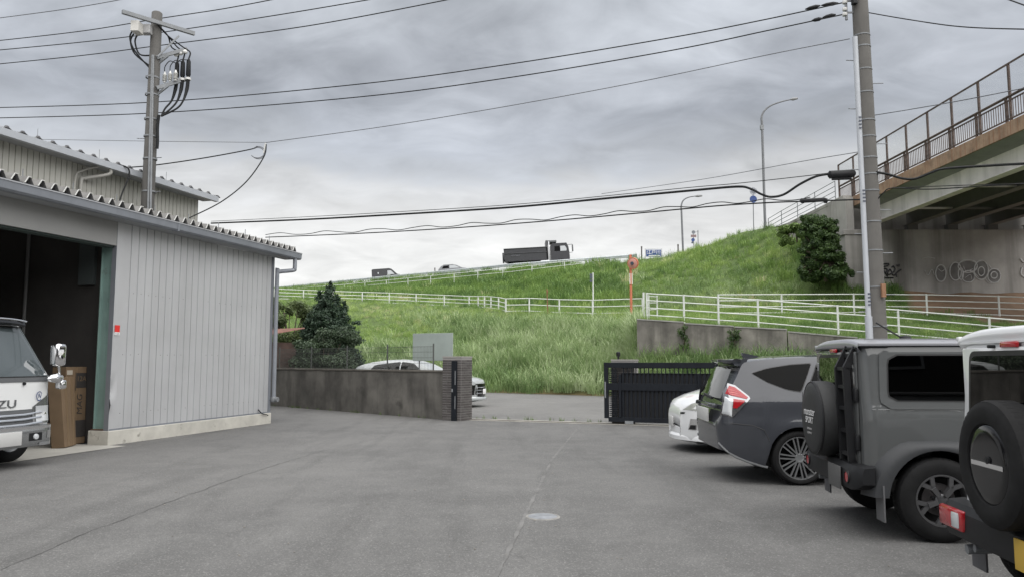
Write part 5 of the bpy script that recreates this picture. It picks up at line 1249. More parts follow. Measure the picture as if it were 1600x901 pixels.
def roundpoly(poly, r, n=4):
    res = []; m = len(poly)
    for i in range(m):
        p0, p1, p2 = Vector(poly[i - 1]), Vector(poly[i]), Vector(poly[(i + 1) % m]); a = (p0 - p1); b = (p2 - p1); q = min(r, a.length * .45, b.length * .45)
        a = p1 + a.normalized() * q; b = p1 + b.normalized() * q
        for k in range(n + 1): t = k / n; res.append(tuple((1 - t) ** 2 * a + 2 * t * (1 - t) * p1 + t * t * b))
    return res
def grow(poly, g):
    cx = sum(p[0] for p in poly) / len(poly); cz = sum(p[1] for p in poly) / len(poly)
    w_ = max(p[0] for p in poly) - min(p[0] for p in poly); h_ = max(p[1] for p in poly) - min(p[1] for p in poly)
    return [(cx + (p[0] - cx) * (1 + 2 * g / w_), cz + (p[1] - cz) * (1 + 2 * g / h_)) for p in poly]
def arch(cx, r, z0, n=14):      # points (x,z) along an arch top from left to right at height >= z0
    a0 = math.asin(max(-1, min(1, (z0) / r))); return [(cx - r * math.cos(t), r * math.sin(t)) for t in np.linspace(a0, math.pi - a0, n)]
def bottoms(xs, zsill, arches, zc):
    """height of the lower body edge for each x"""
    res = []
    for x in xs:
        z = zsill(x) if callable(zsill) else zsill
        for cx, r in arches:
            if abs(x - cx) < r: z = max(z, zc + math.sqrt(r * r - (x - cx) ** 2))
        res.append(z)
    return res
def wheel(parent, x, y, side, R, W, rim_r, kind, tread=28, steer=0):
    """side: -1 faces -y, +1 faces +y"""
    w_ = bpy.data.objects.new('wheel', None); COL.objects.link(w_); w_.parent = parent; w_.location = (x, y, R); w_.rotation_euler = (0, 0, 0 if side < 0 else math.pi)
    # local: outer face toward -y
    sh = R - rim_r
    prof = [(rim_r * .96, -W * .40), (rim_r, -W * .47), (rim_r + sh * .25, -W * .515), (rim_r + sh * .6, -W * .51), (R - .03, -W * .47), (R - .008, -W * .40), (R, -W * .3), (R, W * .3), (R - .012, W * .43), (rim_r + sh * .4, W * .5), (rim_r * .96, W * .42)]
    MB().lathe(prof, 48, 'Y').build('tyre', M_RUBBER, w_, smooth=35)
    if kind == 'offroad' or kind == 'spare':
        tb = MB()
        hb = .002 if kind == 'spare' else .0035
        for k in range(tread * 2):
            t = 2 * math.pi * k / (tread * 2)
            for yy_, wd in ((-.33, .16), (-.12, .2), (.12, .2), (.33, .16)):
                M_ = Matrix.Rotation(t + (.05 if yy_ * (k % 2 - .5) > 0 else 0), 4, 'Y') @ Matrix.Translation((R - (.002 if abs(yy_) < .3 else .0105), yy_ * W, 0)); tb.box((0, -wd * W / 2, -.40 * math.pi * R / (tread)), (hb, wd * W / 2, .40 * math.pi * R / (tread)), M_)
        tb.build('tread_blocks', M_RUBBER, w_)
    if kind == 'spare': return w_
    dish = MB().lathe([(rim_r * .97, -W * .46), (rim_r * .95, -W * .40), (rim_r * .90, -W * .30), (rim_r * .88, W * .3)], 40, 'Y')
    if kind == 'steel':
        MB().lathe([(rim_r * .97, -W * .46), (rim_r * .9, -W * .36), (rim_r * .55, -W * .30), (rim_r * .3, -W * .42), (0, -W * .44)], 32, 'Y').build('rim', M_RIMSV if False else mk('wheel_cover', (.34, .35, .36), .4, .5), w_, smooth=35); return w_
    m = M_RIMDK if kind == 'offroad' else M_RIMSV
    dish.build('rim', m, w_, smooth=35)
    if kind == 'offroad': MB().lathe([(rim_r * .90, -W * .40), (rim_r * .93, -W * .475), (rim_r * .99, -W * .475), (rim_r * 1.0, -W * .44)], 48, 'Y').build('rim_lip', m, w_, smooth=30)
    MB().lathe([(rim_r * .89, W * .05), (0, W * .05)], 32, 'Y').build('brake_backing', M_UNDER, w_)
    MB().lathe([(rim_r * .62, W * .02), (rim_r * .62, -.01), (.05, -.012), (0, -.012)], 32, 'Y').build('brake_disc', mk('brake_steel', (.16, .15, .15), .5, .6), w_)
    hub = MB().lathe([(rim_r * .24, -W * .1), (rim_r * .24, -W * .36), (rim_r * .18, -W * .40), (0, -W * .41)], 24, 'Y'); hub.build('hub', m, w_, smooth=35)
    if kind == 'offroad':
        for k in range(5):
            M0 = Matrix.Rotation(2 * math.pi * k / 5 + math.pi / 2, 4, 'Y'); s = MB()
            for e in (-.24, .24):
                a = Vector((rim_r * .20, -W * .37, 0)); b = Vector((rim_r * .93 * math.cos(e), -W * .40, rim_r * .93 * math.sin(e))); mid = Vector((rim_r * .58, -W * .40, rim_r * .02 * (1 if e > 0 else -1)))
                s.beam(M0 @ a, M0 @ mid, .034, .055, (0, 1, 0)); s.beam(M0 @ mid, M0 @ b, .034, .030, (0, 1, 0))
            s.build('spoke', m, w_)
            nm = MB().lathe([(0, -.02), (.011, -.018), (.011, .02)], 6, 'Y', M0 @ Matrix.Rotation(.63, 4, 'Y') @ Matrix.Translation((rim_r * .34, -W * .33, 0))).build('wheel_nut', M_BLKPL, w_)
    else:
        MB().lathe([(rim_r * .955, -W * .475), (rim_r * .99, -W * .475), (rim_r * .99, -W * .44)], 48, 'Y').build('rim_lip', M_RIMSV, w_, smooth=30)
        MB().lathe([(rim_r * .88, -W * .10), (rim_r * .3, -W * .08)], 40, 'Y').build('rim_shadow', M_BLKGL, w_)
        for k in range(10):
            M0 = Matrix.Rotation(2 * math.pi * k / 10 + .1, 4, 'Y'); s = MB()
            for e in (-.105, .105):
                a = Vector((rim_r * .15, -W * .39, e * .15)); b = Vector((rim_r * .95 * math.cos(e), -W * .44, rim_r * .95 * math.sin(e))); s.beam(M0 @ a, M0 @ b, .016, .02, (0, 1, 0))
            s.build('spoke', M_RIMSV, w_)
            s = MB(); a = Vector((rim_r * .2, -W * .33, 0)); b = Vector((rim_r * .93, -W * .36, 0)); s.beam(M0 @ a, M0 @ b, .028, .02, (0, 1, 0)); s.build('spoke_inner', M_BLKGL, w_)
    return w_
def box_part(par, nm, a, b, m, bev=.01, smooth=40): return MB().box(a, b, bevel=bev).build(nm, m, par, smooth=smooth)

# ------------------------------------------------------------------ small boxy off-roader
def offroader(label, loc, yaw, pmat, flare, roofm, kind, plate, group):
    o = thing('off_road_car', label, 'car', loc, yaw, group)
    XR, XF, WB = -.56, 2.72, 2.25
    def hw(x, z):
        y = interp([(.3, .715), (.55, .735), (.95, .738), (1.05, .738), (1.085, .722), (1.12, .712), (1.60, .640), (1.66, .615), (1.72, .55)], z)
        r = .10
        for end, sg in ((XR, 1), (XF, -1)):
            q = (x - end) * sg
            if q < r: q = max(q, 0); y -= r - math.sqrt(max(0, r * r - (r - q) ** 2))
        return y
    topl = [(XR, 1.585), (XR + .03, 1.63), (XR + .10, 1.655), (1.02, 1.655), (1.10, 1.63), (1.16, 1.58), (1.36, 1.16), (1.42, 1.12), (2.45, 1.05), (2.66, 1.02), (2.70, .99), (XF, .93)]
    xs = sorted(set([XR, XR + .004, XR + .012, XR + .03, XR + .06, XR + .10] + list(np.linspace(XR + .16, 1.0, 26)) + [1.02, 1.06, 1.10, 1.16, 1.22, 1.29, 1.36, 1.42] + list(np.linspace(1.5, 2.6, 18)) + [2.64, 2.68, 2.70, 2.712, XF] +
                    [-.43, -.425, .425, .43, WB - .43, WB - .425, WB + .425, WB + .43]))
    zb = bottoms(xs, .44, ((0, .43), (WB, .43)), .33)
    zt = [interp(topl, x) for x in xs]
    shell([((x, a), (x, b)) for x, a, b in zip(xs, zb, zt)], hw, 18, 12, .035).build('body', pmat, o, smooth=32)
    # roof skin with drip rail
    rf = []
    for x, dz2 in [(XR + .012, -.075), (XR - .012, -.04), (XR - .008, -.018), (XR + .01, -.004)] + [(q_, 0) for q_ in np.linspace(XR + .05, 1.06, 12)]:
        rf.append([(x, q * .645, 1.655 + dz2 + .048 * (1 - abs(q) ** 3.5) * (1 + dz2 / .12)) for q in np.linspace(-1, 1, 17)])
    MB().grid(rf).build('roof', roofm, o, smooth=50)
    for s in (-1, 1): box_part(o, 'drip_rail', (XR - .01, s * .632, 1.628), (1.08, s * .668, 1.656), roofm, .006)
    MB().box((XR - .016, -.60, 1.605), (XR + .0, .60, 1.617)).build('rear_drip_rail', M_BLKPL if kind == 'grey' else roofm, o)
    if kind == 'grey':
        for q in (-.42, -.14, .14, .42): pass
    # side glass
    for s in (-1, 1):
        wp = roundpoly([(-.36, 1.165), (.42, 1.165), (.42, 1.545), (-.33, 1.545)], .075); patch_side(grow(wp, .012), hw, s, .003).build('window_rubber', M_TRIMB, o, smooth=40)
        so = patch_side(grow(wp, .075), hw, s, .012); so.build('window_surround', pmat, o, smooth=40)
        patch_side(grow(wp, .012), hw, s, .014).build('window_seal', M_TRIMB, o, smooth=40)
        g_ = patch_side(wp, hw, s, .017).build('side_window', M_GLDARK, o, smooth=40)
        wp = roundpoly([(.52, 1.165), (1.22, 1.165), (1.02, 1.545), (.52, 1.545)], .05); patch_side(grow(wp, .02), hw, s, .003).build('window_rubber', M_TRIMB, o, smooth=40)
        patch_side(wp, hw, s, .007).build('door_window', M_GLMID, o, smooth=40)
        patch_side(roundpoly([(-.50, 1.083), (1.4, 1.083), (1.4, 1.090), (-.50, 1.090)], .004), hw, s, .004, 30, 2).build('belt_crease', pmat, o, smooth=40)
        box_part(o, 'door_handle', (.60, s * .735, .98), (.78, s * .765, 1.01), M_BLKPL, .008)
        MB().box((1.02, s * .70, 1.13), (1.10, s * .86, 1.28), bevel=.03).build('door_mirror', M_BLKPL, o, smooth=40)
        # wheel-arch flares
        for cx in (0, WB):
            outer_ = []
            for t in np.linspace(-.03, math.pi + .03, 25):
                c_, s_ = math.cos(t), math.sin(t); k = 1.0 + .10 * max(0, abs(c_) - .55)
                rr0, rr1 = .425, .535 * (1.0 + .07 * abs(c_))
                rowp = []
                for q in (0, .0, .3, .7, 1.0):
                    pass
                xi, zi = cx - rr0 * c_, .33 + rr0 * s_; xo, zo = cx - rr1 * c_ * 1.04, .33 + min(rr1 * s_, .50 - .04 * c_ * c_)
                zi, zo = max(zi, .36), max(zo, .36)
                yb = hw(xo, max(zo, .5)); yo = .815
                outer_.append([(xi, s * (yo - .10), zi - .005), (xi, s * yo, zi), (xi * .75 + xo * .25, s * (yo + .004), zi * .75 + zo * .25), (xi * .35 + xo * .65, s * (yo - .012), zi * .35 + zo * .65), (xo, s * (yb - .004), zo)])
            MB().grid(outer_).build('fender_flare', flare, o, smooth=45)
            lin = [[(cx - .43 * math.cos(t), s * yv, max(.30, .33 + .43 * math.sin(t))) for t in np.linspace(0, math.pi, 15)] for yv in (.73, .25)]
            MB().grid(lin).build('wheel_housing', M_UNDER, o)
        wheel(o, 0, s * .715, s, .345, .20, .216, 'offroad', 44); wheel(o, WB, s * .715, s, .345, .20, .216, 'offroad', 44)
        MB().box((-.62, s * .60, .22), (-.595, s * .82, .52)).box((-.50, s * .62, .18), (-.485, s * .80, .50)).build('mud_flap', mk('mud_flap_grey', (.11, .11, .115), .7), o) if s > 5 else MB().box((-.475, s * .64, .16), (-.462, s * .82, .46)).build('mud_flap', mk('mud_flap_grey', (.11, .11, .115), .7), o)
        box_part(o, 'sill', (.46, s * .66, .36), (WB - .46, s * .74, .455), M_BLKPL)
    MB().box((XR + .05, -.70, .40), (XF - .1, .70, .50)).build('floor_pan', M_UNDER, o)
    MB().box((XR + .30, -.6, .50), (1.3, .6, .62)).build('interior_floor', M_SEAT, o)
    for yv in (-.32, .32):
        box_part(o, 'front_seat', (.55, yv - .23, .62), (.78, yv + .23, 1.42), M_SEAT, .06); box_part(o, 'rear_seat', (-.1, yv - .25, .62), (.05, yv + .25, 1.3), M_SEAT, .05)
    MB().add([(1.15, -.60, 1.58), (1.15, .60, 1.58), (1.37, .66, 1.17), (1.37, -.66, 1.17)], [(0, 1, 2, 3)]).build('windscreen', M_GLCLR, o)
    # rear door, glass, bumper
    def rp(y, z): return XR - .004
    box_part(o, 'tailgate', (XR - .018, -.585, .56), (XR - .002, .575, 1.58), pmat, .007)
    tg = roundpoly([(-.50, 1.13), (.50, 1.13), (.45, 1.53), (-.45, 1.53)], .06)
    MB().prism([(p[0], p[1]) for p in grow(tg, .03)], XR - .022, XR - .0185, 'X').build('rear_window_rubber', M_TRIMB if kind == 'grey' else mk('rubber_grey', (.02, .02, .02), .5), o)
    MB().add([(XR - .026, p[0], p[1]) for p in tg], [tuple(range(len(tg)))]).build('rear_window', mk_glass('rear_glass', (.010, .012, .012), 0, .13), o)
    box_part(o, 'high_brake_lamp', (XR - .034, -.09, 1.575), (XR - .012, .09, 1.612), M_RED, .01)
    # bumper as a wide trapezoid with sloping ends
    bp = MB()
    sec = [(-.115, .40), (-.13, .44), (-.125, .56), (-.09, .605), (0.06, .615), (.06, .40)]
    rowsb_ = []
    for y, kx, zz2 in ((-.80, .55, .06), (-.74, .85, .02), (-.66, 1, 0), (-.3, 1, 0), (0, 1.0, 0), (.3, 1, 0), (.66, 1, 0), (.74, .85, .02), (.80, .55, .06)):
        rowsb_.append([(XR + dx * kx - (.0 if dx > 0 else 0), y, z + (zz2 if z < .5 else -zz2 * .2)) for dx, z in sec + sec[:1]])
    bp.grid(rowsb_); bp.add([v for v in rowsb_[0][:-1]], [tuple(range(6))]); bp.add([v for v in rowsb_[-1][:-1]], [tuple(range(6))])
    bp.build('rear_bumper', M_BLKPL, o, smooth=35)
    for s in (-1, 1):
        if kind == 'grey':
            MB().lathe([(0, -.012), (.045, -.012), (.05, 0)], 20, 'X', Matrix.Translation((XR - .125, s * .60, .50))).build('rear_reflector', M_RED, o, smooth=30)
            MB().lathe([(.047, -.016), (.058, -.014), (.06, 0)], 20, 'X', Matrix.Translation((XR - .125, s * .60, .50))).build('reflector_bezel', M_BLKPL, o, smooth=30)
        else:
            ln_ = box_part(o, 'tail_lamp', (XR - .145, s * .42, .445), (XR - .10, s * .745, .575), M_RED, .02); box_part(o, 'reverse_lens', (XR - .152, s * .46, .462), (XR - .135, s * .56, .558), M_CLEAR, .012)
        MB().box((XR - .05, s * .86, .0), (XR, s * .861, .001)) if False else None
    pm_, py0, py1, pz0, pz1 = plate
    box_part(o, 'number_plate', (XR - .15, py0, pz0), (XR - .138, py1, pz1), pm_, .003)
    MB().beam((-.05, -.68, .34), (-.05, .68, .34), .07).build('rear_axle', M_UNDER, o)
    MB().lathe([(0, -.1), (.1, -.08), (.12, 0), (.1, .08), (0, .1)], 12, 'Y', Matrix.Translation((-.05, .1, .34))).build('differential', M_UNDER, o, smooth=40)
    MB().tube([(.3, .35, .36), (-.3, .4, .36), (XR - .08, .42, .36)], .025, 8).build('exhaust_pipe', M_STEEL, o)
    # front details
    box_part(o, 'front_bumper', (XF - .05, -.78, .40), (XF + .14, .78, .66), M_BLKPL, .05); box_part(o, 'grille', (XF - .002, -.56, .70), (XF + .012, .56, .92), M_BLKPL, .01)
    for s in (-1, 1): MB().lathe([(0, .03), (.08, .025), (.09, .0)], 20, 'X', Matrix.Translation((XF + .01, s * .45, .81))).build('headlight', M_CLEAR, o, smooth=40)
    return o
GJ = offroader('grey boxy off road car with a covered spare wheel and rear ladder', (3.655, 7.25, 0), rad(-6), M_PGRAY, M_FLARE, mk('roof_grey', (.26, .265, .285), .4, .1, coat=.6), 'grey', (M_BLKPL, -.46, -.12, .37, .57), 'boxy off road cars')
MATS['dark_plate'] = mk('dark_blank_plate', (.085, .085, .085), .6, var=.1)
for ch in GJ.children:
    if ch.name.startswith('number_plate'): ch.data.materials[0] = MATS['dark_plate']
# spare with soft cover
def cyl_x(prof, c, n=40): return MB().lathe(prof, n, 'X', Matrix.Translation(c))
SCN = (-.58, .06, .955)
cyl_x([(.0, -.232), (.20, -.230), (.30, -.222), (.335, -.205), (.352, -.17), (.352, -.06), (.34, -.02), (.30, -.005)], SCN, 56).build('spare_cover', mk('spare_cover_vinyl', (.034, .035, .036), .6, spec=.25, var=.12, vscale=4, bump=.004, bscale=6), GJ, smooth=40)
cyl_x([(.338, -.206), (.345, -.208), (.352, -.196), (.345, -.19)], SCN, 56).build('cover_piping', M_BLKPL, GJ)
RX = (math.pi / 2, 0, -math.pi / 2)
M_LOGO = mk('logo_white', (.72, .72, .72), .6)
text3d('lettering', 'monster', .105, M_LOGO, GJ, (SCN[0] - .2345, SCN[1], 1.015), RX, .0008, shear=.15); text3d('lettering', 'SPORT', .085, M_LOGO, GJ, (SCN[0] - .2345, SCN[1], .935), RX, .0008, shear=.15)
text3d('lettering', 'SUSPENSION', .028, mk('logo_dim', (.35, .35, .35), .6), GJ, (SCN[0] - .2345, SCN[1], .855), RX, .0006); text3d('lettering', 'EQUIPMENT', .028, MATS['logo_dim'], GJ, (SCN[0] - .2345, SCN[1], .815), RX, .0006)
# rear ladder on the near side
ld = MB(); 
for yv in (-.30, -.52):
    MB().beam((-.62, yv, .62), (-.64, yv, 1.44), .035, .06).build('ladder_rail', M_BLKPL, GJ); MB().beam((-.64, yv, 1.43), (-.53, yv, 1.645), .035, .06).build('ladder_rail', M_BLKPL, GJ); MB().beam((-.62, yv, .63), (-.57, yv, .56), .035, .05).build('ladder_foot', M_BLKPL, GJ)
for z in (.68, .88, 1.08, 1.27, 1.43, 1.55):
    xx = -.625 - .02 * (z - .62) if z < 1.44 else -.57
    MB().beam((xx, -.30, z), (xx, -.52, z), .03, .03).build('ladder_rung', M_BLKPL, GJ)
box_part(GJ, 'door_hinge', (-.60, -.60, .72), (-.565, -.53, .86), M_BLKPL, .012); box_part(GJ, 'door_hinge', (-.60, -.60, 1.14), (-.565, -.53, 1.26), M_BLKPL, .012)
MB().tube([(.05, -.05, 1.70), (-.20, -.05, 1.86)], .008, 6).build('antenna', M_BLKPL, GJ); MB().lathe([(.06, 0), (.045, .035), (0, .045)], 12, 'Z', Matrix.Translation((.06, -.05, 1.695))).build('antenna_base', M_BLKPL, GJ, smooth=40)
text3d('lettering', 'CXL', .05, M_CHROME, GJ, (-.578, -.46, .74), RX, .002)
for q in (-.45, -.15, .15, .45): MB().box((-.45, q - .02, 1.697 - .02 * abs(q)), (1.0, q + .02, 1.706 - .02 * abs(q))).build('roof_rib', MATS['roof_grey'], GJ)

WJ = offroader('white boxy off road car with an exposed spare tyre and yellow plate', (3.42, 4.30, 0), rad(-6), M_PWHITE, M_BLKPL, M_PWHITE, 'white', (M_PLATEY, -.50, -.17, .39, .555), 'boxy off road cars')
SP = (-.70, -.10, .93)
sp_o = wheel(WJ, -.70, -.10, -1, .352, .19, .225, 'spare', 52); sp_o.name = 'spare_wheel'; sp_o.location = (-.70, -.10, .93); sp_o.rotation_euler = (0, 0, -math.pi / 2)
cyl_x([(.0, -.088), (.16, -.092), (.205, -.088), (.225, -.075), (.24, -.05), (.24, .02)], SP, 48).build('spare_centre_cover', M_BLKGL, WJ, smooth=40)
cyl_x([(.222, -.082), (.236, -.088), (.243, -.078), (.243, -.05)], SP, 48).build('spare_cover_ring', mk('ring_gloss', (.10, .10, .11), .18, .3), WJ, smooth=40)
MB().box((-.797, -.28, .915), (-.785, .06, .940)).build('spare_handle', M_CHROME, WJ); MB().lathe([(0, -.012), (.02, -.01), (.02, 0)], 12, 'X', Matrix.Translation((-.79, -.12, .955))).build('spare_lock', M_BLKPL, WJ)
MB().box((-.60, -.22, .82), (-.56, .04, 1.04)).build('spare_mount', M_BLKPL, WJ)
box_part(WJ, 'washer_nozzle', (-.61, .16, 1.575), (-.575, .20, 1.595), M_BLKPL, .006)
MB().tube([(-.2, .5, .36), (-.64, .52, .33)], .03, 10).build('tow_hook', M_STEEL, WJ)

# ------------------------------------------------------------------ dark grey estate hatchback (rear toward the yard)
def estate():
    o = thing('estate_car', 'dark grey metallic hatchback estate with a roof spoiler parked beyond the boxy car', 'car', (3.52, 10.25, 0), rad(-2), 'cars parked along the right of the yard')
    WB = 2.78; XR = -.93; XF = 3.68; ZC = .325
    def hw(x, z):
        y = interp([(.15, .80), (.25, .845), (.42, .872), (.60, .882), (.74, .888), (.80, .872), (.88, .866), (1.0, .86), (1.06, .835), (1.2, .775), (1.35, .705), (1.48, .632), (1.56, .56), (1.62, .45)], z)
        t = max(0, min(1, (-.25 - x) / .68)); y -= .15 * t ** 2.2 + .13 * max(0, (t - .8) / .2) ** 2
        t = max(0, min(1, (x - 2.6) / 1.1)); y -= .26 * t ** 2.4
        r = math.hypot(x, z - ZC); y += .016 * smoothstep(.52, .37, r)
        r = math.hypot(x - WB, z - ZC); y += .016 * smoothstep(.52, .37, r)
        return y
    # upper outline (rear bumper -> hatch -> spoiler -> roof -> windscreen -> bonnet -> nose)
    T = [(-.930, .66), (-.925, .72), (-.885, .80), (-.865, .90), (-.84, 1.0), (-.78, 1.12), (-.70, 1.27), (-.63, 1.40), (-.585, 1.475), (-.45, 1.50), (-.2, 1.525), (.2, 1.545), (.7, 1.555), (1.1, 1.545), (1.5, 1.49), (1.85, 1.37), (2.2, 1.19), (2.45, 1.06), (2.7, .99), (3.1, .90), (3.4, .80), (3.6, .66), (3.67, .5)]
    Bm = [(-.905, .40), (-.89, .37), (-.80, .33), (-.72, .29)]
    cols = []
    def resample(L_, n):
        d = [0]; 
        for a, b in zip(L_, L_[1:]): d.append(d[-1] + math.hypot(b[0] - a[0], b[1] - a[1]))
        tt = np.linspace(0, d[-1], n); return [(float(np.interp(t, d, [p[0] for p in L_])), float(np.interp(t, d, [p[1] for p in L_]))) for t in tt]
    Tn = resample(T, 120)
    # matching bottom points: rear columns fan out from the bumper's lower edge
    for i, (xt, zt) in enumerate(Tn):
        if xt < -.585:
            f = (Tn.index((xt, zt))) / sum(1 for q in Tn if q[0] < -.585); xb = -.905 + .36 * f ** 1.2
        else: xb = xt if xt > -.3 else -.545 + (xt + .585) * (.245 / .285)
        z = .40 - .19 * smoothstep(-.90, -.45, xb)
        if xb > -.3: z = .19
        for cx in (0, WB):
            if abs(xb - cx) < .375: z = max(z, ZC + math.sqrt(.375 ** 2 - (xb - cx) ** 2))
        if xb > 3.3: z = .22
        cols.append(((xb, z), (xt, max(zt, z + .05))))
    shell(cols, hw, 22, 14, .03, (-.01, .03)).build('body', M_PDARK, o, smooth=38)
    for s in (-1, 1):
        q3 = roundpoly([(-.50, 1.345), (-.32, 1.235), (-.10, 1.15), (.06, 1.125), (.25, 1.465), (.0, 1.45), (-.30, 1.405)], .02)
        patch_side(grow(q3, .012), hw, s, .003, 24, 20).build('window_trim', M_TRIMB, o, smooth=50); patch_side(q3, hw, s, .006, 24, 20).build('quarter_window', mk_glass('estate_glass', (.03, .033, .036), 0, .008), o, smooth=50)
        q2 = roundpoly([(.13, 1.115), (1.10, 1.05), (1.10, 1.49), (.33, 1.468)], .03); patch_side(grow(q2, .012), hw, s, .003, 20, 16).build('window_trim', M_TRIMB, o, smooth=50); patch_side(q2, hw, s, .006, 20, 16).build('rear_door_window', MATS['estate_glass'], o, smooth=50)
        q1 = roundpoly([(1.16, 1.05), (2.15, 1.02), (1.75, 1.36), (1.16, 1.49)], .03); patch_side(q1, hw, s, .006, 20, 16).build('front_door_window', M_GLMID, o, smooth=50)
        vis = roundpoly([(.29, 1.42), (1.08, 1.45), (1.08, 1.495), (.33, 1.47)], .01); patch_side(vis, hw, s, .03, 10, 3).build('rain_visor', M_TRIMB, o)
        # shut lines
        for line in ([(.08, 1.12), (.06, 1.0), (.07, .86), (.13, .75), (.22, .67), (.30, .58)], [(1.13, 1.04), (1.13, .25)], [(-.80, .735), (-.55, .715), (-.42, .66), (-.36, .53)]):
            dn = []
            for a, b in zip(line, line[1:]): dn += [(a[0] + (b[0] - a[0]) * k / 5, a[1] + (b[1] - a[1]) * k / 5) for k in range(5)]
            dn.append(line[-1]); MB().tube([(x, s * (hw(x, z) - .001), z) for x, z in dn], .0045, 5).build('shut_line', M_TRIMB, o)
        # tail lamp cluster
        ol = [(-.90, .81), (-.78, .805), (-.70, .89), (-.555, 1.05), (-.72, 1.20), (-.80, 1.225), (-.86, 1.12)]
        patch_side(ol, hw, s, .012, 14, 16).build('tail_lamp_surround', mk('lamp_surround', (.30, .30, .31), .12, .8), o, smooth=50)
        patch_side([(-.845, 1.09), (-.61, 1.035), (-.59, 1.055), (-.725, 1.175), (-.79, 1.195)], hw, s, .020, 12, 8).build('tail_lamp', M_RED, o, smooth=50)
        for zz2 in (1.09, 1.12, 1.15): patch_side([(-.83, zz2), (-.64 - (zz2 - 1.09), zz2 - .03), (-.64 - (zz2 - 1.09), zz2 - .022), (-.83, zz2 + .010)], hw, s, .023, 8, 2).build('lamp_bar', mk('lamp_bar_pale', (.55, .12, .12), .2), o)
        patch_side([(-.77, .92), (-.725, .92), (-.62, 1.015), (-.76, 1.035)], hw, s, .020, 8, 6).build('turn_lamp', M_RED, o, smooth=50)
        patch_side([(-.89, .83), (-.79, .82), (-.78, .90), (-.76, 1.04), (-.85, 1.06)], hw, s, .018, 8, 8).build('reverse_lens', M_CLEAR, o, smooth=50)
        # lower valance strip
        MB().tube([(x, s * (hw(x, z) - .004), z) for x, z in [(-.915, .48), (-.85, .40), (-.75, .33), (-.6, .27), (-.45, .225), (-.38, .21)]], .016, 6).build('bumper_spat', mk('spat_grey', (.16, .165, .17), .4), o, smooth=40)
        lin = [[(cx - .376 * math.cos(t), s * yv, max(.2, ZC + .376 * math.sin(t))) for t in np.linspace(0, math.pi, 17)] for cx in (0,) for yv in (.84, .3)]; MB().grid(lin).build('wheel_housing', M_UNDER, o)
        lin = [[(WB - .376 * math.cos(t), s * yv, max(.2, ZC + .376 * math.sin(t))) for t in np.linspace(0, math.pi, 17)] for yv in (.84, .3)]; MB().grid(lin).build('wheel_housing', M_UNDER, o)
        wheel(o, 0, s * .775, s, .325, .215, .258, 'alloy'); wheel(o, WB, s * .775, s, .325, .215, .258, 'alloy')
        box_part(o, 'door_handle', (.38, s * .87, .86), (.58, s * .90, .89), M_PDARK, .01); MB().box((1.95, s * .80, .98), (2.08, s * 1.02, 1.11), bevel=.04).build('door_mirror', M_PDARK, o, smooth=40)
    # roof spoiler
    spg = []
    for y in np.linspace(-.60, .60, 13):
        k = 1 - .25 * abs(y / .6) ** 3; spg.append([(-.52, y, 1.508 + .012), (-.66, y, 1.515 * 1 + .012 * k), (-.80 * k - .03 * (1 - k), y, 1.515 - .03 * (1 - k)), (-.80 * k, y, 1.485 - .03 * (1 - k)), (-.66, y, 1.44), (-.56, y, 1.42)])
    MB().grid(spg).add([tuple(p) for p in spg[0]], [tuple(range(6))]).add([tuple(p) for p in spg[-1]], [tuple(range(6))]).build('spoiler', M_PDARK, o, smooth=40)
    fin = MB().prism([(-.42, 1.535), (-.20, 1.55), (-.24, 1.565), (-.40, 1.60), (-.44, 1.605)], -.03, .03, 'Y'); fin.build('shark_fin_antenna', M_PDARK, o, smooth=40)
    # hatch glass
    hg = [[(-.855 + (z - 1.0) * .485 - .03 - .02 * (1 - (y / .6) ** 2), y, z) for y in np.linspace(-.60 + .12 * (z - 1.0) / .4, .60 - .12 * (z - 1.0) / .4, 11)] for z in np.linspace(1.03, 1.42, 7)]
    MB().grid(hg).build('rear_window', M_GLMID, o, smooth=50)
    MB().beam((-.91, -.3, 1.02), (-.90, .2, 1.05), .03).build('rear_wiper', M_BLKPL, o)
    box_part(o, 'garnish', (-.955, -.55, .90), (-.90, .55, .96), M_PDARK, .02); box_part(o, 'number_plate', (-.985, -.33, .72), (-.965, .33, .89), M_PLATE, .004)
    MB().grid([[(-.918 + .03 * abs(y / .6) ** 2 + (.56 - z) * .2, y, z) for y in np.linspace(-.6, .6, 11)] for z in (.42, .48, .55)]).build('bumper_lower', M_BLKPL, o, smooth=40)
    MB().box((-.40, -.70, .20), (3.2, .70, .30)).build('floor_pan', M_UNDER, o)
    for yv in (-.36, .36):
        box_part(o, 'front_seat', (1.3, yv - .25, .4), (1.55, yv + .25, 1.3), M_SEAT, .06); box_part(o, 'rear_seat', (.35, yv - .3, .4), (.55, yv + .3, 1.25), M_SEAT, .06)
    return o
estate()

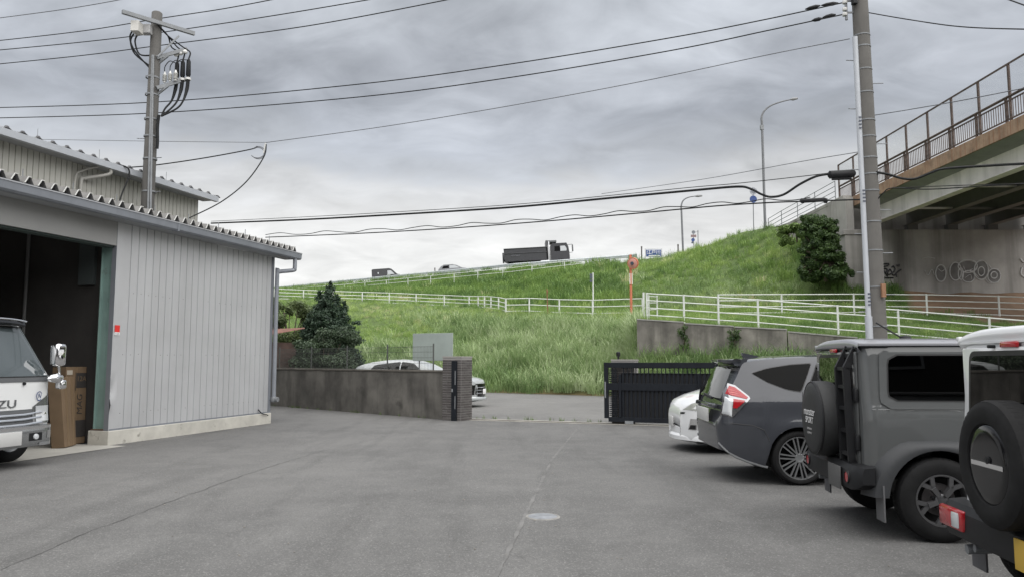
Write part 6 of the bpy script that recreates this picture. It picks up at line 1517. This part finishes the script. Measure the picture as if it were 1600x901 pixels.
# ------------------------------------------------------------------ generic low hatchback shell (front details for the two pale cars)
def hatch(name, label, loc, yaw, pm, T, group, face, rear=True, H=1.0, gl=M_GLMID, WB=2.7, black_lower=False):
    o = thing(name, label, 'car', loc, yaw, group); XF = T[0][0]; ZC = .315
    def hw(x, z):
        y = interp([(.15, .79), (.25, .83), (.45, .865), (.70, .872), (.85, .86), (.98, .84), (1.15, .765), (1.35, .665), (1.48, .57), (1.6, .42)], z)
        t = max(0, min(1, (x - XF + .95) / .95)); y -= .20 * t ** 2.3 + .20 * max(0, (t - .82) / .18) ** 2
        t = max(0, min(1, (T[-1][0] + .7 - x) / .7)); y -= .16 * t ** 2.2 + .1 * max(0, (t - .8) / .2) ** 2
        for cx in (0, -WB):
            r = math.hypot(x - cx, z - ZC); y += .014 * smoothstep(.50, .36, r)
        return y
    def resample(L_, n):
        d = [0]
        for a, b in zip(L_, L_[1:]): d.append(d[-1] + math.hypot(b[0] - a[0], b[1] - a[1]))
        tt = np.linspace(0, d[-1], n); return [(float(np.interp(t, d, [p[0] for p in L_])), float(np.interp(t, d, [p[1] for p in L_]))) for t in tt]
    Tn = resample(T, 130); cols = []
    for xt, zt in Tn:
        z = .20
        for cx in (0, -WB):
            if abs(xt - cx) < .365: z = max(z, ZC + math.sqrt(.365 ** 2 - (xt - cx) ** 2))
        if xt > .5: z = .20 - .0 * xt
        cols.append(((xt, min(z, zt - .06)), (xt, zt)))
    shell(cols, hw, 20, 14, .025, (.05, -.05)).build('body', pm, o, smooth=38)
    for s in (-1, 1):
        for cx in (0, -WB):
            lin = [[(cx - .366 * math.cos(t), s * yv, max(.2, ZC + .366 * math.sin(t))) for t in np.linspace(0, math.pi, 15)] for yv in (.83, .3)]; MB().grid(lin).build('wheel_housing', M_UNDER, o)
            wheel(o, cx, s * .765, s, .315, .20, .21, 'steel')
        wins = face['windows']
        for nm, poly in wins:
            poly = roundpoly(poly, .03); patch_side(grow(poly, .014), hw, s, .003, 18, 14).build('window_trim', M_TRIMB, o, smooth=50); patch_side(poly, hw, s, .006, 18, 14).build(nm, gl, o, smooth=50)
        for nm, poly, m, off in face['side']:
            patch_side(poly, hw, s, off, 14, 10).build(nm, m, o, smooth=50)
        MB().box((-.55, s * .80, .93), (-.43, s * 1.0, 1.06), bevel=.04).build('door_mirror', pm, o, smooth=40)
    MB().box((T[-1][0] + .15, -.74, .16), (XF - .2, .74, .27)).build('floor_pan', M_UNDER, o)
    for yv in (-.36, .36):
        box_part(o, 'front_seat', (-1.45, yv - .25, .4), (-1.2, yv + .25, 1.22), M_SEAT, .06); box_part(o, 'rear_seat', (-2.4, yv - .3, .4), (-2.2, yv + .3, 1.18), M_SEAT, .06)
    return o, hw
PT = [(.93, .40), (.955, .54), (.94, .65), (.90, .74), (.80, .815), (.6, .90), (.3, .985), (0, 1.04), (-.2, 1.08), (-.6, 1.23), (-1.0, 1.37), (-1.3, 1.455), (-1.7, 1.485), (-2.1, 1.46), (-2.6, 1.37), (-3.1, 1.21), (-3.4, 1.10), (-3.48, .9), (-3.52, .6)]
pf = dict(windows=[('door_window', [(-.62, 1.01), (-1.55, 1.0), (-1.55, 1.41), (-1.2, 1.39)]), ('rear_door_window', [(-1.6, 1.0), (-2.5, 1.03), (-2.1, 1.40), (-1.6, 1.41)])],
          side=[('headlight', [(.915, .70), (.62, .70), (.20, .87), (.20, .90), (.55, .88), (.80, .81)], mk('headlight_lens', (.40, .41, .37), .12, .1, coat=.8), .008),
                ('headlight_core', [(.80, .72), (.66, .72), (.60, .80), (.74, .79)], M_CHROME, .012),
                ('fog_recess', [(.86, .38), (.74, .38), (.74, .56), (.83, .56)], M_CHROME, .006), ('fog_lamp', [(.85, .39), (.76, .39), (.76, .46), (.83, .46)], M_BLKPL, .010),
                ('grille_slot', [(.95, .62), (.90, .63), (.89, .66), (.945, .66)], M_BLKPL, .008)])
wp, whw = hatch('hatchback', 'white hatchback facing the yard in front of the black gate', (3.74, 13.25, 0), rad(180), M_PWHITE, PT, 'cars parked along the right of the yard', pf)
lip = []
for y in np.linspace(-.86, .86, 21):
    q = abs(y / .86); x = .985 - .42 * q ** 2.6; lip.append([(x, y, .30), (x + .035, y, .26), (x + .03, y, .20), (x - .08, y, .17)])
MB().grid(lip).build('front_lip', M_PWHITE, wp, smooth=40)
box_part(wp, 'number_plate', (1.0, -.165, .40), (1.015, .165, .565), M_PLATE, .004)
# bonnet shut line
for s in (-1, 1): MB().tube([(x, s * (whw(x, z) - .10 * max(0, (x - .2))), z + .012) for x, z in [(.80, .775), (.6, .85), (.3, .935), (0, 1.0), (-.15, 1.03)]], .004, 5).build('shut_line', mk('shut_grey', (.25, .25, .25), .6), wp)

ST = [(.92, .50), (.95, .62), (.93, .74), (.86, .84), (.7, .91), (.4, .975), (0, 1.02), (-.25, 1.05), (-.6, 1.22), (-.95, 1.40), (-1.25, 1.495), (-1.7, 1.53), (-2.2, 1.515), (-2.7, 1.45), (-3.05, 1.36), (-3.2, 1.30), (-3.35, 1.1), (-3.5, .98), (-3.55, .7)]
sf = dict(windows=[('door_window', [(-.72, 1.07), (-1.62, 1.06), (-1.62, 1.455), (-1.2, 1.41)]), ('rear_door_window', [(-1.68, 1.06), (-2.75, 1.14), (-2.55, 1.36), (-1.68, 1.455)])],
          side=[('headlight', [(.80, .74), (.62, .76), (.30, .86), (.36, .88), (.70, .84)], M_CLEAR, .008), ('grille_side', [(.88, .40), (.62, .40), (.60, .62), (.74, .72), (.90, .72)], M_BLKGL, .008)])
sc_pos = G(700, 638)
syaw = rad(-14)
sv, shw = hatch('parked_car', 'pearl silver car with a black grille parked outside behind the boundary wall', (-1.93, 25.6, 0), syaw, M_PPEARL, ST, None, sf)
gr = []
for z in np.linspace(.30, .76, 8): gr.append([(1.03 - .36 * abs(y / .80) ** 2.4 + (.0 if z > .4 else -.02), y, z) for y in np.linspace(-.80, .80, 19)])
MB().grid(gr).build('grille', M_BLKGL, sv, smooth=40)
for z in (.45, .55, .64): MB().tube([(1.035 - .36 * abs(y / .80) ** 2.4, y, z) for y in np.linspace(-.5, .5, 11)], .008, 5).build('grille_bar', M_CHROME, sv)
lp = []
for y in np.linspace(-.86, .86, 21): q = abs(y / .86); x = 1.06 - .40 * q ** 2.6; lp.append([(x - .04, y, .32 + .04 * q), (x + .01, y, .27 + .04 * q), (x, y, .22 + .02 * q)])
MB().grid(lp).build('front_lip', M_PPEARL, sv, smooth=40)
box_part(sv, 'number_plate', (1.045, -.165, .42), (1.06, .165, .585), M_WHITE, .004)
lp = [[(x - .03, y, z - .02) for x, y, z in (r[0], r[1])] for r in lp]

# ------------------------------------------------------------------ white cab-over truck in the doorway
ML = Matrix.Translation(AX) @ Matrix.Rotation(RZ, 4, 'Z')
tp = ML @ Vector((-3.08, -1.02, 0))
tk = thing('delivery_truck', 'white cab over truck nosing out of the open warehouse doorway', 'truck', tp, RZ)     # local: -y is forward, x to the far side
M_TW = mk('truck_white', (.70, .71, .71), .35, coat=.5); M_DGREY = mk('truck_grey_plastic', (.10, .105, .11), .5)
HWD = .93
# cab shell: sections along y (forward = -y)
def cabpt(z):   # front face y for height z
    return interp([(.60, -.02), (.75, .0), (1.22, .01), (1.30, .02), (2.02, .40), (2.10, .62), (2.12, 1.55)], z)
secs = [.58, .70, .85, 1.0, 1.12, 1.22, 1.30, 1.42, 1.6, 1.8, 1.95, 2.02, 2.07, 2.10]
rows_ = []
for z in secs:
    yf = cabpt(z); hw_ = interp([(.5, .93), (1.25, .93), (2.0, .74), (2.1, .67)], z); rr = .13; line = []
    line.append((-hw_, 1.6, z))
    for t in np.linspace(0, math.pi / 2, 7): line.append((-hw_ + rr - rr * math.cos(t), yf + rr - rr * math.sin(t) + .05 * (1 - 0), z))
    for q in np.linspace(-.8, .8, 9): line.append((q * (hw_ - rr), yf + .05 - .04 * (1 - q * q), z))
    for t in np.linspace(math.pi / 2, 0, 7): line.append((hw_ - rr + rr * math.cos(t), yf + rr - rr * math.sin(t) + .05, z))
    line.append((hw_, 1.6, z)); rows_.append(line)
mbc = MB().grid(rows_); tpz = rows_[-1]; mbc.add(tpz, [tuple(range(len(tpz)))]); mbc.add([r[0] for r in rows_] + [r[-1] for r in rows_[::-1]], [tuple(range(2 * len(rows_)))])
mbc.build('cab', M_TW, tk, smooth=35)
def ff(x, z, off=0.0):       # point on the front face
    hw_ = interp([(.5, .93), (1.25, .93), (2.0, .74), (2.1, .67)], z); rr = .13; yf = cabpt(z)
    if abs(x) <= hw_ - rr: q = x / (hw_ - rr); y = yf + .05 - .04 * (1 - min(1, q * q))
    else:
        dx = min(abs(x) - (hw_ - rr), rr * .999); y = yf + rr - math.sqrt(rr * rr - dx * dx) + .05
    return (x, y - off, z)
def fpatch(x0, x1, z0, z1, off, nx=24, nz=8, zf=None):
    return MB().grid([[ff(x0 + (x1 - x0) * i / nx, (z0 + (z1 - z0) * j / nz), off) for i in range(nx + 1)] for j in range(nz + 1)])
g_ = MB().grid([[ff(q * interp([(1.28, .90), (1.98, .715)], z), z, .006) for q in np.linspace(-1, 1, 31)] for z in np.linspace(1.28, 1.98, 10)])
fpatch(-.91, .91, 1.255, 1.285, .004, 30, 2).build('windscreen_rubber', M_TRIMB, tk, smooth=50)
g_.build('windscreen', mk('windscreen_smoked', (.055, .068, .072), .03, 0, spec=.5, coat=1.0), tk, smooth=50)
fpatch(-.72, .72, 1.965, 2.03, .006, 30, 2).build('windscreen_header', M_TRIMB, tk, smooth=50)
MB().grid([[(x, cabpt(2.0) - .05 - .02 * (1 - (x / .7) ** 2) + dy + .10 * max(0, abs(x) / .66 - .8) ** 1.0, z - .03 * (x / .66) ** 4) for x in np.linspace(-.66, .66, 21)] for dy, z in ((.14, 2.13), (-.01, 2.11), (-.03, 2.05), (-.0, 2.02))]).build('sun_visor', mk('visor_smoke', (.02, .021, .024), .15), tk, smooth=40)
MB().tube([(x, cabpt(2.0) - .075 - .02 * (1 - (x / .7) ** 2), 2.105 - .03 * (x / .66) ** 4) for x in np.linspace(-.66, .66, 21)], .012, 6).build('visor_edge', M_CHROME, tk)
for x0 in (-.25, .55): MB().tube([ff(x0, 1.24, .05), ff(x0 + .1, 1.30, .03), ff(x0 - .35, 1.42, .015)], .010, 5).build('wiper', M_BLKPL, tk)
fpatch(-.9, .9, 1.20, 1.262, .010, 30, 2).build('cowl_panel', M_DGREY, tk, smooth=50)
MB().lathe([(0, 0), (.022, -.005), (.022, .03)], 10, 'Y', Matrix.Translation(ff(.42, 1.175, .02))).build('washer_nozzle', M_BLKPL, tk)
# grille with chrome blades
fpatch(-.86, .86, .60, .81, .006, 30, 4).build('grille', M_DGREY, tk, smooth=50)
for z, zz2 in ((.79, .0), (.725, .01), (.65, .02)):
    MB().tube([ff(x, z - .05 * (1 if abs(x) < .42 else 1 - (abs(x) - .42) * 1.3), .03) for x in np.linspace(-.72, .72, 31)], .016, 6).build('grille_blade', M_CHROME, tk, smooth=50)
text3d('lettering', 'ISUZU', .155, M_DGREY, tk, (0, ff(0, .89, .0)[1] - .006, .895), FACE_OUT, .006, sx=1.45)
MB().lathe([(.058, -.004), (.068, -.006), (.068, .0), (.058, .0)], 28, 'Y', Matrix.Translation(Vector(ff(.70, .99, .004)) ) @ Matrix.Rotation(.28, 4, 'Z')).build('emblem_ring', mk('emblem_blue', (.06, .09, .22), .5), tk)
text3d('lettering', 'N', .10, MATS['emblem_blue'], tk, (Vector(ff(.70, .99, .008))), (math.pi / 2, 0, .25), .001, shear=.3)
# headlights, bumper
for s in (-1, 1):
    MB().grid([[ff(s * x, .60 + (.24 + (x - .58) * .60) * q, .012) for x in np.linspace(.58, .928, 12)] for q in np.linspace(0, 1, 8)]).build('headlight_bezel', mk('bezel_silver', (.34, .35, .36), .2, .8), tk, smooth=50)
    MB().grid([[ff(s * x, z, .020) for x in np.linspace(.63, .915, 12)] for z in np.linspace(.63, .85, 8)]).build('headlight', M_CLEAR, tk, smooth=50)
    MB().lathe([(0, .0), (.05, -.006), (.062, -.03)], 18, 'Y', Matrix.Translation(ff(s * .78, .715, .02)) @ Matrix.Rotation(math.pi, 4, 'Z')).build('lamp_bowl', M_CHROME, tk, smooth=40)
def bfront(x, off=0): return cabpt(.6) - .06 - .04 * (1 - (x / .95) ** 2) + .18 * max(0, (abs(x) - .72) / .23) ** 2 - off
bmp = MB().grid([[(x, bfront(x) + dy, z) for x in np.linspace(-.96, .96, 33)] for dy, z in ((.10, .585), (.0, .575), (-.012, .52), (-.012, .34), (.02, .29), (.10, .28))]); bmp.build('bumper', mk('bumper_chrome', (.42, .43, .44), .2, .85), tk, smooth=40)
MB().grid([[(x, bfront(x) - .014, z) for x in np.linspace(-.95, .95, 33)] for z in (.535, .555, .575)]).build('bumper_chrome_strip', M_CHROME, tk, smooth=40)
for s in (-1, 1):
    MB().grid([[(s * x, bfront(x) - .016, z) for x in np.linspace(.42, .64, 8)] for z in (.37, .48)]).build('fog_recess', M_BLKPL, tk); MB().lathe([(0, -.02), (.038, -.015), (.042, 0)], 16, 'Y', Matrix.Translation((s * .53, bfront(.53) - .018, .425))).build('fog_lamp', M_CLEAR, tk, smooth=40)
    MB().grid([[(s * x, bfront(x) - .016, z) for x in np.linspace(.73, .92, 8)] for z in (.39, .50)]).build('turn_lamp', mk('turn_grey', (.20, .20, .20), .15), tk)
    MB().grid([[(s * x, bfront(x) - .016, z) for x in np.linspace(.60, .95, 10)] for z in (.295, .345)]).build('bumper_step', mk('step_chrome', (.45, .46, .47), .2, .8), tk)
box_part(tk, 'number_plate', (-.165 - .22, bfront(0) - .035, .33), (.50 - .22, bfront(0) - .02, .52), M_PLATE, .004)
# chrome mirrors with arms
for s in (-1, 1):
    x = s * .94
    MB().tube([ff(s * .86, 1.22, .0), (s * .96, -.03, 1.24), (s * .96, -.04, 1.30), (s * .94, -.03, 1.44)], .018, 8).build('mirror_arm', M_CHROME, tk, smooth=50)
    MB().box((x - .09, -.09, 1.42), (x + .09, .05, 1.76), bevel=.045).build('mirror_housing', M_CHROME, tk, smooth=50)
    MB().box((x - .07, .051, 1.45), (x + .07, .056, 1.73)).build('mirror_glass', mk('mirror_glass', (.6, .62, .64), .03, 1.0), tk)
    MB().lathe([(0, -.07), (.05, -.05), (.075, .0), (.05, .05), (0, .06)], 14, 'X', Matrix.Translation((s * .86, -.07, 1.245)) @ Matrix.Scale(2.0, 4, (1, 0, 0))).build('under_mirror', M_CHROME, tk, smooth=60)
    MB().box((s * .93, -.10, 1.08), (s * 1.05, .02, 1.22), bevel=.03).build('lower_mirror', M_CHROME, tk, smooth=50)
    MB().add([(s * .93, .35, 1.28), (s * .93, 1.3, 1.28), (s * .77, 1.3, 1.92), (s * .77, .62, 1.92)], [(0, 1, 2, 3)]).build('door_window', M_GLDARK, tk)
    wheel(tk, 0, 0, -1, .35, .2, .2, 'steel').location = (s * .80, .72, .35)
    tk.children[-1].rotation_euler = (0, 0, -s * math.pi / 2 * -1)
    MB().box((s * .932, .25, .55), (s * .94, 1.5, 1.25)).build('door_panel', M_TW, tk)
MB().box((-.9, .1, .35), (.9, 1.55, .6)).build('cab_floor', M_UNDER, tk)
MB().box((-.4, .3, .40), (.4, 4.6, .62)).build('chassis', M_UNDER, tk)
MB().box((-.93, 1.75, .75), (.93, 4.7, .82)).build('load_bed', M_DGREY, tk); 
for s in (-1, 1): MB().box((s * .90, 1.75, .82), (s * .93, 4.7, 1.15)).build('bed_side', M_TW, tk); w_ = wheel(tk, 0, 0, -1, .33, .2, .19, 'steel'); w_.location = (s * .76, 3.5, .33); w_.rotation_euler = (0, 0, s * math.pi / 2)

# ------------------------------------------------------------------ vehicles on the highway
def hpos(px, py, d): return P(px, py, d)
M_BLKTR = mk('dump_truck_black', (.022, .023, .028), .45, coat=.2, var=.15)
d = 89.0; a = P(786, 419, d); b = P(900, 411.5, d); slope = math.atan2(b.z - a.z, b.x - a.x)
dt = thing('dump_truck', 'black dump truck driving up the highway ramp', 'truck', (a.x, d + 1.2, a.z - .35)); dt.rotation_euler = (0, -slope * .85, 0)
Lt = (b.x - a.x)
def dbx(nm, x0, x1, z0, z1, y0=-1.2, y1=1.2, m=M_BLKTR, bev=.03, par=dt): return box_part(par, nm, (x0, y0, z0), (x1, y1, z1), m, bev)
MB().prism([(.3, 1.25), (.15, 1.5), (.25, 2.55), (5.35, 2.55), (5.35, 1.05), (.8, 1.05)], -1.2, 1.2, 'Y').build('tipper_body', M_BLKTR, dt)
dbx('tipper_rib', .3, 5.3, 1.95, 2.05, -1.26, 1.26); dbx('tipper_rail', .2, 5.4, 2.5, 2.62, -1.25, 1.25); dbx('tailgate', .02, .22, 1.2, 2.15)
dbx('headboard', 5.2, 5.45, 1.1, 3.35); dbx('cab_guard', 5.45, 6.5, 3.1, 3.35, -1.0, 1.0, M_DGREY); dbx('ladder', 5.5, 5.62, 1.0, 3.2, -1.2, -1.0, M_SILVER)
MB().prism([(5.75, .75), (5.75, 2.75), (6.0, 2.95), (7.65, 2.95), (7.85, 2.5), (7.95, 1.75), (7.95, .75)], -1.18, 1.18, 'Y').build('cab', M_BLKTR, dt)
MB().prism([(6.9, 2.0), (6.9, 2.6), (7.45, 2.6), (7.62, 2.3), (7.62, 2.0)], -1.19, -1.185, 'Y').build('door_window', mk('cab_window_sky', (.5, .52, .54), .1, coat=.6), dt)
MB().prism([(6.2, 2.0), (6.2, 2.6), (6.85, 2.6), (6.85, 2.0)], -1.19, -1.185, 'Y').build('door_window', M_GLDARK, dt)
MB().box((7.96, -1.0, .6), (8.02, 1.0, 1.6)).build('grille', M_CHROME, dt); MB().add([(7.70, -1.0, 2.75), (7.70, 1.0, 2.75), (7.97, 1.0, 1.85), (7.97, -1.0, 1.85)], [(0, 1, 2, 3)]).build('windscreen', MATS['cab_window_sky'], dt)
for z in (1.75, 2.7): MB().tube([(7.75, -1.1, z), (8.3, -1.35, z)], .03, 6).build('mirror_arm', M_DGREY, dt)
dbx('mirror', 8.25, 8.4, 1.85, 2.65, -1.5, -1.2, M_DGREY, .04); dbx('side_tank', 4.5, 5.5, .75, 1.0, -1.2, -.9, M_SILVER); dbx('chassis', .6, 7.9, .7, 1.04, -.5, .5, M_UNDER, .02)
for x in (1.7, 3.0, 6.9):
    for s in (-1, 1): wheel(dt, x, s * 1.0, s, .5, .3, .3, 'steel')
    for s in (-1, 1): MB().grid([[(x - .62 * math.cos(t), s * yv, .5 + .62 * math.sin(t)) for t in np.linspace(.2, math.pi - .2, 9)] for yv in (1.22, .7)]).build('mudguard', M_BLKTR, dt)
text3d('lettering', 'ARATANI', .24, mk('dump_letter', (.14, .14, .16), .5), dt, (1.55, -1.275, 1.72), FACE_OUT, .005)
# dark van
def small_van():
    d = 112.; a = P(581, 437.5, d); k = 4.6
    o = thing('van', 'dark boxy van showing above the guardrail on the highway', 'van', (a.x, d + 1.2, a.z - .50)); o.rotation_euler = (0, -rad(4.0), 0)
    MB().prism([(0, .3), (0, 2.0), (.15, 2.12), (2.6, 2.12), (2.95, 2.0), (3.75, 1.2), (4.3, 1.05), (4.45, .7), (4.4, .3)], -.85, .85, 'Y').build('body', mk('van_dark', (.035, .035, .04), .4, coat=.5), o, smooth=20)
    for s in (-1, 1):
        MB().prism([(2.35, 1.2), (2.35, 1.78), (2.85, 1.78), (3.4, 1.2)], s * .853, s * .858, 'Y').build('door_window', MATS['cab_window_sky'], o)
        MB().prism([(.9, 1.35), (.9, 1.62), (1.05, 1.62), (1.05, 1.35)], s * .853, s * .858, 'Y').build('side_window', MATS['cab_window_sky'], o)
        for x in (.9, 3.5): wheel(o, x, s * .72, s, .32, .2, .2, 'steel')
small_van()
def high_car(label, px, py, d, k, m, zoff, slope=4.0):
    a = P(px, py, d); o = thing('passing_car', label, 'car', (a.x, d + 1.0, a.z - zoff), group='cars passing on the highway'); o.rotation_euler = (0, -rad(slope), 0)
    MB().prism([(x * k, z) for x, z in [(0, .3), (-.02, .85), (.12, 1.05), (.45, 1.42), (.8, 1.52), (2.0, 1.54), (2.5, 1.45), (3.3, 1.02), (4.1, .88), (4.3, .7), (4.3, .3)]], -.84, .84, 'Y').build('body', m, o, smooth=30)
    for s in (-1, 1):
        for nm, pl_ in (('rear_window', [(.5, 1.05), (.75, 1.40), (1.5, 1.44), (1.5, 1.05)]), ('door_window', [(1.6, 1.05), (1.6, 1.44), (2.3, 1.42), (2.95, 1.05)])):
            MB().prism([(x * k, z) for x, z in pl_], s * .843, s * .85, 'Y').build(nm, M_GLDARK if nm == 'rear_window' else MATS['cab_window_sky'], o)
        for x in (.85, 3.4): wheel(o, x * k, s * .74, s, .32, .2, .2, 'steel')
    MB().box((.7 * k, -.6, 1.55), (2.1 * k, -.56, 1.60)).build('roof_rail', M_DGREY, o)
    return o
high_car('silver grey car half hidden by the guardrail behind the dump truck', 685, 426.5, 103, 1.0, mk('far_silver', (.22, .225, .24), .35, .4, coat=.6), .50)
high_car('dark car roof peeking over the guardrail ahead of the dump truck', 942, 407, 84, .55, mk('far_dark', (.03, .03, .035), .4, coat=.5), 1.28, 3)
high_car('dark car roof peeking over the grass crest below the distant lamp', 1055, 397.5, 77, .75, MATS['far_dark'], 1.36, 5)

# ------------------------------------------------------------------ building behind the yard, seen mirrored in the car windows
ob = thing('office_building', 'dull grey three storey building behind the yard mirrored in the parked car windows', 'building', (6, -13, 0))
M_OB = mk('office_wall', (.11, .107, .104), .85, var=.15, vscale=.5, streak=.3)
MB().box((-16, -8, 0), (22, 0, 9.6)).build('wall', M_OB, ob); MB().box((-16.3, -8.3, 9.6), (22.3, .3, 9.9)).build('roof', M_TRIM, ob)
for k in range(9):
    for z in (1.0, 4.0, 7.0):
        wf = MB().box((-15 + k * 4, .0, z), (-15 + k * 4 + 2.6, .05, z + 1.5)).build('window', M_SILVER, ob); MB().box((-14.9 + k * 4, .051, z + .1), (-15 + k * 4 + 2.5, .06, z + 1.4)).build('pane', mk('office_pane', (.02, .025, .03), .1), wf)
MB().box((-16.2, .0, 3.1), (22.2, 1.2, 3.25)).build('canopy', mk('canopy_white', (.5, .5, .5), .6), ob)

# ------------------------------------------------------------------ grit and weeds along the edges of the yard
gm = MB()
def grit(c, r):
    vs = [Vector(c) + Vector((r * random.uniform(.6, 1.2) * sx, r * random.uniform(.6, 1.2) * sy, r * .5 * (1 + sz) * random.uniform(.5, 1))) for sx, sy, sz in ((1, 0, -.6), (0, 1, -.6), (-1, 0, -.6), (0, -1, -.6), (0, 0, .8))]
    gm.add(vs, [(0, 1, 4), (1, 2, 4), (2, 3, 4), (3, 0, 4)])
for _ in range(420):
    k = random.random()
    if k < .35: q = WR.lerp(WFAR, random.random()) + Vector((-wdir.y, wdir.x, 0)) * (.05 + random.expovariate(5))
    elif k < .6: q = GP.lerp(GQ, random.random() * 1.4) - gnor * random.uniform(.12, .9)
    elif k < .75: q = ML @ Vector((random.uniform(-.2, 5), -.05 - random.expovariate(4), 0))
    else: q = G(random.uniform(0, 1500), random.uniform(690, 890))
    grit((q.x, q.y, .002), random.uniform(.006, .016))
o = gm.build('gravel', mk('grit_grey', (.17, .16, .145), .9, var=.4, vscale=4), None, recalc=False); tag(o, 'loose grit scattered along the yard edges', 'gravel', kind='stuff')
wm = MB()
for _ in range(34):
    k = random.random()
    q = (WR.lerp(WFAR, random.random() * .6) + Vector((-wdir.y, wdir.x, 0)) * random.uniform(.01, .05)) if k < .6 else (GP + gdir * random.uniform(-.1, 3.4) + gnor * random.uniform(.36, .5))
    for _ in range(9): blade(wm, q.x + random.gauss(0, .03), q.y + random.gauss(0, .03), random.uniform(.04, .13), .05, random.uniform(0, 6.28), .006, .02)
o = wm.build('weeds', mk('weed_green', (.09, .14, .04), .7, var=.3), None, recalc=False); tag(o, 'small weeds sprouting at the foot of the wall and the gate strip', 'weeds', kind='stuff')
